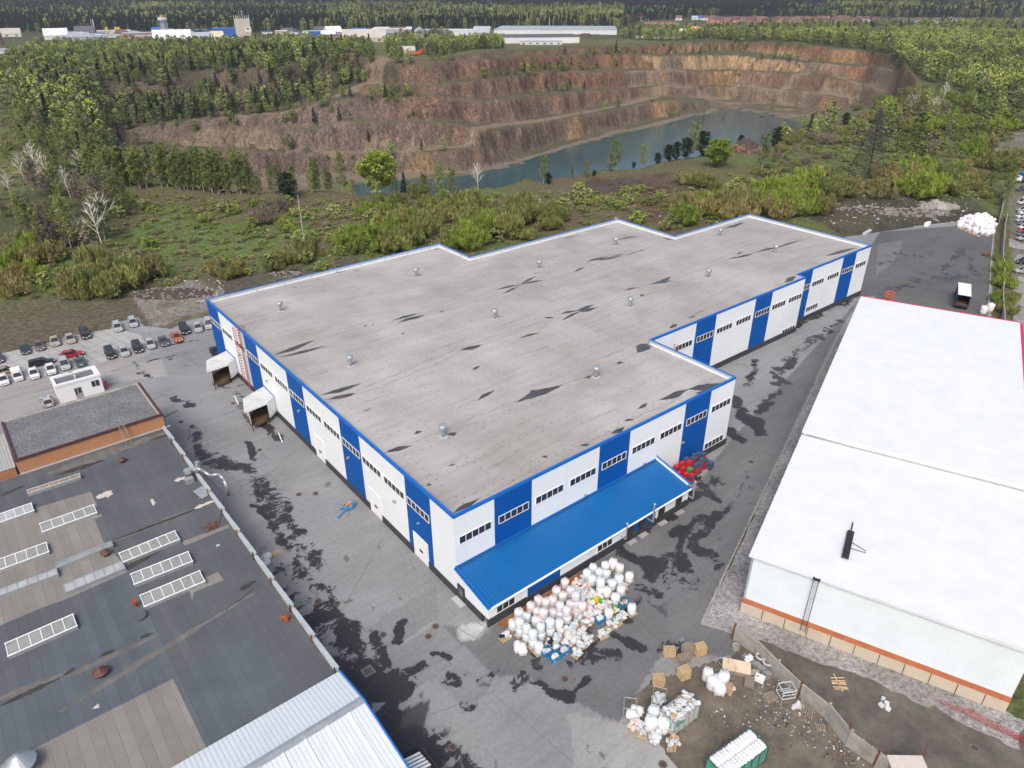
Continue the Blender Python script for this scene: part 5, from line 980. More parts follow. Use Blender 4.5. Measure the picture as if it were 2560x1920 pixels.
for x,y,mis,pi_ in LO:
    p=C(x,y,.5); pallet(p[0],p[1],random.uniform(-.15,.15)); edge=x>1330 or y>930 or x<520
    parcels(p[0],p[1],mis,label=f'heap of {pn[mis[0]]} wrapped parcels on a pallet '+('at the open edge of the pile' if edge else 'inside the pile beside the annex'),grp=f'{pn[mis[0]]} parcel heaps on pallets'+(' at the edge' if edge else ''))
crB=mat('blue_plastic',(.02,.20,.42),.5,.1); crR=mat('red_plastic',(.48,.03,.04),.5,.12); crG=mat('green_plastic',(.03,.32,.07),.5,.12); crN=mat('slate_blue_plastic',(.05,.10,.17),.5,.12)
def tub(x,y,rz,wd,dp,h,m,z,name='plastic_tub',th=.04):
    mb=MB(); mb.bb(-wd/2,wd/2,-dp/2,dp/2,0,.04);mb.bb(-wd/2,wd/2,-dp/2,-dp/2+th,.04,h);mb.bb(-wd/2,wd/2,dp/2-th,dp/2,.04,h);mb.bb(-wd/2,-wd/2+th,-dp/2+th,dp/2-th,.04,h);mb.bb(wd/2-th,wd/2,-dp/2+th,dp/2-th,.04,h)
    o=mb.build(name,m,loc=(x,y,z)); o.rotation_euler=(0,0,rz); return o
for (x,y,mi,lab) in ((1310,790,0,'open blue tub of film at the right middle of the pile'),(1515,650,8,'open blue tub of brown scrap beside a white bag'),(850,1070,9,'open blue tub of grey film left of two others'),(1000,1065,9,'open blue tub of film behind the nearest one'),(920,1120,0,'open blue tub nearest the camera in the pile')):
    p=C(x,y,.4); rz=random.uniform(-.1,.1); pallet(p[0],p[1],rz); tag(tub(p[0],p[1],rz,1.25,.95,.65,crB,.15),lab,'tub','blue tubs in the pile'); parcels(p[0],p[1],[mi,0],14,.2,'scrap film heaped in '+lab,.55,(.85,.55),'scrap_heap','scrap heaped in the blue tubs')
# orange-brown pipes lying at the foot of the annex
pp_=MB(); a=C(400,880,.15);b_=C(1200,350,.15)
for k_ in range(5): pp_.tube((a[0]+1,YA-.45-.17*k_,.12+.08*(k_%2)),(16.5,YA-.45-.17*k_,.12+.08*(k_%2)),.1,n=8)
tag(pp_.build('pipe_bundle',mat('orange_rusted_pipe',(.30,.11,.03),.8,.25,2)),'bundle of rusty orange pipes lying along the annex wall','pipes')
# red, blue and green crates stacked by the front wall
crp={}
def crate(x,y,z,rz,m,key,lab):
    if key not in crp:
        mb=MB(); th=.02; wd,dp,h=.8,.6,.42
        mb.bb(-wd/2,wd/2,-dp/2,dp/2,0,.03);mb.bb(-wd/2,wd/2,-dp/2,-dp/2+th,.03,h);mb.bb(-wd/2,wd/2,dp/2-th,dp/2,.03,h);mb.bb(-wd/2,-wd/2+th,-dp/2+th,dp/2-th,.03,h);mb.bb(wd/2-th,wd/2,-dp/2+th,dp/2-th,.03,h)
        mb.bb(-wd/2-.02,wd/2+.02,-dp/2-.02,-dp/2,h-.08,h-.01);mb.bb(-wd/2-.02,wd/2+.02,dp/2,dp/2+.02,h-.08,h-.01); mb.bb(-wd/2+.03,wd/2-.03,-dp/2+.03,dp/2-.03,.3,.33)
        o=mb.build('plastic_crate',m,loc=(x,y,z)); crp[key]=o
    else: o=dup(crp[key],(x,y,z))
    o.rotation_euler=(0,0,rz); tag(o,lab,'crate','stacked plastic crates by the front wall'); return o
cm=[('red',crR),('slate blue',crN),('green',crG)]
for (x,y,nst) in [(37.9,-.9,2),(37.6,-1.9,3),(38.3,-2.9,3),(37.4,-3.2,2),(39.2,-3.6,2),(38.8,-1.9,2),(39.4,-.9,4),(40.3,-.9,5),(39.9,-1.8,4),(40.8,-1.8,5),(40.4,-2.7,4),(41.3,-2.7,5),(40.9,-3.5,4),(41.6,-.9,5),(42.3,-1.8,6),(42.6,-.9,6),(43.4,-1.5,6),(42.8,-2.6,5),(43.7,-2.6,5),(44.3,-1.,6),(45.2,-1.2,6),(44.8,-2.2,5),(45.7,-2.4,4),(46.3,-1.3,5),(46.2,-3.0,3)]:
    pallet(x,y,0,0,'pallet under the stacked plastic crates by the front wall','pallets under the crates') if (int(x*10)%2) else None
    for k_ in range(nst):
        c_=cm[random.choices([0,1,2],[7,5,.5])[0]]; top='topmost ' if k_==nst-1 else ''
        crate(x+random.uniform(-.05,.05),y+random.uniform(-.05,.05),.15+k_*.43,random.uniform(-.08,.08),c_[1],c_[0],f'{top}{c_[0]} plastic crate stacked by the front wall')
# blue-wrapped pallet of wood by the gates
p=XY(640+790/3.456,960+1050/3.456,.4); pallet(p[0],p[1],.2,0,'pallet under the blue film bundle by the left wall','pallets in the yard')
mb=MB()
for k_ in range(18): a_=random.random()*6.3; mb.blob((.95*math.cos(a_),.75*math.sin(a_),.2+.3*random.random()),(.7,.3,.3),a_+1.57,.2,n=8,k=4)
for k_ in range(6): mb.blob((-1.-k_*.22,-.7-k_*.12,.1),(.45,.2,.15),.4,.25,n=6,k=4)
o=mb.build('blue_film_bundle',fab('blue_film',(.02,.28,.62)),loc=(p[0],p[1],.12)); tag(o,'crumpled blue film bundle wrapped round scrap wood by the left wall','film bundle')
mb=MB()
for k_ in range(14): mb.box((random.uniform(-.6,.6),random.uniform(-.4,.4),.5+random.random()*.35),(1.2*random.uniform(.5,1),.1,.05),random.uniform(-.4,.4)+(1.57 if k_%3==0 else 0),ry=random.uniform(-.2,.2))
o=mb.build('scrap_wood',woodM,loc=(p[0],p[1],.12)); tag(o,'loose scrap boards heaped inside the blue film bundle','scrap wood')
# wooden pallet stacks in the near yard
def pstack(px,py,n,rz,m,lab,lean=0):
    x,y=XY(px,py,.3); o=empty('pallet_stack',(x,y,0),rz,lab,'pallet stack','stacks of empty pallets in the yard')
    for k_ in range(n):
        mb=pallet_mb(None,k_*.17,1.25,.95,6); q_=mb.build('pallet_layer',m,o); q_.rotation_euler=(0,0,random.uniform(-.05,.05)); q_.location=(random.uniform(-.04,.04),random.uniform(-.04,.04),0)
CX=lambda x,y:(1540+x/5.183,1580+y/5.183)
a5=-.35
for x,y,n_,m_,rz,l_ in ((690,270,6,woodM,a5-.3,'pallet stack with faded blue slats, leftmost of the group'),(930,240,7,woodG,a5,'grey weathered pallet stack behind the leaning pallet'),(1085,250,8,woodM,a5,'fresh yellow pallet stack next to the grey one'),(880,350,5,woodG,a5,'pallet stack with a pallet leaning on its front'),(545,640,7,woodM,a5-.3,'brown pallet stack near the wire cage of bags'),(875,560,8,woodM,a5+.1,'pale square pallet stack standing alone'),(1730,640,3,woodG,.5,'flat grey pallets behind the broken plaster board'),(2000,840,3,woodG,-.3,'weathered pallets lying on the rubbish ground')): pstack(*CX(x,y),n_,rz,m_,l_)
# wire cages and their contents
def cage(px,py,rz,lab,h=1.9,wd=1.3,z=0):
    x,y=XY(px,py,0); mb=MB()
    c4=[(-wd/2,-wd/2),(wd/2,-wd/2),(wd/2,wd/2),(-wd/2,wd/2)]
    for q_ in c4: mb.tube((*q_,0),(*q_,h),.03,n=5)
    for zz in (.15,h): mb.path([(*q_,zz) for q_ in c4+c4[:1]],.03,n=5)
    o=mb.build('steel_cage_frame',greyM,loc=(x,y,z)); o.rotation_euler=(0,0,rz); return tag(o,lab,'cage frame','steel tube cage frames in the yard')
q_=CX(170,1080); cage(*q_,.75,'steel cage frame standing around two lying white bags'); 
for dx,dy in ((-.35,-.2),(.35,-.15)): x,y=XY(*q_,0); bag(x+dx,y+dy+.3,0,.55,1.05,.55,'white bag lying inside the steel cage frame','white bags inside the cage frame',1.2,True)
q_=CX(545,940); cage(*q_,.6,'steel cage frame packed full of grey film bales'); x,y=XY(*q_,.0); parcels(x,y,[9,0,9],40,.15,'grey film bales packed into a steel cage frame',1.6,(1.,1.),'film_bales','film bales in the cage'); pallet(x,y,.6,0,'pallet under the caged film bales','pallets in the yard')
q_=CX(1400,560); cage(*q_,-.45,'empty steel cage frame standing behind the open bags',2.,1.5)
for x,y,mi,l_ in ((1175,600,0,'open white bag left of the group behind the cage'),(1240,700,0,'open white bag in front of the lying one'),(1385,640,1,'bluish open bag by the cardboard box')): p=XY(*CX(x,y),.2); bag(p[0],p[1],mi,0,1.15,0,l_,None,1.3)
p=XY(*CX(1330,600),.4); bag(p[0],p[1],0,.6,1.25,-.9,'long white bag lying behind the open bags',None,1.7,True)
p=XY(*CX(1470,730),.2); pallet(p[0],p[1],.25,0,'pallet with a red box and buckets by the open bags','pallets in the yard'); parcels(p[0],p[1],[8,8,2,0],10,.15,'cardboard and red scrap boxes on a pallet by the open bags',.5,(1.,.7),'scrap_boxes','scrap boxes')
for x,y,mi,l_ in ((480,1110,1,'open bag of blue scrap in front of the caged bales'),(450,1240,0,'white bag leaning between the open bags by the skip'),(605,1260,0,'open white bag with black cord beside the skip end')): p=XY(*CX(x,y),.2); bag(p[0],p[1],mi,0,1.25,0,l_,None,1.35)
for x,y,mis,l_,n_ in ((250,1230,[0,3,2],'cream film bales on a pallet by the cage of lying bags',26),(350,1300,[9,0],'clear film sack between two pallets of scrap',12),(520,1380,[0,1,0],'torn white and blue film heap beside the skip',34),(730,1460,[0,9,8],'white bales with a brown carton on the nearest pallet',20)):
    p=XY(*CX(x,y),.2); pallet(p[0],p[1],.5,0,'pallet under '+l_.split(' on ')[0],'pallets in the yard'); parcels(p[0],p[1],mis,n_,.15,l_,.9,(1.3,1.1),'film_heap','film heaps by the skip')
# skips
def skip(cs_,h,m,rim,lab,green=None):
    P=[np.array(XY(*q_,h)) for q_ in cs_]; c_=sum(P)/4; ux=P[1]-P[0]; L=(np.linalg.norm(P[1]-P[0])+np.linalg.norm(P[2]-P[3]))/2; Wd=(np.linalg.norm(P[3]-P[0])+np.linalg.norm(P[2]-P[1]))/2; rz=math.atan2(ux[1],ux[0])
    o=empty('waste_skip',(c_[0],c_[1],0),rz,lab,'skip'); th=.08
    mb=MB(); mb.bb(-L/2,L/2,-Wd/2,Wd/2,.15,.25);mb.bb(-L/2,L/2,-Wd/2,-Wd/2+th,.25,h);mb.bb(-L/2,L/2,Wd/2-th,Wd/2,.25,h);mb.bb(-L/2,-L/2+th,-Wd/2+th,Wd/2-th,.25,h);mb.bb(L/2-th,L/2,-Wd/2+th,Wd/2-th,.25,h); mb.build('body',m,o)
    mb=MB(); e=.05
    for (a,b2,c2,d2) in ((-L/2-e,L/2+e,-Wd/2-e,-Wd/2+th+.02),(-L/2-e,L/2+e,Wd/2-th-.02,Wd/2+e),(-L/2-e,-L/2+th,-Wd/2+th+.021,Wd/2-th-.021),(L/2-th,L/2+e,-Wd/2+th+.021,Wd/2-th-.021)): mb.bb(a,b2,c2,d2,h,h+.07)
    mb.build('rim',rim,o); 
    for k_ in range(6):
        x=-L/2+.1+(L-.2)*k_/5
        for s in (-1,1): mb=MB(); mb.bb(x-.05,x+.05,s*Wd/2-.06,s*Wd/2+.06,.0,h-.001); mb.build('rib',rim,o)
    if green: mb=MB(); mb.bb(-L/2+.35,-L/2+1.7,-Wd/2-.012,-Wd/2-.002,h-.9,h-.15); mb.build('green_panel',green,o); mb=MB(); mb.bb(-L/2-.012,-L/2-.002,-Wd/2+.3,Wd/2-.3,h-1.1,h-.3); mb.build('green_panel',green,o)
    return c_,rz,L,Wd
gsk=mat('green_skip_paint',(.07,.32,.25),.55,.15,1,dirt=(.2,.2,.18)); wsk=mat('pale_grey_skip_paint',(.48,.53,.53),.6,.12,1,dirt=(.25,.23,.2))
c_,rz,L,Wd=skip([CX(575,1015),CX(905,775),CX(1105,950),CX(740,1180)],2.1,wsk,greyM,'pale grey skip with green panels, overflowing with white scrap',gsk)
for k_ in range(9):
    a_=(k_+.5)/9-.5; mb=MB()
    for j_ in range(15): d_=random.uniform(.35,.65); mb.blob((random.uniform(-.5,.5)*L/8,random.uniform(-.42,.42)*Wd,random.uniform(1.7,2.55)),(d_,d_*.75,d_*.4),random.random()*3,.25,random.choice([0,0,0,9,1,8] if j_%5==0 else [0,0,9]),p=.3,n=6,k=4,tilt=random.uniform(-.7,.7))
    o=mb.build('scrap_film_heap',pmats,loc=(c_[0]+a_*L*.9*math.cos(rz),c_[1]+a_*L*.9*math.sin(rz),0)); o.rotation_euler=(0,0,rz); tag(o,'crumpled white film scrap heaped in the pale grey skip','scrap heap','film scrap in the pale skip')
Q=[(1540+1190/5.183,1580+1640/5.183),(1540+1735/5.183,1580+1250/5.183),(1540+1980/5.183,1580+1495/5.183),(1540+1430/5.183,1580+1905/5.183)]
c_,rz,L,Wd=skip(Q,2.0,gsk,mat('dark_green_rim',(.03,.10,.09),.6),'green skip packed with white bags, nearest the camera')
wbag=fab('bright_white_bag',(.8,.81,.82)); wb=None
for k_ in range(14):
    for s in (0,1):
        x=-L/2+.4+(L-.8)*k_/13; y=(-.24 if s else .24)*Wd; 
        if wb is None or k_%3==0: mb=MB(); mb.blob((0,0,0),(L/13*1.15,Wd*.52,.8),0,.06,p=.6,n=14,k=8); o=mb.build('packed_bag',wbag,smooth=True); wb=o
        else: o=dup(wb)
        o.location=(c_[0]+x*math.cos(rz)-y*math.sin(rz),c_[1]+x*math.sin(rz)+y*math.cos(rz),1.85+.12*random.random()); o.rotation_euler=(random.uniform(-.1,.1),random.uniform(-.1,.1),rz+random.uniform(-.12,.12)); tag(o,'white bag packed in the '+('near' if s else 'far')+' row inside the green skip','bag','white bags in the green skip, '+('near' if s else 'far')+' row')
# ================================================================ concrete fence, its posts and the junk beside it
FB=[(1831,1598),(1885.6,1634),(1939,1689),(1996,1742.5),(2064.6,1797),(2117,1864.6),(2185,1915),(2262,1990)]
fe=empty('concrete_fence',(*XY(*FB[0]),0),0,'grey stained concrete panel fence between the muddy yard and the white hall','fence'); o0=np.array(XY(*FB[0]))
for k_,(a,b_) in enumerate(zip(FB[:-1],FB[1:])):
    a=np.array(XY(*a))-o0;b_=np.array(XY(*b_))-o0; d_=b_-a; L=np.hypot(*d_); mb=MB(); tl=random.uniform(-.06,.06); mb.box(((a+b_)/2)[0:2].tolist()+[1.1],(L-.12,.16,2.2),math.atan2(d_[1],d_[0]),rx=tl); p_=mb.build('concrete_panel',concM,fe)
    mb=MB(); mb.box((a[0],a[1],1.25),(.2,.26,2.5),math.atan2(d_[1],d_[0])); mb.build('post',concM if k_%3 else rustM,fe)
mb=MB(); a=XY(2118,1862);mb.tube((a[0],a[1],0),(a[0]+.1,a[1]+.3,3.),.12,n=6); tag(mb.build('rusty_post',rustM),'thick rusty post leaning on the concrete fence','post')
mb=MB(); a=XY(2298,1925);mb.tube((a[0],a[1],0),(a[0]+.2,a[1]+.2,3.6),.07,n=6); tag(mb.build('steel_post',rustM),'thin dark pole standing alone on the earth strip','post')
def loose(px,py,fn,name,m,lab,cat,z=0,rz=0,grp=None,smooth=False):
    x,y=XY(px,py,0); mb=MB(); fn(mb); o=mb.build(name,m,loc=(x,y,z),smooth=smooth); o.rotation_euler=(0,0,rz); return tag(o,lab,cat,grp)
def tyre(mb,r=.55,t_=.16): 
    n=18;k=7;vs=[];fs=[]
    for i in range(n):
        for j in range(k): A=2*math.pi*i/n;B=2*math.pi*j/k; vs.append(((r-t_+t_*math.cos(B))*math.cos(A),(r-t_+t_*math.cos(B))*math.sin(A),t_+t_*math.sin(B)))
    for i in range(n):
        for j in range(k): fs.append((i*k+j,((i+1)%n)*k+j,((i+1)%n)*k+(j+1)%k,i*k+(j+1)%k))
    mb.add(vs,fs)
wt=mat('dusty_white_rubber',(.42,.41,.39),.9,.2,2)
for x,y,l_,z,s_ in ((1860,370,'dusty pale tyre farther along the blocks',.55,1),(1950,450,'dusty pale tyre leaning at the near end of the blocks',.6,1),(1855,560,'small spoked wheel leaning by the white basin',.02,.6)): o=loose(*CX(x,y),lambda mb:tyre(mb,.6,.15),'old_tyre',wt,l_,'tyre',z); o.scale=(s_,)*3
gb=mat('grey_stone_blocks',(.22,.23,.23),.95,.3,2)
a=np.array(XY(*CX(1640,330)));b_=np.array(XY(*CX(2000,610))); d_=b_-a; L=np.hypot(*d_); ang=math.atan2(d_[1],d_[0])
o=empty('block_row',(a[0],a[1],0),ang,'long row of grey stone blocks piled along the concrete fence','blocks')
for k_ in range(22):
    for j_ in range(2): mb=MB(); mb.box((L*(k_+.5)/22,random.uniform(-.1,.1),.17+.31*j_),(L/22*.9,.75,.3),random.uniform(-.08,.08)); mb.build('stone_block',gb,o)
pb=mat('plaster_board',(.62,.50,.35),.8,.08,.6)
loose(*CX(1550,500),lambda mb:mb.box((0,0,.75),(3.,1.5,.12),0,rx=.12),'board_stack',pb,'large pale board resting on the ground by the cage','board',0,-.95)
loose(*CX(1550,500),lambda mb:mb.box((0,0,.35),(2.9,1.4,.6),0),'crate_base',woodG,'low wooden crate under the large pale board','crate',0,-.95)
loose(*CX(1700,530),lambda mb:mb.box((0,0,.3),(2.4,.7,.06),0,rx=.35),'grey_plank',woodG,'broken grey board leaning beside the large pale board','board',0,-.95)
def basin(mb): mb.bb(-.4,.4,-.5,.5,0,.1);mb.bb(-.4,-.33,-.5,.5,.1,.5);mb.bb(.33,.4,-.5,.5,.1,.5);mb.bb(-.33,.33,-.5,-.43,.1,.5);mb.bb(-.33,.33,.43,.5,.1,.5)
loose(*CX(1858,620),basin,'plastic_basin',whiteM,'white plastic basin standing in the rubbish by the blocks','basin',0,.3)
loose(*CX(1548,215),lambda mb:mb.lathe([(.42,0),(.45,.5),(.36,.5),(.34,.05)],n=14),'concrete_ring',concM,'small round concrete ring at the fence corner','ring')
loose(*CX(1700,410),lambda mb:mb.blob((0,0,.3),(1.,.7,.5),0,.3,n=8,k=5),'white_sack',bagW,'crumpled white sack on the stone blocks','sack',.6)
def chairf(mb):
    c4=[(-.75,-.6),(.75,-.6),(.75,.6),(-.75,.6)]
    for q_ in c4: mb.tube((*q_,0),(*q_,1.2),.05,n=4)
    for zz in (.1,1.2): mb.path([(*q_,zz) for q_ in c4+c4[:1]],.07,n=4)
    for i_ in range(3): mb.tube((-.75,-.6+.3*i_,.65),(.75,-.6+.3*i_,.65),.05,n=4)
loose(1840+380/3.072,1500+725/3.072,chairf,'white_frame_box',parW,'white metal frame box against the concrete fence','frame',0,-.5)
for px,py,mis,l_,n_ in ((1996,1770,[0,0],'white bag scraps dropped beside the fence',8),(2210,1765,[9,0],'pale rubble lump on the earth strip',7),(1640+15,1778+40,[8],'brown cardboard scrap on the mud',1)):
    x,y=XY(px,py); parcels(x,y,mis,n_,0,l_,.3,(1.4,1.1),'rubbish_heap','small rubbish heaps')
loose(2017,1785,lambda mb:[mb.box((0,-.5+.22*i_,.25+.1*i_),(1.3,.12,.05)) for i_ in range(6)],'broken_pallet',woodG,'broken dark pallet leaning below the fence','pallet',0,.4)
loose(2098,1712,lambda mb:[mb.box((random.uniform(-.1,.1),-.6+.2*i_,.1+.04*(i_%2)),(1.5,.13,.04),random.uniform(-.06,.06)+(1.57 if i_ in (2,6) else 0)) for i_ in range(8)],'broken_pallet',woodM,'broken pallet boards on the grassy strip behind the fence','pallet',0,-.7)
loose(2054,1820,lambda mb:[mb.box((0,-.3+.2*i_,.05),(.9,.1,.04),.05*i_) for i_ in range(5)],'broken_pallet',woodG,'small slatted board lying on the rubbish','pallet',0,.6)
rp_=MB(); a=XY(2330,1770);b_=XY(2560,1862)
for k_ in range(4): rp_.tube((a[0]+.5*k_,a[1]-.9*k_+.2,1.3),(b_[0]+.1*k_,b_[1]-.12*k_,.3+.15*k_),.04,n=5)
tag(rp_.build('red_pipes',mat('bright_red_pipe',(.30,.02,.03),.6,.3,2)),'long thin red pipes leaning on the base of the white hall','pipes')
x,y=XY(2268,1950,1); mb=MB(); mb.prism([(-1.6,-1.3),(1.8,-1.3),(1.8,1.6),(-1.6,1.6)],[1.9,1.9,2.3,2.3],[1.96,1.96,2.36,2.36]); o=empty('rusty_shed',(x,y,0),-.7,'small shed with a rusty white corrugated roof at the bottom edge','shed'); mb.build('roof',ribbed('rusty_white_sheet',(.55,.5,.46),0,.25,.7,.5,dirt=(.15,.05,.02),dark=.6),o); mb=MB(); mb.bb(-1.5,1.6,-1.2,1.4,0,1.88); mb.build('wall',woodG,o)
# small bags leaning by the side wall of the felt hall
x,y=XY(640+110/3.456,960+1490/3.456,.3); cage(640+85/3.456,960+1510/3.456,.3,'steel cage frame behind two grey sacks at the felt hall')
for dx,dy,l_ in ((0,0,'upper of two white sacks between cage frame and felt hall'),(-.6,-1.,'lower of two white sacks between cage frame and felt hall')): mb=MB(); mb.blob((0,0,.4),(1.5,1.0,.8),.3,.08,n=12,k=7); o=mb.build('white_sack',bagL,loc=(x+dx-.3,y+dy,0),smooth=True); tag(o,l_,'sack')
loose(640+165/3.456,960+1465/3.456,lambda mb:pallet_mb(mb,0),'wooden_pallet',woodM,'single pallet leaning beside the two white sacks','pallet',0,.4)
# heap of white bags in the far right corner and two below it
HP=[(1920+a/3.456,480+b_/3.456) for a,b_ in ((1625,300),(1700,235),(1850,215),(1950,250),(1955,330),(1915,395),(1830,375),(1700,330))]
HW=[XY(*q_) for q_ in HP]; cxh=np.mean([q_[0] for q_ in HW]);cyh=np.mean([q_[1] for q_ in HW]); xs=[q_[0] for q_ in HW];ys=[q_[1] for q_ in HW]; nb=0
for gx_ in np.arange(min(xs),max(xs),1.25):
    for gy_ in np.arange(min(ys),max(ys),1.25):
        if not inpoly(np.array([gx_]),np.array([gy_]),HW)[0] : continue
        e=min(segd(gx_,gy_,HW[i],HW[(i+1)%8]) for i in range(8)); nz=2 if e>2.2 else 1
        for k_ in range(nz):
            x_,y_=gx_+random.uniform(-.3,.3),gy_+random.uniform(-.3,.3); nb+=1
            b1=bag(x_,y_,random.choice([0,0,3]),k_*1.05,random.uniform(1.1,1.35),0,'white bulk bag in the large heap at the far yard corner','white bags heaped at the far yard corner',1.1)
            b1.rotation_euler=(random.uniform(-.5,.5),random.uniform(-.5,.5),random.random()*6)
for dx,l_ in ((1855,'left of two white bags beside the white hall corner'),(1875,'right of two white bags beside the white hall corner')): x,y=XY(1920+dx/3.456*1.0,480+1050/3.456,0); bag(x+(dx-1855)*.12,y,0,0,1.5,0,l_,None,1.2)
for k_ in range(6): x,y=XY(1920+(1640+k_*35)/3.456,480+(310+k_*14)/3.456); pallet(x,y,random.random(),0,'pallet lying at the front edge of the far bag heap','pallets by the far bag heap')
x,y=XY(1920+1880/3.456,480+550/3.456); mb=MB(); mb.lathe([(.9,0),(1.,.5),(.85,.55),(.75,.1)],n=14); tag(mb.build('dark_basket',rustM,loc=(x,y,0)),'dark round steel basket on the far yard asphalt','basket')
x,y=XY(1920+1040/3.456,480+935/3.456); mb=MB(); c4=[(-.9,-.7),(.9,-.7),(.9,.7),(-.9,.7)]
for q_ in c4: mb.tube((*q_,0),(*q_,2.),.09,n=4)
for zz in (.1,1.1,2.): mb.path([(*q_,zz) for q_ in c4+c4[:1]],.09,n=4)
tag(mb.build('orange_lift_frame',mat('orange_frame',(.55,.10,.03),.6,.2),loc=(x,y,0)),'orange steel lifting frame behind the white hall roof edge','frame')
mb=MB(); x,y=XY(1920+855/3.456,480+355/3.456); mb.box((0,0,.3),(5.4,.8,.6),.12); tag(mb.build('concrete_beam',mat('white_concrete',(.5,.5,.48),.9,.1),loc=(x,y,0)),'white concrete beam lying at the edge of the far yard','beam')
mb=MB(); x,y=XY(1920+1375/3.456,480+290/3.456); mb.box((0,0,.5),(3.,1.,1.),.1); 
for k_ in range(4): mb.box((-1.1+k_*.7,0,1.02),(.5,1.,.08),.1)
tag(mb.build('block_crate',whiteM,loc=(x,y,0)),'row of white blocks at the rubble edge','blocks')
# manholes, gullies and paint marks: things in the paving
mh0=None
MHN=[(649,1125),(747,1236),(789,1234),(1089,1566),(1071,1591),(1412,1697),(1131,1868),(958,1587),(843,1509),(583,1008),(452,1055),(426,898),(795,1504),(1657,1911),(1878,1155),(2437,1870)]
MHL=['in the left lane near the paint line','in front of the left gates, left of a pair','in front of the left gates, right of a pair','by the annex corner, upper of two','by the annex corner, lower of two','south of the bag pile on plain asphalt','at the bottom edge by the dark wet patch','with a pale ring in the brown wet area','right of the felt hall in dark wet asphalt','beside the canopy paint line','near the brick block corner','on the road by the car park','left in the dark wet strip by the felt hall','at the bottom between slab and mud','on the right lane near the plastic crates','on the earth strip by the white hall']
for px,py in [(649,1125),(747,1236),(789,1234),(1089,1566),(1071,1591),(1412,1697),(1131,1868),(958,1587),(843,1509),(583,1008),(452,1055),(426,898),(795,1504),(1657,1911),(1878,1155),(2437,1870)]:
    x,y=XY(px,py)
    if mh0 is None:
        mb=MB(); mb.lathe([(.46,0.004),(.46,.012)],n=20); o=mb.build('manhole_cover',mat('pale_concrete_collar',(.13,.12,.11),.9,.2,3)); m2=MB(); m2.lathe([(.33,.013),(.33,.022)],n=18); m2.build('iron_lid',mat('iron_lid_metal',(.07,.05,.04),.7,.3,4),o); mh0=o; o.location=(x,y,.01)
    else: o=dup(mh0,(x,y,.01),random.random())
    tag(o,'round iron manhole cover '+MHL[MHN.index((px,py))],'manhole cover','manhole covers in the yard')
for px,py,s_,l_ in ((533,1165,1.,'square drain grate in wet asphalt by the felt hall'),(920,1678,1.1,'square drain grate in the dark wet patch by the blue edge')):
    x,y=XY(px,py); mb=MB(); mb.bb(-s_*.6,s_*.6,-s_*.6,s_*.6,.005,.014); o=mb.build('drain_grate',mat('damp_concrete',(.14,.135,.13),.9,.2,2),loc=(x,y,.01)); mb=MB()
    for k_ in range(5): mb.bb(-.4+.18*k_,-.3+.18*k_,-.4,.4,.015,.024)
    mb.build('grate_bars',darkM,o); tag(o,l_,'drain')
for (a,b_,l_) in (((586,989),(596,1011),'short white paint line in front of the far canopy'),((696,1082),(706,1106),'short white paint line in front of the near canopy')):
    a=XY(*a);b_=XY(*b_); mb=MB(); mb.box(((a[0]+b_[0])/2,(a[1]+b_[1])/2,.008),(math.hypot(b_[0]-a[0],b_[1]-a[1]),.16,.004),math.atan2(b_[1]-a[1],b_[0]-a[0])); tag(mb.build('paint_line',whiteM),l_,'road marking')
# kerb along the gravel strip and round the yard
mb=MB()
for a,b_ in (((1754,1560),(1790,1480)),((1790,1480),(1990,1060)),((1990,1060),(2102,830)),((1754,1560),(1868,1592))):
    a=XY(*a);b_=XY(*b_); mb.box(((a[0]+b_[0])/2,(a[1]+b_[1])/2,.06),(math.hypot(b_[0]-a[0],b_[1]-a[1]),.18,.14),math.atan2(b_[1]-a[1],b_[0]-a[0]))
o=mb.build('kerb',concM); o['kind']='structure'
mb=MB()
for a,b_ in (((2487,557),(2478,640)),((2478,640),(2470,790)),((2394,555),(2487,557)),((2285,567),(2394,555))):
    a=XY(*a);b_=XY(*b_); mb.box(((a[0]+b_[0])/2,(a[1]+b_[1])/2,.08),(math.hypot(b_[0]-a[0],b_[1]-a[1]),.25,.18),math.atan2(b_[1]-a[1],b_[0]-a[0]))
o=mb.build('kerb',concM); o['kind']='structure'
# leaning concrete fence on the right
def panelfence(pts,h,lab,m):
    P=[hit(*q_) for q_ in pts]; o=empty('concrete_fence',P[0],0,lab,'fence'); o0=Vector(P[0])
    for a,b_ in zip(P[:-1],P[1:]):
        L=math.hypot(b_[0]-a[0],b_[1]-a[1]); n_=max(1,round(L/4)); 
        for i_ in range(n_):
            f_=(i_+.5)/n_; c_=Vector((a[0]+(b_[0]-a[0])*f_,a[1]+(b_[1]-a[1])*f_,a[2]))-o0; mb=MB(); mb.box((c_.x,c_.y,h/2),(L/n_-.08,.18,h),math.atan2(b_[1]-a[1],b_[0]-a[0]),rx=random.uniform(-.1,.1)); mb.build('concrete_panel',m,o)
panelfence([(2496,560),(2506,505),(2512,480)],2.2,'crooked concrete fence at the top of the far yard',concM); panelfence([(2502,660),(2504,620),(2510,570),(2514,545)],2.2,'leaning concrete fence between the far yard and the car lot',concM); panelfence([(2506,825),(2502,760),(2504,700),(2505,665)],2.2,'concrete fence behind the far corner of the white hall',concM)
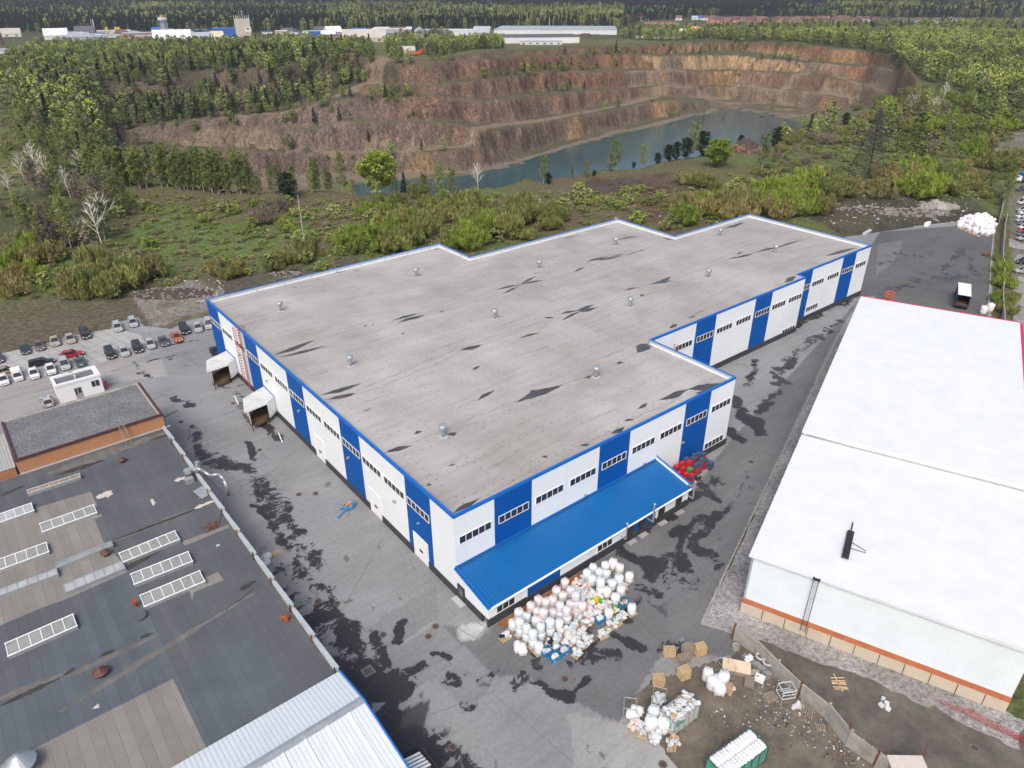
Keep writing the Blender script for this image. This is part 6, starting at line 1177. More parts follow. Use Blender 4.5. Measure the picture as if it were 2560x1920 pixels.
# wire fence of thin posts beyond the car park
P=[hit(*q_) for q_ in [(90,770),(150,762),(210,752),(262,742),(310,732),(365,722),(395,712),(430,706),(460,700),(490,694),(520,690),(555,682),(585,678),(620,672)]]
o=empty('wire_fence',P[0],0,'thin post and wire fence between car park rubble and shrubs','fence'); o0=Vector(P[0])
for q_ in P: q2=Vector(q_)-o0; mb=MB(); mb.tube(q2,q2+Vector((.1,.1,2.)),.06,n=4); mb.build('post',woodG,o)
mb=MB()
for zz in (.6,1.2,1.8): mb.path([tuple(Vector(q_)-o0+Vector((.06,.06,zz))) for q_ in P],.012,n=3)
mb.build('wires',darkM,o)
# ================================================================ vegetation
def leafmat(name,c,c2,var=.35):
    m,t,b=nmat(name); oi=N(t,'ObjectInfo').outputs['Random']; ge=N(t,'NewGeometry'); ri_=ge.outputs['Random Per Island']
    cc=mix(t,ri_,c,c2); cc=mix(t,1.,cc,ramp(t,oi,[(0,(1-var,1-var*.8,1-var)),(1,(1+var,1+var*.7,1+var*.5))]),'MULTIPLY')
    cc=mix(t,1.,cc,ramp(t,noise(t,.9,3),[(.3,G(.7)),(.7,G(1.3))]),'MULTIPLY')
    t.links.new(cc,b.inputs['Base Color']); b.inputs['Roughness'].default_value=.8; b.inputs['Specular IOR Level'].default_value=.15
    tr_=N(t,'BsdfTranslucent'); t.links.new(cc,tr_.inputs[0]); ms=N(t,'MixShader'); ms.inputs[0].default_value=.35
    t.links.new(b.outputs[0],ms.inputs[1]); t.links.new(tr_.outputs[0],ms.inputs[2]); t.links.new(ms.outputs[0],t.nodes['Material Output'].inputs[0]); return m
lf_birch=leafmat('birch_leaves',(0.174,0.224,0.067),(0.263,0.314,0.106)); lf_bright=leafmat('bright_poplar_leaves',(0.197,0.280,0.046),(0.318,0.401,0.076),.2); lf_olive=leafmat('olive_willow_leaves',(0.190,0.218,0.069),(0.297,0.314,0.118),.25); lf_tan=leafmat('tan_willow_buds',(0.230,0.213,0.084),(0.325,0.297,0.129),.2); lf_pine=leafmat('pine_needles',(.022,.042,.020),(.045,.07,.03)); lf_grey=leafmat('grey_twigs',(0.197,0.167,0.136),(0.288,0.250,0.212),.2); lf_mid=leafmat('aspen_leaves',(0.143,0.189,0.068),(0.227,0.258,0.099))
bkw=mat('white_birch_bark',(.40,.37,.33),.85,.2,3); bkb=mat('brown_bark',(.11,.085,.06),.9,.25,3)
def rv(): 
    v=np.array([random.gauss(0,1) for _ in range(3)]); return v/np.linalg.norm(v)
def leafq(mb,c,s,upb=.0):
    n=rv(); n[2]=abs(n[2])+.75; n/=np.linalg.norm(n); a=np.cross(n,rv()); a/=np.linalg.norm(a)+1e-9; b_=np.cross(n,a); w_=s*(.6+.6*random.random())
    mb.add([tuple(c+a*w_),tuple(c+b_*w_*.7),tuple(c-a*w_),tuple(c-b_*w_*.7)],[(0,1,2,3)])
def limb(mb,a,b_,r,n=4): mb.tube(tuple(a),tuple(b_),r,r*.45,n=n,cap=False)
def tree(kind,leaf,H_,Rc,nl,ls,bark,base=.2,shape='oval',br=14,seed=0,stems=1,lean=0.):
    random.seed(seed); o=empty(kind); tm=MB(); cm_=MB(); tips=[]
    for s_ in range(stems):
        off=np.array([random.uniform(-.6,.6)*(stems>1),random.uniform(-.6,.6)*(stems>1),0]); top=off+np.array([random.uniform(-.6,.6)+lean,random.uniform(-.6,.6),H_*random.uniform(.9,1.)])
        mid=(off+top)/2+np.array([random.uniform(-.3,.3),random.uniform(-.3,.3),0]); r0=H_*.011
        limb(tm,off,mid,r0,5); limb(tm,mid,top,r0*.55,4)
        for k_ in range(br):
            f_=base+(1-base)*(k_+.5)/br; p=off+(top-off)*f_+ (mid-(off+top)/2)*(1-abs(2*f_-1)); a_=k_*2.4+random.random(); 
            prof={'oval':math.sin(math.pi*min(1,max(0,(f_-base)/(1-base)*.85+.12)))**.7,'fan':1-.75*(f_-base)/(1-base),'cone':1-.93*(f_-base)/(1-base),'column':(.95-.75*max(0,f_-.35)**1.3)}[shape]
            L=Rc*prof*random.uniform(.8,1.15)/ (1 if stems==1 else 1.4); upv={'oval':.9,'fan':1.2,'cone':-.12,'column':1.8}[shape]
            d_=np.array([math.cos(a_),math.sin(a_),upv]); q_=p+d_*L*np.array([1,1,.6]); limb(tm,p,q_,r0*.28,3); tips.append((p,q_,L))
    for k_ in range(nl):
        p,q_,L=random.choice(tips); f_=random.random()**.6; c=p+(q_-p)*f_+rv()*L*(.10 if shape=='cone' else .30)*np.array([1,1,.8]); leafq(cm_,c,ls)
    tm.build('trunk',bark,o); cm_.build('crown',leaf,o,smooth=False); return o
def shrub(leaf,R_,H_,nl,ls,bark,seed,name='shrub',stemn=26):
    random.seed(seed); o=empty(name); tm=MB(); cm_=MB(); tips=[]
    lob=[(rv()*np.array([.55,.55,0])*R_,random.uniform(.55,1.)) for _ in range(4)]
    for k_ in range(stemn):
        c0,sc=random.choice(lob); a_=random.random()*6.28; t_=random.random()**.6*1.05; b0=c0*.45+np.array([math.cos(a_),math.sin(a_),0])*R_*.12
        e=c0+np.array([math.cos(a_)*math.sin(t_)*R_*.75,math.sin(a_)*math.sin(t_)*R_*.75,math.cos(t_)*H_*sc]); e[2]=max(e[2],H_*.3); limb(tm,b0,e,.035,3); tips.append((b0,e))
    for k_ in range(nl):
        p,e=random.choice(tips); f_=.35+.68*random.random()**.7; c=p+(e-p)*f_+rv()*R_*.13; c[2]=max(.1,c[2]); n_=rv()*.35+np.array([0,0,1.]); 
        # upright slender leaf clump
        s_=ls*(.6+.7*random.random()); h_=rv(); h_[2]=0; h_/=np.linalg.norm(h_)+1e-9; u_=np.array([random.uniform(-.35,.35),random.uniform(-.35,.35),1.])*s_*1.5
        cm_.add([tuple(c-h_*s_*.4),tuple(c+h_*s_*.4),tuple(c+u_)],[(0,1,2)])
    tm.build('stems',bark,o); cm_.build('foliage',leaf,o); return o
def bare(H_,br,seed,bark,name='bare_birch',spread=.5):
    random.seed(seed); o=empty(name); tm=MB(); bm=MB(); top=np.array([random.uniform(-1,1),random.uniform(-1,1),H_]); z0=np.zeros(3); limb(tm,z0,top*.5,H_*.013,5); limb(tm,top*.5,top,H_*.011,4)
    for k_ in range(br):
        f_=.25+.72*k_/br; p=top*f_; a_=k_*2.4; L=H_*spread*(1.05-f_)*random.uniform(.7,1.1)+.5; d_=np.array([math.cos(a_),math.sin(a_),1.15]); q_=p+d_*L*.75; limb(bm,p,q_,H_*.008,3)
        for j_ in range(5):
            g_=.3+.6*random.random(); p2=p+(q_-p)*g_; q2=p2+(d_+rv()*.8)*L*.32; limb(bm,p2,q2,H_*.0045,3)
    tm.build('trunk',bark,o); bm.build('branches',bark,o); return o
def mk(kd,i):
    bs=random.getstate(); r_=MKF[kd](i); random.setstate(bs); return r_
KIN={}; MKF={}
MKF['birch']=lambda i:tree('birch_tree',lf_birch,13,2.5,1500,.27,bkw,.10,'column',24,100+i)
MKF['aspen']=lambda i:tree('aspen_tree',lf_mid,12,2.4,1600,.27,bkw,.08,'column',24,130+i)
MKF['pine']=lambda i:tree('pine_tree',lf_pine,9,2.9,1700,.36,bkb,.06,'oval',26,160+i)
MKF['spruce']=lambda i:tree('spruce_tree',lf_pine,12,2.5,1300,.42,bkb,.05,'cone',44,190+i)
MKF['olive']=lambda i:shrub(lf_olive,3.4,3.6,2400,.34,bkb,210+i)
MKF['bright']=lambda i:shrub(lf_bright,3.4,3.8,2600,.34,bkb,240+i)
MKF['tan']=lambda i:shrub(lf_tan,3.,3.2,2000,.3,bkb,270+i)
MKF['grey']=lambda i:shrub(lf_grey,3.4,5.,2000,.28,bkb,300+i,'bare_thicket',40)
bkx=mat('bright_birch_bark',(.62,.60,.56),.85,.15,3)
MKF['bare']=lambda i:bare(11,15,330+i,bkx)
MKF['greytree']=lambda i:tree('bare_tree',lf_grey,11,2.4,900,.3,bkb,.2,'column',16,360+i)
MKF['pop']=lambda i:tree('poplar_tree',lf_bright,13,5.2,5200,.45,bkb,.12,'oval',26,390+i)
used_=set(); random.seed(99)
def plant(kind,p,s=1.,label=None,group=None,cat=None,sz=None):
    i=random.randrange(3); k_=(kind,i)
    if k_ not in used_: used_.add(k_); KIN[k_]=mk(*k_); o=KIN[k_]
    else: o=dup(KIN[k_])
    o.location=(p[0],p[1],p[2]-.1); o.rotation_euler=(0,0,random.random()*6.28); o.scale=(s*random.uniform(.88,1.12),s*random.uniform(.88,1.12),sz or s*random.uniform(.88,1.12))
    c={'birch':'birch tree','aspen':'tree','pine':'pine tree','spruce':'conifer','olive':'shrub','bright':'shrub','tan':'shrub','grey':'thicket','bare':'birch tree','greytree':'tree','pop':'tree'}[kind]
    return tag(o,label,cat or c,group)
def hitn(px,py):
    x,y=XY(px,py,0.); d=np.array([x-CP[0],y-CP[1]]); r=np.hypot(*d); d/=r
    for k_ in range(60):
        z=float(ground(np.array([CP[0]+d[0]*r]),np.array([CP[1]+d[1]*r]))[0][0])
        if z>-2.: break
        r-=1.5
    return (float(CP[0]+d[0]*r),float(CP[1]+d[1]*r),z)
def scatter(poly,n,kinds,smin,smax,label,group):
    xs=[q_[0] for q_ in poly];ys=[q_[1] for q_ in poly]; k_=0; g_=0; out=[]
    while k_<n and g_<n*40:
        g_+=1; x=random.uniform(min(xs),max(xs));y=random.uniform(min(ys),max(ys))
        if not inpoly(np.array([x]),np.array([y]),poly)[0]: continue
        p=(hitn if ('near' in group and 'rim' in group) or 'bank' in group else hit)(x,y); kd=random.choice(kinds); s=random.uniform(smin,smax)
        names={'birch':'leafing birch','aspen':'green young tree','pine':'dark small pine','spruce':'dark conical conifer','olive':'olive-green willow shrub','bright':'fresh green willow shrub','tan':'tan budding willow shrub','grey':'bare brown thicket','bare':'bare white birch','greytree':'bare grey tree','pop':'bright green poplar'}
        plant(kd,p,s,f'{names[kd]} {label}',f'{names[kd]} {group}'); k_+=1
# --- single ones that stand out: (px, py of the foot, kind, scale, label)
for x,y,kd,s,l_ in [
(950,470,'pop',1.25,'big rounded bright green tree on the near quarry rim'),(1010,472,'spruce',.75,'dark conifer just right of the big bright green tree'),(720,500,'pine',1.15,'dark round pine above the concrete pole'),
(785,465,'birch',1.05,'birch with white fan of branches left of the second rim birch'),(855,472,'birch',1.05,'birch between the fan birch and the big green tree'),(1060,470,'aspen',.7,'slender pale tree right of the dark conifer'),(1100,470,'birch',.95,'broad birch on the rim above the roof peak'),(1130,470,'birch',.85,'thin birch left of the bare one on the rim'),(1195,478,'bare',.85,'bare birch standing before the lake on the near rim'),
(1358,458,'birch',.8,'birch with a small pine at its foot, in front of the lake'),(1372,460,'pine',.5,'small pine at the foot of the lake birch'),(1430,446,'aspen',.35,'very small tree at the water line of the near rim'),(1465,442,'aspen',.5,'small pale green tree on the rim before the lake'),(1485,438,'pine',.3,'tiny dark pine beside the small green tree'),(1525,425,'aspen',.65,'green tree left of a taller birch before the lake'),(1540,424,'birch',.95,'taller birch with its top against the lake'),(1605,414,'birch',.75,'loose pale tree before the lake centre'),(1585,415,'pine',.35,'small pine left of the loose pale tree'),
(1645,404,'pine',.55,'smallest pine of the dark rim group'),(1670,402,'pine',.8,'pine second in the dark rim group'),(1690,400,'pine',.8,'pine third in the dark rim group'),(1715,396,'pine',.95,'pine in the middle of the dark rim group'),(1730,392,'birch',1.05,'birch rising out of the dark pine group'),(1755,392,'pine',1.1,'broad pine at the right end of the dark rim group'),
(1795,420,'pop',.95,'tall round green tree right of the dark pines'),(1905,430,'birch',1.05,'birch with white trunk right of the stone heap'),(1848,372,'pine',.5,'small dark pine before the red stone heap'),(1938,368,'pine',.95,'dark pine right of the stone heap'),(2020,340,'spruce',1.0,'leaning dark conifer on the bank above the quarry end'),(2112,312,'pine',.75,'dark pine near the ridge right of the conifer'),
(300,455,'birch',.0,''),(2425,390,'bright',2.2,'tall fresh green bush near the right-hand lot'),(2495,425,'olive',2.6,'large olive bush at the top of the car lot'),(2480,380,'tan',2.2,'tan bush behind the large olive bush'),
(60,445,'bare',.75,'bare white birch leaning at the left mound'),(100,445,'bare',1.3,'tall bare white birch with forked crown on the mound'),(118,445,'bare',.95,'bare white birch right of the forked one'),(213,450,'bare',1.0,'bare white birch leaning into the leafy row'),(310,455,'bright',2.,'bright yellow-green bush tree in the birch row'),(320,540,'aspen',.95,'yellow-green tall young tree above the meadow'),
(255,612,'bare',1.25,'tallest bare birch in the left thicket'),(178,620,'birch',1.1,'leafy birch with pale trunk in the left thicket'),(300,350,'spruce',.8,'small dark conifer at the pit road bend'),
(284,118,'spruce',.01,'')]:
    if s<.05: continue
    plant(kd,hitn(x,y) if 600<x<2000 and y>330 or y>430 else hit(x,y),s,l_)
# thicket and birches at the left
scatter([(0,560),(60,470),(180,470),(290,480),(330,560),(290,620),(120,640),(0,660)],26,['grey','grey','greytree','greytree'],.8,1.35,'in the left wood','in the left wood')
scatter([(0,480),(200,470),(330,520),(320,600),(100,640)],24,['birch','aspen','birch','bare'],.7,1.15,'in the left wood','in the left wood')
scatter([(215,440),(330,452),(520,462),(640,478),(640,490),(300,470),(215,460)],84,['birch','birch','birch','aspen'],.85,1.2,'in the dense row along the near quarry rim','in the near rim row')
scatter([(215,440),(640,478),(640,486),(215,456)],12,['bare','bare','pine'],.7,1.,'in the dense row along the near quarry rim','in the near rim row')
scatter([(640,478),(1010,482),(1010,490),(640,490)],12,['birch','aspen'],.5,.8,'among the larger rim trees','on the near rim')
scatter([(30,330),(150,300),(260,350),(280,430),(130,440),(60,390)],34,['birch','aspen','birch','aspen','spruce'],.8,1.25,'on the slope at the left end of the quarry','on the left slope')
# shrubs
scatter([(900,520),(1180,480),(1210,520),(1100,570),(940,590)],16,['olive','olive','bright'],1.08,2.17,'behind the warehouse in the upper clump','in the upper clump')
scatter([(860,640),(960,600),(1190,560),(1400,540),(1420,565),(1180,640),(1100,600),(890,660)],26,['bright','olive','olive'],1.35,2.32,'close behind the warehouse roof edge','close behind the warehouse')
scatter([(1640,580),(1700,540),(1830,500),(2020,490),(2060,540),(1880,545),(1760,560)],24,['bright','olive','tan'],1.35,2.46,'behind the far warehouse peak','behind the far warehouse peak')
scatter([(1890,520),(2000,470),(2130,470),(2130,500),(2050,560),(1960,560)],14,['olive','tan','bright'],1.35,2.32,'left of the pylon foot','left of the pylon')
scatter([(2130,480),(2200,450),(2420,420),(2440,470),(2330,500),(2200,505)],22,['olive','tan','bright'],1.35,2.46,'around the pylon foot','around the pylon')
scatter([(2100,280),(2300,230),(2560,280),(2560,330),(2350,345),(2150,350)],34,['olive','olive','bright','tan'],1.35,2.75,'in the scrub beyond the pylon','beyond the pylon')
scatter([(1700,470),(1790,440),(1790,480)],4,['olive'],1.35,2.32,'on the brown waste ground','on the waste ground')
scatter([(1880,360),(2080,330),(2080,400),(1900,440)],10,['olive','tan','grey'],0.68,1.30,'on the bank by the quarry end','on the quarry end bank')
scatter([(180,690),(300,660),(400,660),(390,700),(280,750),(200,745)],13,['olive','olive','tan'],1.35,2.17,'in the large clump above the car park','above the car park')
scatter([(0,600),(120,590),(130,700),(60,760),(0,780)],15,['olive','olive','tan','bright'],1.08,2.03,'at the left edge above the car park','at the left edge')
scatter([(480,690),(560,680),(640,670),(830,620),(800,660),(560,700)],14,['olive','tan','olive'],0.68,1.45,'on the meadow beyond the rubble','on the meadow')
scatter([(620,540),(720,500),(760,540),(690,590),(640,600)],7,['olive','bright','grey'],0.81,1.59,'near the concrete pole','near the pole')
scatter([(2450,480),(2520,440),(2530,500),(2490,540)],10,['tan','olive','birch'],.6,1.,'above the far bag heap','above the bag heap')
scatter([(2495,800),(2488,600),(2520,610),(2520,810)],9,['bright','olive'],0.54,1.01,'along the leaning fence by the car lot','along the leaning fence')
scatter([(2250,260),(2330,240),(2420,255),(2420,290),(2260,290)],12,['bare','birch','birch'],.8,1.2,'at the edge of the right wood','at the right wood edge')
scatter([(1240,360),(1900,250),(1990,300),(1880,280),(1600,330)],0,['olive'],0.41,0.87,'','')
# --- woods: seen as masses; instanced points, one object each
def lowtree(H_,R_,n,ls,leaf,bark,shape,seed):
    random.seed(seed); mb=MB(); mb.tube((0,0,0),(0,0,H_*.85),H_*.009,n=3,cap=False,m=1)
    for k_ in range(n):
        f_=random.random()**.8; 
        if shape=='cone': r=R_*(1-f_)*random.uniform(.5,1.); z=H_*(.08+.92*f_)
        else: r=R_*math.sqrt(max(.04,1-(2*f_-1)**2))*random.uniform(.4,1.); z=H_*(.10+.90*f_)
        a_=random.random()*6.28; leafq(mb,np.array([r*math.cos(a_),r*math.sin(a_),z]),ls)
    me=D.meshes.new('woodland_tree'); me.from_pydata(mb.v,[],mb.f); me.materials.append(leaf); me.materials.append(bark); me.polygons.foreach_set('material_index',mb.m); me.update(); return D.objects.new('woodland_tree',me)
def farleaf(name,c,c2):
    m,t,b=nmat(name); oi=N(t,'ObjectInfo').outputs['Random']; po=N(t,'ObjectInfo').outputs['Location']; cc=mix(t,oi,c,c2); cc=mix(t,1.,cc,ramp(t,noise(t,.006,4,po,.6),[(.38,G(.75)),(.6,G(1.3))]),'MULTIPLY')
    t.links.new(cc,b.inputs['Base Color']); b.inputs['Roughness'].default_value=.9; b.inputs['Specular IOR Level'].default_value=.05; return m
FL=[farleaf('far_pine',(.018,.034,.024),(.034,.054,.034)),farleaf('far_birch',(0.171,0.205,0.068),(0.273,0.299,0.111)),farleaf('far_bright',(0.205,0.265,0.060),(0.325,0.367,0.094)),farleaf('far_grey',(0.145,0.128,0.102),(0.205,0.188,0.145)),farleaf('far_green',(0.111,0.154,0.051),(0.171,0.222,0.072))]
PR=[lowtree(13,2.7,190,.75,FL[0],bkb,'cone',1),lowtree(15,3.3,200,.85,FL[0],bkb,'cone',2),lowtree(12,3.,220,.72,FL[1],bkw,'oval',3),lowtree(13,3.8,250,.8,FL[2],bkb,'oval',4),lowtree(11,2.8,170,.58,FL[3],bkb,'oval',5),lowtree(12,3.4,240,.75,FL[4],bkb,'oval',6),lowtree(3.6,2.8,110,.55,farleaf('far_scrub',(.15,.175,.055),(.22,.24,.085)),bkb,'oval',7),lowtree(3.,2.6,110,.5,farleaf('far_green_scrub',(.15,.20,.04),(.22,.27,.06)),bkb,'oval',8),lowtree(1.1,1.5,70,.30,farleaf('dry_tuft',(.15,.12,.07),(.22,.185,.11)),bkb,'oval',9),lowtree(1.0,1.6,70,.30,farleaf('green_tuft',(.10,.15,.035),(.18,.21,.06)),bkb,'oval',10)]
pcol=D.collections.new('woodland_sources')
for i,o in enumerate(PR): o.name='woodland_tree_%c'%(97+i); pcol.objects.link(o)
def gn(name):
    ng=D.node_groups.new(name,'GeometryNodeTree'); ng.interface.new_socket('Geometry',in_out='INPUT',socket_type='NodeSocketGeometry'); ng.interface.new_socket('Geometry',in_out='OUTPUT',socket_type='NodeSocketGeometry')
    n=ng.nodes; gi=n.new('NodeGroupInput');go_=n.new('NodeGroupOutput'); ip=n.new('GeometryNodeInstanceOnPoints'); ci=n.new('GeometryNodeCollectionInfo'); ci.inputs['Collection'].default_value=pcol; ci.inputs['Separate Children'].default_value=True; ci.inputs['Reset Children'].default_value=True
    def attr(nm,ty):
        a_=n.new('GeometryNodeInputNamedAttribute'); a_.data_type=ty; a_.inputs['Name'].default_value=nm; return a_.outputs['Attribute']
    l=ng.links.new; l(gi.outputs[0],ip.inputs['Points']); l(ci.outputs[0],ip.inputs['Instance']); ip.inputs['Pick Instance'].default_value=True; l(attr('kind_id','INT'),ip.inputs['Instance Index'])
    cx_=n.new('ShaderNodeCombineXYZ'); l(attr('rot','FLOAT'),cx_.inputs[2]); l(cx_.outputs[0],ip.inputs['Rotation']); l(attr('scl','FLOAT'),ip.inputs['Scale']); l(ip.outputs[0],go_.inputs[0]); return ng
NG=gn('woodland')
def stuff(name,P,kinds,scl,label):
    me=D.meshes.new(name); me.vertices.add(len(P)); me.vertices.foreach_set('co',P.astype(np.float32).ravel())
    a_=me.attributes.new('kind_id','INT','POINT'); a_.data.foreach_set('value',kinds.astype(np.int32)); a_=me.attributes.new('scl','FLOAT','POINT'); a_.data.foreach_set('value',scl.astype(np.float32)); a_=me.attributes.new('rot','FLOAT','POINT'); a_.data.foreach_set('value',(rng.random(len(P))*6.28).astype(np.float32))
    o=D.objects.new(name,me); COL.objects.link(o); md=o.modifiers.new('instances','NODES'); md.node_group=NG; o['kind']='stuff'; o['label']=label; return o
def polystuff(name,polys,label,dens,weights,smin,smax,maxn=9000):
    """polys in photo pixels of the ground; dens in trees per 100 m2"""
    P=[];
    for poly in polys:
        H3=np.array([hit(*q_)[:2] for q_ in poly]); x0,y0=H3.min(0);x1,y1=H3.max(0); n=int((x1-x0)*(y1-y0)/100*dens); n=min(n,400000)
        X_=rng.uniform(x0,x1,n);Y_=rng.uniform(y0,y1,n); m=inpoly(X_,Y_,[tuple(q_) for q_ in H3]); P.append(np.stack([X_[m],Y_[m]],-1))
    P=np.vstack(P); keep_=fbm(P[:,0],P[:,1],40,3)>-.45; P=P[keep_]; 
    if len(P)>maxn: P=P[rng.permutation(len(P))[:maxn]]
    Zp,lv_,fc_=ground(P[:,0],P[:,1]); P3=np.stack([P[:,0],P[:,1],Zp],-1)
    w_=np.array(weights,float); nz=fbm(P[:,0]+900,P[:,1],120,3)
    w_=np.concatenate([w_,np.zeros(10-len(w_))]); kid=np.array([rng.choice(10,p=w_/w_.sum()) for _ in range(len(P))]); return stuff(name,P3,kid,rng.uniform(smin,smax,len(P)),label)
polystuff('pit_slope_wood',[[(60,215),(230,170),(500,165),(720,150),(930,125),(935,170),(850,215),(780,255),(560,285),(400,310),(300,330),(230,300),(120,300)]],'mixed wood of pines and young birches covering the left quarry slope',2.4,[2.6,1.,4,.6,1,4,1,.6],.6,1.1,9000)
polystuff('rim_wood',[[(20,150),(0,240),(230,190),(520,160),(700,150),(930,118),(900,108),(700,104),(500,110),(300,115),(100,118)]],'green wood along the far left rim of the quarry',1.7,[.8,0,2,1.8,.8,4],.6,.95,7000)
polystuff('centre_rim_wood',[[(985,160),(1010,125),(1240,125),(1262,118),(1240,104),(1000,108),(960,112)],[(950,205),(1010,180),(1020,160),(985,160),(950,190)]],'green trees on the far rim in the middle',1.9,[1.2,0,3,2,.8,4],.6,1.05,4000)
polystuff('bench_trees',[[(1120,240),(1250,190),(1290,178),(1400,160),(1540,150),(1550,162),(1400,180),(1300,190),(1200,205)],[(1000,225),(1060,240),(1080,285),(1040,300),(1000,250)],[(1280,160),(1500,140),(1700,135),(1850,135),(1700,128),(1500,125),(1300,140)],[(1280,228),(1400,228),(1510,212),(1400,220),(1280,222)],[(470,290),(560,287),(790,258),(900,235),(1040,240),(1040,247),(900,243),(700,285),(480,310)]],'young trees growing on the quarry benches',2.6,[2.2,0,3,1.5,.5,3],.32,.68,4000)
polystuff('right_bench_trees',[[(1700,132),(1950,140),(2230,165),(2230,200),(2190,200),(2100,165),(1900,155)],[(1720,112),(1800,104),(1960,108),(2000,112),(1850,130),(1740,130)]],'young trees and bushes on the right quarry benches',1.3,[1,0,2,2,1,3],.3,.55,900)
polystuff('right_wood',[[(1560,98),(1900,92),(2200,90),(2700,98),(2700,300),(2560,275),(2420,235),(2330,210),(2240,160),(2180,130),(2080,118),(1900,108),(1640,102)]],'spring-green wood filling the land right of the quarry',1.5,[.4,0,4,4,.7,3],.75,1.15,16000)
polystuff('middle_wood',[[(1545,90),(2000,66),(2560,62),(2700,80),(2700,92),(2200,88),(1900,90),(1560,97)],[(1130,100),(1000,100),(1000,94),(1130,94)]],'low wood between the quarry and the far settlement',1.0,[1,1,4,2.4,1.4,2],.7,1.1,9000)
# far forest
def farforest():
    n=120000; a_=a0+rng.uniform(-.72,.72,n); r=np.sqrt(rng.uniform(1230**2,4300**2,n)); X_=CP[0]+r*np.cos(a_);Y_=CP[1]+r*np.sin(a_)
    Zp,_,_=ground(X_,Y_); px,py=proj(X_,Y_,Zp); 
    edge=np.interp(px,[0,150,700,900,1240,1540,1600,1760,2000,2560],[80,84,82,78,76,74,56,44,44,46])
    m=(py<edge)&(py>-90)&(px>-150)&(px<2710); X_,Y_,Zp,px,py=X_[m],Y_[m],Zp[m],px[m],py[m]
    nz=fbm(X_,Y_,420,4)+.35*fbm(X_,Y_,90,2); lit=((px>820)&(px<1560)&(py>22)&(py<62))|((px>330)&(px<1100)&(py>18)&(py<34))  # sunlit bands imitated by a larger share of lighter-coloured trees
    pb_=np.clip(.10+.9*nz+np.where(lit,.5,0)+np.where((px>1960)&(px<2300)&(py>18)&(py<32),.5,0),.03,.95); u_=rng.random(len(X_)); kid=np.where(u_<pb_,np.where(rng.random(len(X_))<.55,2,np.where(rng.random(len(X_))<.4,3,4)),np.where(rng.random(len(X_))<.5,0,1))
    return X_,Y_,Zp,kid
X_,Y_,Zp,kid=farforest(); stuff('far_forest',np.stack([X_,Y_,Zp],-1),kid,rng.uniform(.9,1.5,len(X_)),'dark pine and birch forest rolling to the horizon')

polystuff('left_slope_wood',[[(0,175),(120,160),(270,230),(270,330),(330,400),(330,445),(200,450),(150,400),(110,330),(0,270)]],'birch and aspen wood on the slope at the left of the quarry',2.2,[.3,.2,4,1.6,1.6,3,1,1],.75,1.15,3500)
polystuff('meadow_scrub',[[(790,520),(880,500),(1250,490),(1400,520),(1100,560),(860,640),(620,690),(560,680),(800,610)],[(1250,500),(1600,470),(2050,420),(2100,450),(1900,520),(1640,580),(1420,560)],[(0,480),(330,640),(330,700),(0,760)]],'low willow scrub scattered over the meadow and waste land',1.1,[0,0,.15,0,.2,0,4,3],.35,.95,1500)
polystuff('ridge_scrub',[[(2060,330),(2240,270),(2480,270),(2560,330),(2480,340),(2400,400),(2180,400)],[(1880,400),(2060,330),(2060,300),(1950,340)]],'low scrub on the ridge beyond the pylon',1.6,[0,0,.4,.2,.5,.3,4,3],.5,1.25,1600)
polystuff('pit_bench_scrub',[[(250,330),(560,290),(900,240),(1040,240),(1130,300),(900,300),(600,320),(330,345)],[(560,365),(1000,372),(1160,365),(1160,385),(900,392),(600,385)],[(1200,330),(1400,300),(1560,262),(1560,268),(1400,306),(1210,340)],[(960,235),(1260,190),(1560,150),(1560,120),(1200,140),(1000,170)],[(1560,215),(2100,232),(2160,262),(2100,240),(1560,222)],[(1560,180),(2190,200),(2190,208),(1560,187)]],'low bushes growing along the quarry benches',1.5,[.6,0,.7,.3,.6,.8,4,2],.35,.9,4200)

polystuff('rough_grass_tufts',[[(0,270),(90,290),(110,330),(150,400),(60,470),(0,560)],[(330,490),(640,500),(1250,490),(1500,470),(1900,430),(2100,420),(2080,520),(1640,580),(1420,570),(1180,640),(860,680),(620,690),(300,740),(60,760),(0,700)],[(1900,420),(2000,360),(2240,300),(2540,320),(2480,480),(2430,500),(2120,480)]],'rough tufts of dry and green grass over the waste land',9.,[0,0,0,0,0,0,.35,.25,4,5],.3,1.15,17000)
# ================================================================ far buildings, masts, pylon
def rawz(px,py,r): d=fw+rt*(px-1280)/FPX-up*(py-960)/FPX; return CP[2]+d[2]/math.hypot(d[0],d[1])*r
def fmat(n,c): return mat(n,c,.7,.08,.05)
FMt=dict(white=fmat('far_white_wall',(.62,.64,.65)),grey=fmat('far_grey_roof',(.34,.38,.42)),blue=fmat('far_blue_wall',(.03,.12,.42)),cream=fmat('far_cream_wall',(.55,.50,.36)),brick=fmat('far_brick_wall',(.36,.17,.11)),orange=fmat('far_orange_wall',(.50,.26,.14)),maroon=fmat('far_maroon_roof',(.13,.065,.07)),red=fmat('far_red_roof',(.42,.03,.07)),green=fmat('far_green_roof',(.06,.32,.22)),dark=fmat('far_dark_roof',(.10,.10,.12)),yellow=fmat('far_yellow_metal',(.60,.42,.06)),tan=fmat('far_tan_wall',(.40,.33,.26)),stone=fmat('far_pale_stone',(.45,.42,.38)),brown=fmat('far_brown_roof',(.17,.10,.09)))
lat=np.array([rt[0],rt[1]])/math.hypot(rt[0],rt[1]); fd_=np.array([fw[0],fw[1]])/math.hypot(fw[0],fw[1]); LANG=math.atan2(lat[1],lat[0])
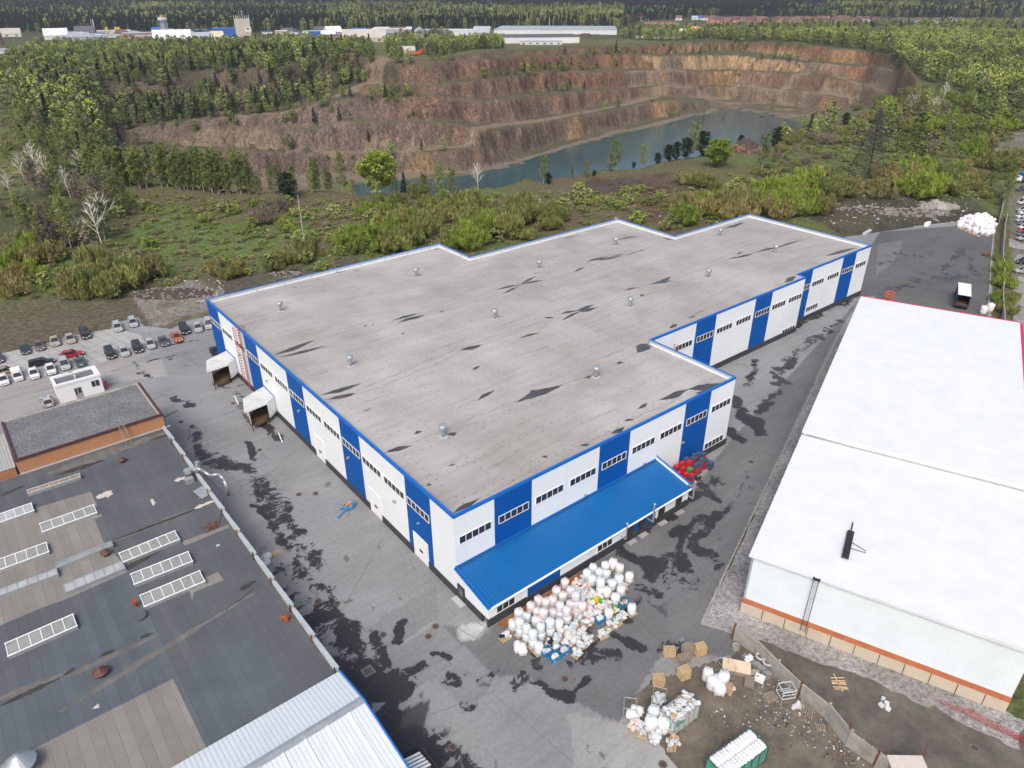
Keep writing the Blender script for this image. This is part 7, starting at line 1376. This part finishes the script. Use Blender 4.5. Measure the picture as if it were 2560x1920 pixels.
def farb(x0,x1,yb,yt_,roof,wall,label,cat='building',depth=None,gable=False,rot=0.,wins=0,group=None,name=None,ridge=.35):
    """building whose front foot runs x0..x1 at picture row yb and whose eaves reach row yt_"""
    p=hit((x0+x1)/2,yb); r=math.hypot(p[0]-CP[0],p[1]-CP[1]); sc_=dist(p)/FPX; L=(x1-x0)*sc_; h=max(2.5,(yb-yt_)*sc_); dp=depth or L*.5
    az=math.atan2(p[1]-CP[1],p[0]-CP[0])-math.pi/2+rot
    o=empty(name or ('far_house' if cat=='house' else 'far_building'),(p[0],p[1],p[2]-.3),az,label,cat,group)
    mb=MB(); mb.bb(-L/2,L/2,0,dp,0,h+.3); mb.build('wall',FMt[wall],o); mb=MB()
    if gable:
        rh=dp*ridge if L>=dp*.8 else L*ridge
        if L>=dp*.8: vs=[(-L/2-.4,-.4,h+.3),(L/2+.4,-.4,h+.3),(L/2+.4,dp+.4,h+.3),(-L/2-.4,dp+.4,h+.3),(-L/2-.4,dp/2,h+.3+rh),(L/2+.4,dp/2,h+.3+rh)]; fs=[(0,1,5,4),(2,3,4,5),(0,4,3),(1,2,5),(0,3,2,1)]
        else: vs=[(-L/2-.4,-.4,h+.3),(L/2+.4,-.4,h+.3),(L/2+.4,dp+.4,h+.3),(-L/2-.4,dp+.4,h+.3),(0,-.4,h+.3+rh),(0,dp+.4,h+.3+rh)]; fs=[(0,4,5,3),(1,2,5,4),(0,1,4),(3,5,2),(0,3,2,1)]
        mb.add(vs,fs)
    else: mb.bb(-L/2-.3,L/2+.3,-.3,dp+.3,h+.302,h+.8)
    mb.build('roof',FMt[roof],o)
    for k_ in range(wins):
        mb=MB(); x=-L/2+L*(k_+.5)/wins; ww=min(3,L/wins*.35); mb.bb(x-ww/2,x+ww/2,-.12,.05,h*.35,h*.75); mb.build('window',glass,o)
    return o
FARB=[ # x0,x1,yb,yt,roof,wall,label,depth,gable,wins
(14,46,92,86,'stone','white','ruined pale building with broken roof at the far left',20,True,2),(122,164,99,92,'white','white','white gabled shed at the left end of the industrial row',25,True,0),(165,195,92,85,'grey','brick','brick building behind the white gabled shed',30,False,3),
(165,240,103,96,'grey','grey','long grey roof in front of the brick building',30,False,0),(196,232,90,84,'dark','brick','dark hipped roof beside the two leaning masts',25,True,0),(215,320,95,91,'grey','white','long grey-roofed shed under the yellow works',35,False,5),(256,318,89,81,'cream','cream','cream works with yellow stacks on its roof',25,False,8),(318,378,96,87,'grey','brick','reddish brick shed right of the cream works',30,False,6),
(349,415,103,94,'grey','orange','orange-walled shed with long window band',30,False,8),(395,470,110,104,'white','tan','sheds with shining white roofs behind the trees',35,True,0),(428,472,92,86,'yellow','grey','grey shed with yellow gable stripe',40,False,0),(415,466,82,76,'grey','grey','grey-roofed hall behind the chimney',30,False,0),(475,517,80,76,'grey','blue','low blue hall behind the grey shed',25,False,0),
(470,545,92,86,'grey','grey','wide grey shed between the chimney and the blue hall',35,False,6),(543,596,90,77,'blue','blue','bright blue flat hall left of the concrete tower',40,False,0),(485,545,104,96,'grey','white','pale sheds in front of the bright blue hall',35,False,3),(536,560,106,95,'cream','white','cream gabled shed at the tree line',18,True,0),
(691,716,87,80,'white','tan','small tan building alone among trees',18,False,2),(780,835,88,80,'grey','blue','blue hall with grey roof left of the conifer',25,False,0),(860,895,92,84,'white','white','white low house cluster right of the conifer',18,False,2),(888,903,94,87,'brown','brick','small brick house with steep roof',14,True,1),(908,925,94,90,'green','green','long green container building beside the small brick house',12,False,0),(905,940,94,84,'grey','grey','grey shed behind the green container',25,False,0),
(935,1024,88,76,'white','grey','long pale shed with shallow gable',60,False,0),(865,960,106,97,'stone','stone','old slate-roofed barn above the quarry road',28,True,3),(1035,1064,92,83,'grey','white','white gabled hall with pale roof',30,True,1),(1055,1135,88,79,'grey','grey','blue-grey roofed hall behind the white gable',45,False,0),(1082,1105,94,87,'maroon','brick','small house with maroon roof',16,True,1),(1133,1188,89,79,'white','white','plain white cube-like hall with dark end door',35,False,0),
(1058,1118,102,95,'grey','blue','parked trailers and low sheds row below the maroon house',14,False,6),(1249,1525,86,77,'grey','white','very long white hall in the centre distance',110,False,0),(1265,1440,108,96,'dark','white','white hall with dark grey roof in front of the long one',60,False,0),(1453,1472,92,87,'maroon','maroon','small maroon shed right of the dark roofed hall',14,False,0),(1305,1400,112,106,'grey','white','low pale annex in front of the dark grey roof',14,False,6),
(990,1036,134,128,'stone','stone','open slate-roofed shed by the orange machines',12,True,4),
(0,26,134,128,'grey','white','grey roofed shed at the far left edge',25,False,0),(1590,1608,54,43,'red','white','villa with crimson roof and white walls',22,True,2),(1608,1622,50,42,'red','white','crimson-roofed wing beside the villa',20,True,1),
(1585,1598,85,80,'green','orange','cottage with green roof and orange wall',12,True,1),(1612,1630,90,82,'dark','brown','dark tall roofed cottage',14,True,1),(1655,1668,92,86,'brown','brick','brown cottage before the village wall',12,True,1),(1700,1722,88,82,'white','white','white cottage right of the dark tree',12,True,2),(1706,1716,80,72,'red','orange','narrow orange house with chimney',10,True,1),(1730,1752,88,78,'orange','white','white house with steep orange-red gable',14,True,2),(1848,1866,80,75,'green','tan','lone house with green roof among trees',16,True,1),(1600,1740,96,93,'white','white','long pale village wall along the trees',2,False,0)]
for b_ in FARB:
    x0,x1,yb,yt_,rf,wl,lab,dp,gb_,wn_=b_; farb(x0,x1,yb,yt_,rf,wl,lab,'house' if any(k_ in lab for k_ in('house','cottage','villa')) else 'building',dp,gb_,random.uniform(-.12,.12),wn_)
random.seed(17)
for k_ in range(46):
    if k_<26: x=random.uniform(165,560); yb=random.uniform(84,104)
    elif k_<40: x=random.uniform(790,1240); yb=random.uniform(84,98)
    else: x=random.uniform(600,780); yb=random.uniform(82,88)
    w_=random.uniform(12,40); rf=random.choice(['grey','grey','white','dark','blue','brown']); wl=random.choice(['white','grey','tan','brick','cream'])
    farb(x,x+w_,yb,yb-random.uniform(4,7),rf,wl,f'small {wl} shed with {rf} roof among the distant works','building',random.uniform(12,25),random.random()<.4,random.uniform(-.4,.4),0,f'{wl} sheds with {rf} roofs in the distance')
random.seed(5)
# brick terraces and villages on the right
for k_ in range(26):
    x=1768+k_*13.5+random.uniform(-3,3); yb=57+ (k_%4)*1.4-.2*(k_/26)*6; w_=random.uniform(13,22); far=k_<17
    farb(x,x+w_,yb,yb-6.5,'maroon' if k_%3 else 'brown','orange' if k_%2==0 or k_<10 else 'tan',f'{"orange" if (k_%2==0 or k_<10) else "tan"} brick terrace house with {"maroon" if k_%3 else "brown"} roof in the far right settlement','house',16,True,-.35,2,'brick terraces of the far right settlement')
for k_ in range(40):
    x=2005+k_*13.5+random.uniform(-5,5); yb=57+random.uniform(-4,5)+max(0,(x-2250)*.012); w_=random.uniform(9,16); rf=random.choice(['maroon','brown','dark','maroon','maroon']); wl=random.choice(['white','tan','white','brick','cream'])
    farb(x,x+w_,yb,yb-4.5,rf,wl,f'{wl} cottage with {rf} roof in the far right village','house',12,True,random.uniform(-.6,.6),1,'cottages of the far right village')
for k_ in range(9):
    x=1612+k_*9; yb=60+random.uniform(-1,1); farb(x,x+8,yb,yb-4,'brown','orange','small orange house in the row left of the brick terraces','house',10,True,.2,1,'small orange houses left of the terraces')
for k_,(x,rf) in enumerate(((1690,'brown'),(1742,'blue'),(1775,'brown'),(1730,'grey'),(1757,'maroon'))): farb(x,x+13,51-k_%2*1.5,46,rf,'white',f'{["leftmost","small","rightmost","third","fourth"][k_]} white house with {rf} roof at the forest edge','house',12,True,.1,1)
# masts, chimney, tower
def mast(px,yb,yt_,r,m,lab,name='mast',lean=0,n=6):
    p=hit(px,yb); rr=math.hypot(p[0]-CP[0],p[1]-CP[1]); zt=rawz(px,yt_,rr); mb=MB(); mb.tube((0,0,0),(lean*lat[0],lean*lat[1],zt-p[2]),r,r*.7,n=n); o=mb.build(name,m,loc=p); tag(o,lab,'mast'); return p,zt-p[2],o
mast(240,86,48,.9,FMt['white'],'right of two white masts over the works'); mast(234,84,49,.5,FMt['grey'],'thinner left one of two masts over the works'); mast(2068,62,38,.5,FMt['white'],'white mast above the right village'); mast(2056,62,38+2,.3,FMt['grey'],'thin mast left of the white one in the right village'); mast(2085,64,45,.3,FMt['grey'],'thin mast right of the white one in the right village'); mast(1373,76,46,.5,FMt['white'],'slim white mast behind the long white hall'); mast(1120,112,58,.9,FMt['dark'],'dark lattice mast among trees left of the white hall')
mast(5,112,55,2.6,FMt['maroon'],'red and dark lattice tower at the left edge')
p=hit(418,106); rr=math.hypot(p[0]-CP[0],p[1]-CP[1]); hh=rawz(410,38,rr)-p[2]; o=empty('chimney_stack',p,0,'silver chimney with orange top inside a lattice frame','chimney')
mb=MB(); mb.tube((0,0,0),(0,0,hh*.88),3.2,2.6,n=12); mb.build('flue',FMt['grey'],o); mb=MB(); mb.tube((0,0,hh*.88),(0,0,hh),2.9,2.9,n=12); mb.build('orange_top',FMt['orange'],o); mb=MB()
for a_ in range(4):
    c_=np.array([math.cos(a_*1.57+.7),math.sin(a_*1.57+.7)]); mb.tube((*(c_*7),0),(*(c_*4.6),hh*.93),.4,n=4)
    c2=np.array([math.cos((a_+1)*1.57+.7),math.sin((a_+1)*1.57+.7)])
    for k_ in range(8): f_=k_/8;g2=(k_+1)/8; mb.tube((*(c_*(7-2.4*f_)),hh*.93*f_),(*(c2*(7-2.4*g2)),hh*.93*g2),.22,n=3)
mb.build('lattice',FMt['grey'],o); mb=MB(); mb.lathe([(5.6,hh*.82),(6.,hh*.86),(6.,hh*.9),(5.2,hh*.91)],n=10); mb.build('platform',FMt['white'],o)
p=hit(612,98); sc_=dist(p)/FPX; o=empty('concrete_tower',p,math.atan2(p[1]-CP[1],p[0]-CP[0])-math.pi/2,'square pale concrete tower with aerials on the roof','tower'); w_=31*sc_; hh=38*sc_
mb=MB(); mb.bb(-w_/2,w_/2,0,w_,0,hh); mb.build('wall',FMt['stone'],o); mb=MB(); mb.bb(w_*.1,w_*.52,-.4,0,hh*.35,hh*.6); mb.build('white_panel',FMt['white'],o); mb=MB(); mb.bb(w_*.2,w_*.4,-.7,-.4,hh*.5,hh*.56); mb.build('window',glass,o)
for k_ in range(8): mb=MB(); x=-w_*.48+w_*.96*k_/7; mb.tube((x,1,hh),(x,1,hh+5+3*(k_==4)*2),.35,n=4); mb.build('aerial',FMt['white'],o)
for k_,x in enumerate((263,287,294)): p=hit(x,86); sc_=dist(p)/FPX; z_=p[2]; mb=MB(); mb.tube((0,0,0),(0,0,13*sc_),2.2,n=8); tag(mb.build('yellow_stack',FMt['yellow'],loc=(p[0]+8*fd_[0],p[1]+8*fd_[1],p[2])),'yellow stack over the cream works, '+['leftmost','middle','rightmost'][k_]+' of three','stack')
# orange machines by the quarry shed
om=mat('orange_machine_paint',(.62,.10,.03),.5,.1)
for k_,(x,y) in enumerate(((1026,140),(1043,138),(1051,136))):
    p=hit(x,y); o=empty('excavator',p,LANG+.3*k_,['left','middle','right'][k_]+' orange digging machine beside the slate-roofed shed','machine'); mb=MB(); mb.bb(-2.5,2.5,-1.4,1.4,1,3.2); mb.bb(.3,2.2,-1.2,1.2,3.2,4.4); mb.build('body',om,o); mb=MB(); mb.bb(-2.6,2.6,-1.6,-.9,0,1);mb.bb(-2.6,2.6,.9,1.6,0,1); mb.build('tracks',darkM,o); mb=MB(); mb.path([(2.,0,3),(4.5,0,5.5),(6.,0,2.)],.3,n=4); mb.build('arm',om,o)
# broken rock heap and rubble
rk1=mat('red_broken_rock',(.20,.115,.085),.95,.35,1.2,bmp=.5); rk2=mat('grey_rubble',(.21,.20,.185),.95,.3,1.5,bmp=.4); rk3=mat('dark_soil_heap',(.06,.048,.04),.95,.3,1.,bmp=.5); wr=mat('white_litter',(.45,.44,.42),.8,.15)
def heap(px,py,w_,d_,h,n,m,lab,name='rock_heap',s=(.5,1.6),kind='heap'):
    p=(hitn if lab.endswith('near rim') else hit)(px,py); mb=MB(); mb.lathe([(1.,-.3),(.85,h*.25),(.5,h*.7),(.12,h)],n=14,j=.25,sx=w_/2,sy=d_/2,rot=LANG)
    for k_ in range(n):
        r=random.random()**.5; a_=random.random()*6.28; x=r*w_/2*math.cos(a_);y=r*d_/2*math.sin(a_); z=h*(1-r)*.95+.1; q_=random.uniform(*s); mb.box((x*math.cos(LANG)-y*math.sin(LANG),x*math.sin(LANG)+y*math.cos(LANG),z),(q_,q_*random.uniform(.5,1),q_*random.uniform(.3,.8)),random.random()*3,rx=random.uniform(-.8,.8),m=1)
    return tag(mb.build(name,[m if 'mound' in name else rk3,m],loc=p),lab,kind)
heap(1862,378,17,10,6,120,rk1,'heap of broken reddish rock slabs on the near rim',s=(.7,2.4)); heap(1565,460,16,8,2.2,20,rk3,'dark soil heap on the brown waste ground','soil_heap'); heap(1500,475,20,8,1.8,20,rk3,'larger flat dark soil heap left of the other','soil_heap'); heap(1938,442,8,5,1.6,10,rk3,'small black soil heap right on the waste ground','soil_heap')
heap(2290,535,26,9,1.6,170,rk2,'long heap of broken concrete and rubble by the far yard','rubble_heap',(.3,1.8)); heap(2170,525,20,7,1.,90,rk2,'low rubble heap left of the longer one','rubble_heap',(.2,1.2)); heap(2340,520,12,5,1.6,40,mat('pale_slabs',(.30,.29,.27),.9,.2),'heap of pale concrete slabs behind the rubble','slab_heap',(1.,3.2))
heap(440,735,24,8,1.,150,rk2,'grey rubble and dust heap above the car park','rubble_heap',(.15,.8)); heap(715,688,10,4,.9,60,rk2,'rubble strip near the concrete pole','rubble_heap',(.2,.9)); heap(1318,500,9,3,.7,40,wr,'scattered pale rubbish beyond the roof corner','rubbish_heap',(.3,1.)); heap(95,432,22,10,2.6,0,mat('sandy_soil',(.2,.15,.10),.95,.15,.5),'sandy mound under the bare white birches','mound')
lt=MB(); random.seed(31)
for (x0,y0,x1,y1,n) in ((1350,470,1900,560,60),(2000,370,2450,500,70),(640,560,860,640,30),(400,700,560,760,60),(2060,500,2420,560,150)):
    for k_ in range(n):
        x,y=random.uniform(x0,x1),random.uniform(y0,y1); p=hit(x,y); q_=random.uniform(.15,.6)*(1.6 if random.random()<.1 else 1); lt.box((p[0],p[1],p[2]+q_*.2),(q_,q_*random.uniform(.4,.9),q_*.4),random.random()*3,rx=random.uniform(-.4,.4))
o=lt.build('scattered_litter',wr); o['kind']='stuff'; o['label']='small white litter and stones strewn over the waste land'
lt=MB()
for (poly,n) in (([(1868,1600),(1990,1700),(2240,1915),(2100,1915),(1900,1800)],420),([(1760,1700),(1900,1720),(1950,1850),(1800,1900)],90)):
    k_=0
    while k_<n:
        x,y=random.uniform(1700,2260),random.uniform(1590,1920)
        if not inpoly(np.array([x]),np.array([y]),poly)[0]: continue
        k_+=1; a_=XY(x,y); q_=random.uniform(.04,.2); lt.box((a_[0],a_[1],q_*.2),(q_,q_*random.uniform(.3,.9),q_*.3),random.random()*3,m=random.choice([0,0,0,0,1,2,2,4,4,0,3]))
o=lt.build('yard_litter',[wr,bagL,darkM,crB,rustM]); o['kind']='stuff'; o['label']='small scraps of plastic and wood strewn over the muddy ground'
# pylon
p=hit(2160,455); rr=math.hypot(p[0]-CP[0],p[1]-CP[1]); hh=rawz(2200,268,rr)-p[2]; o=empty('power_pylon',p,LANG+.2,'tall dark lattice power pylon with three pairs of arms','pylon'); pm_=mat('dark_lattice_steel',(.05,.05,.055),.7,.2)
mb=MB(); 
def wd_(z): f_=z/hh; return (5.2-7.2*f_*.78 if f_<.5 else max(.35,2.4-2.1*(f_-.5)/.5*1.0))
lv_=[0,.12,.24,.34,.43,.5,.56,.62,.68,.74,.8,.86,.92,.97]
cor=lambda z:[(s*wd_(z)/1.0,t_*wd_(z)/1.0,z) for s,t_ in((-1,-1),(1,-1),(1,1),(-1,1))]
for a_,b_ in zip(lv_[:-1],lv_[1:]):
    A_,B_=cor(a_*hh),cor(b_*hh)
    for k_ in range(4): mb.tube(A_[k_],B_[k_],.17,n=4);mb.tube(A_[k_],B_[(k_+1)%4],.09,n=3);mb.tube(A_[(k_+1)%4],B_[k_],.09,n=3);mb.tube(B_[k_],B_[(k_+1)%4],.09,n=3)
for q_ in cor(.97*hh): mb.tube(q_,(0,0,hh),.12,n=4)
mb.build('tower',pm_,o)
for f_,L in ((.55,7.),(.7,8.5),(.84,5.)):
    for s in (-1,1):
        mb=MB(); z=f_*hh; w_=wd_(z); mb.tube((s*w_,-w_,z),(s*L,0,z+.3),.12,n=4);mb.tube((s*w_,w_,z),(s*L,0,z+.3),.12,n=4);mb.tube((s*w_,0,z+2.2),(s*L,0,z+.3),.1,n=4)
        for k_ in range(3): g2=(k_+1)/4; mb.tube((s*(w_+(L-w_)*g2),0,z+.2),(s*(w_+(L-w_)*g2),0,z+2.2*(1-g2)+.3*g2),.07,n=3)
        mb.build('arm',pm_,o); mb=MB(); mb.tube((s*L,0,z+.3),(s*L,0,z-1.4),.1,n=5); mb.build('insulator',greyM,o)
# concrete pole
p=hit(763,618); rr=math.hypot(p[0]-CP[0],p[1]-CP[1]); hh=rawz(738,489,rr)-p[2]; o=empty('utility_pole',p,0,'grey concrete utility pole standing in the meadow','pole'); mb=MB(); mb.tube((0,0,0),(0,0,hh),.22,.15,n=8); mb.build('pole',concM,o); mb=MB(); mb.tube((-.9,-.6,hh-.5),(.9,.6,hh-.5),.08,n=4); mb.build('crossarm',darkM,o)
# ================================================================ the air: pale thin haze round the whole scene
mb=MB(); mb.bb(-7500,7500,-7500,7500,-75,420); hz=mb.build('haze',D.materials.new('air_haze')); hm=hz.data.materials[0]; hm.use_nodes=True; t=hm.node_tree; t.nodes.clear()
pv=t.nodes.new('ShaderNodeVolumePrincipled'); ou=t.nodes.new('ShaderNodeOutputMaterial'); pv.inputs['Density'].default_value=.00009; pv.inputs['Color'].default_value=(.80,.88,1,1); pv.inputs['Anisotropy'].default_value=.2; t.links.new(pv.outputs[0],ou.inputs['Volume']); hz['kind']='stuff'
# ================================================================ same-looking neighbours told apart by their order in the photograph
bpy.context.view_layer.update()
ORD='first second third fourth fifth sixth seventh eighth ninth tenth eleventh twelfth'.split(); byl={}
for o in COL.objects:
    if o.parent is None and 'label' in o and o.get('kind') is None: byl.setdefault(o['label'],[]).append(o)
for l_,os_ in byl.items():
    if 2<=len(os_)<=12 and len(l_.split())<=12:
        os_.sort(key=lambda o:float(proj(o.location.x,o.location.y,o.location.z)[0]))
        for i,o in enumerate(os_): o['label']=l_+', '+('leftmost of its kind' if i==0 else 'rightmost of its kind' if i==len(os_)-1 else ORD[i]+' from the left')
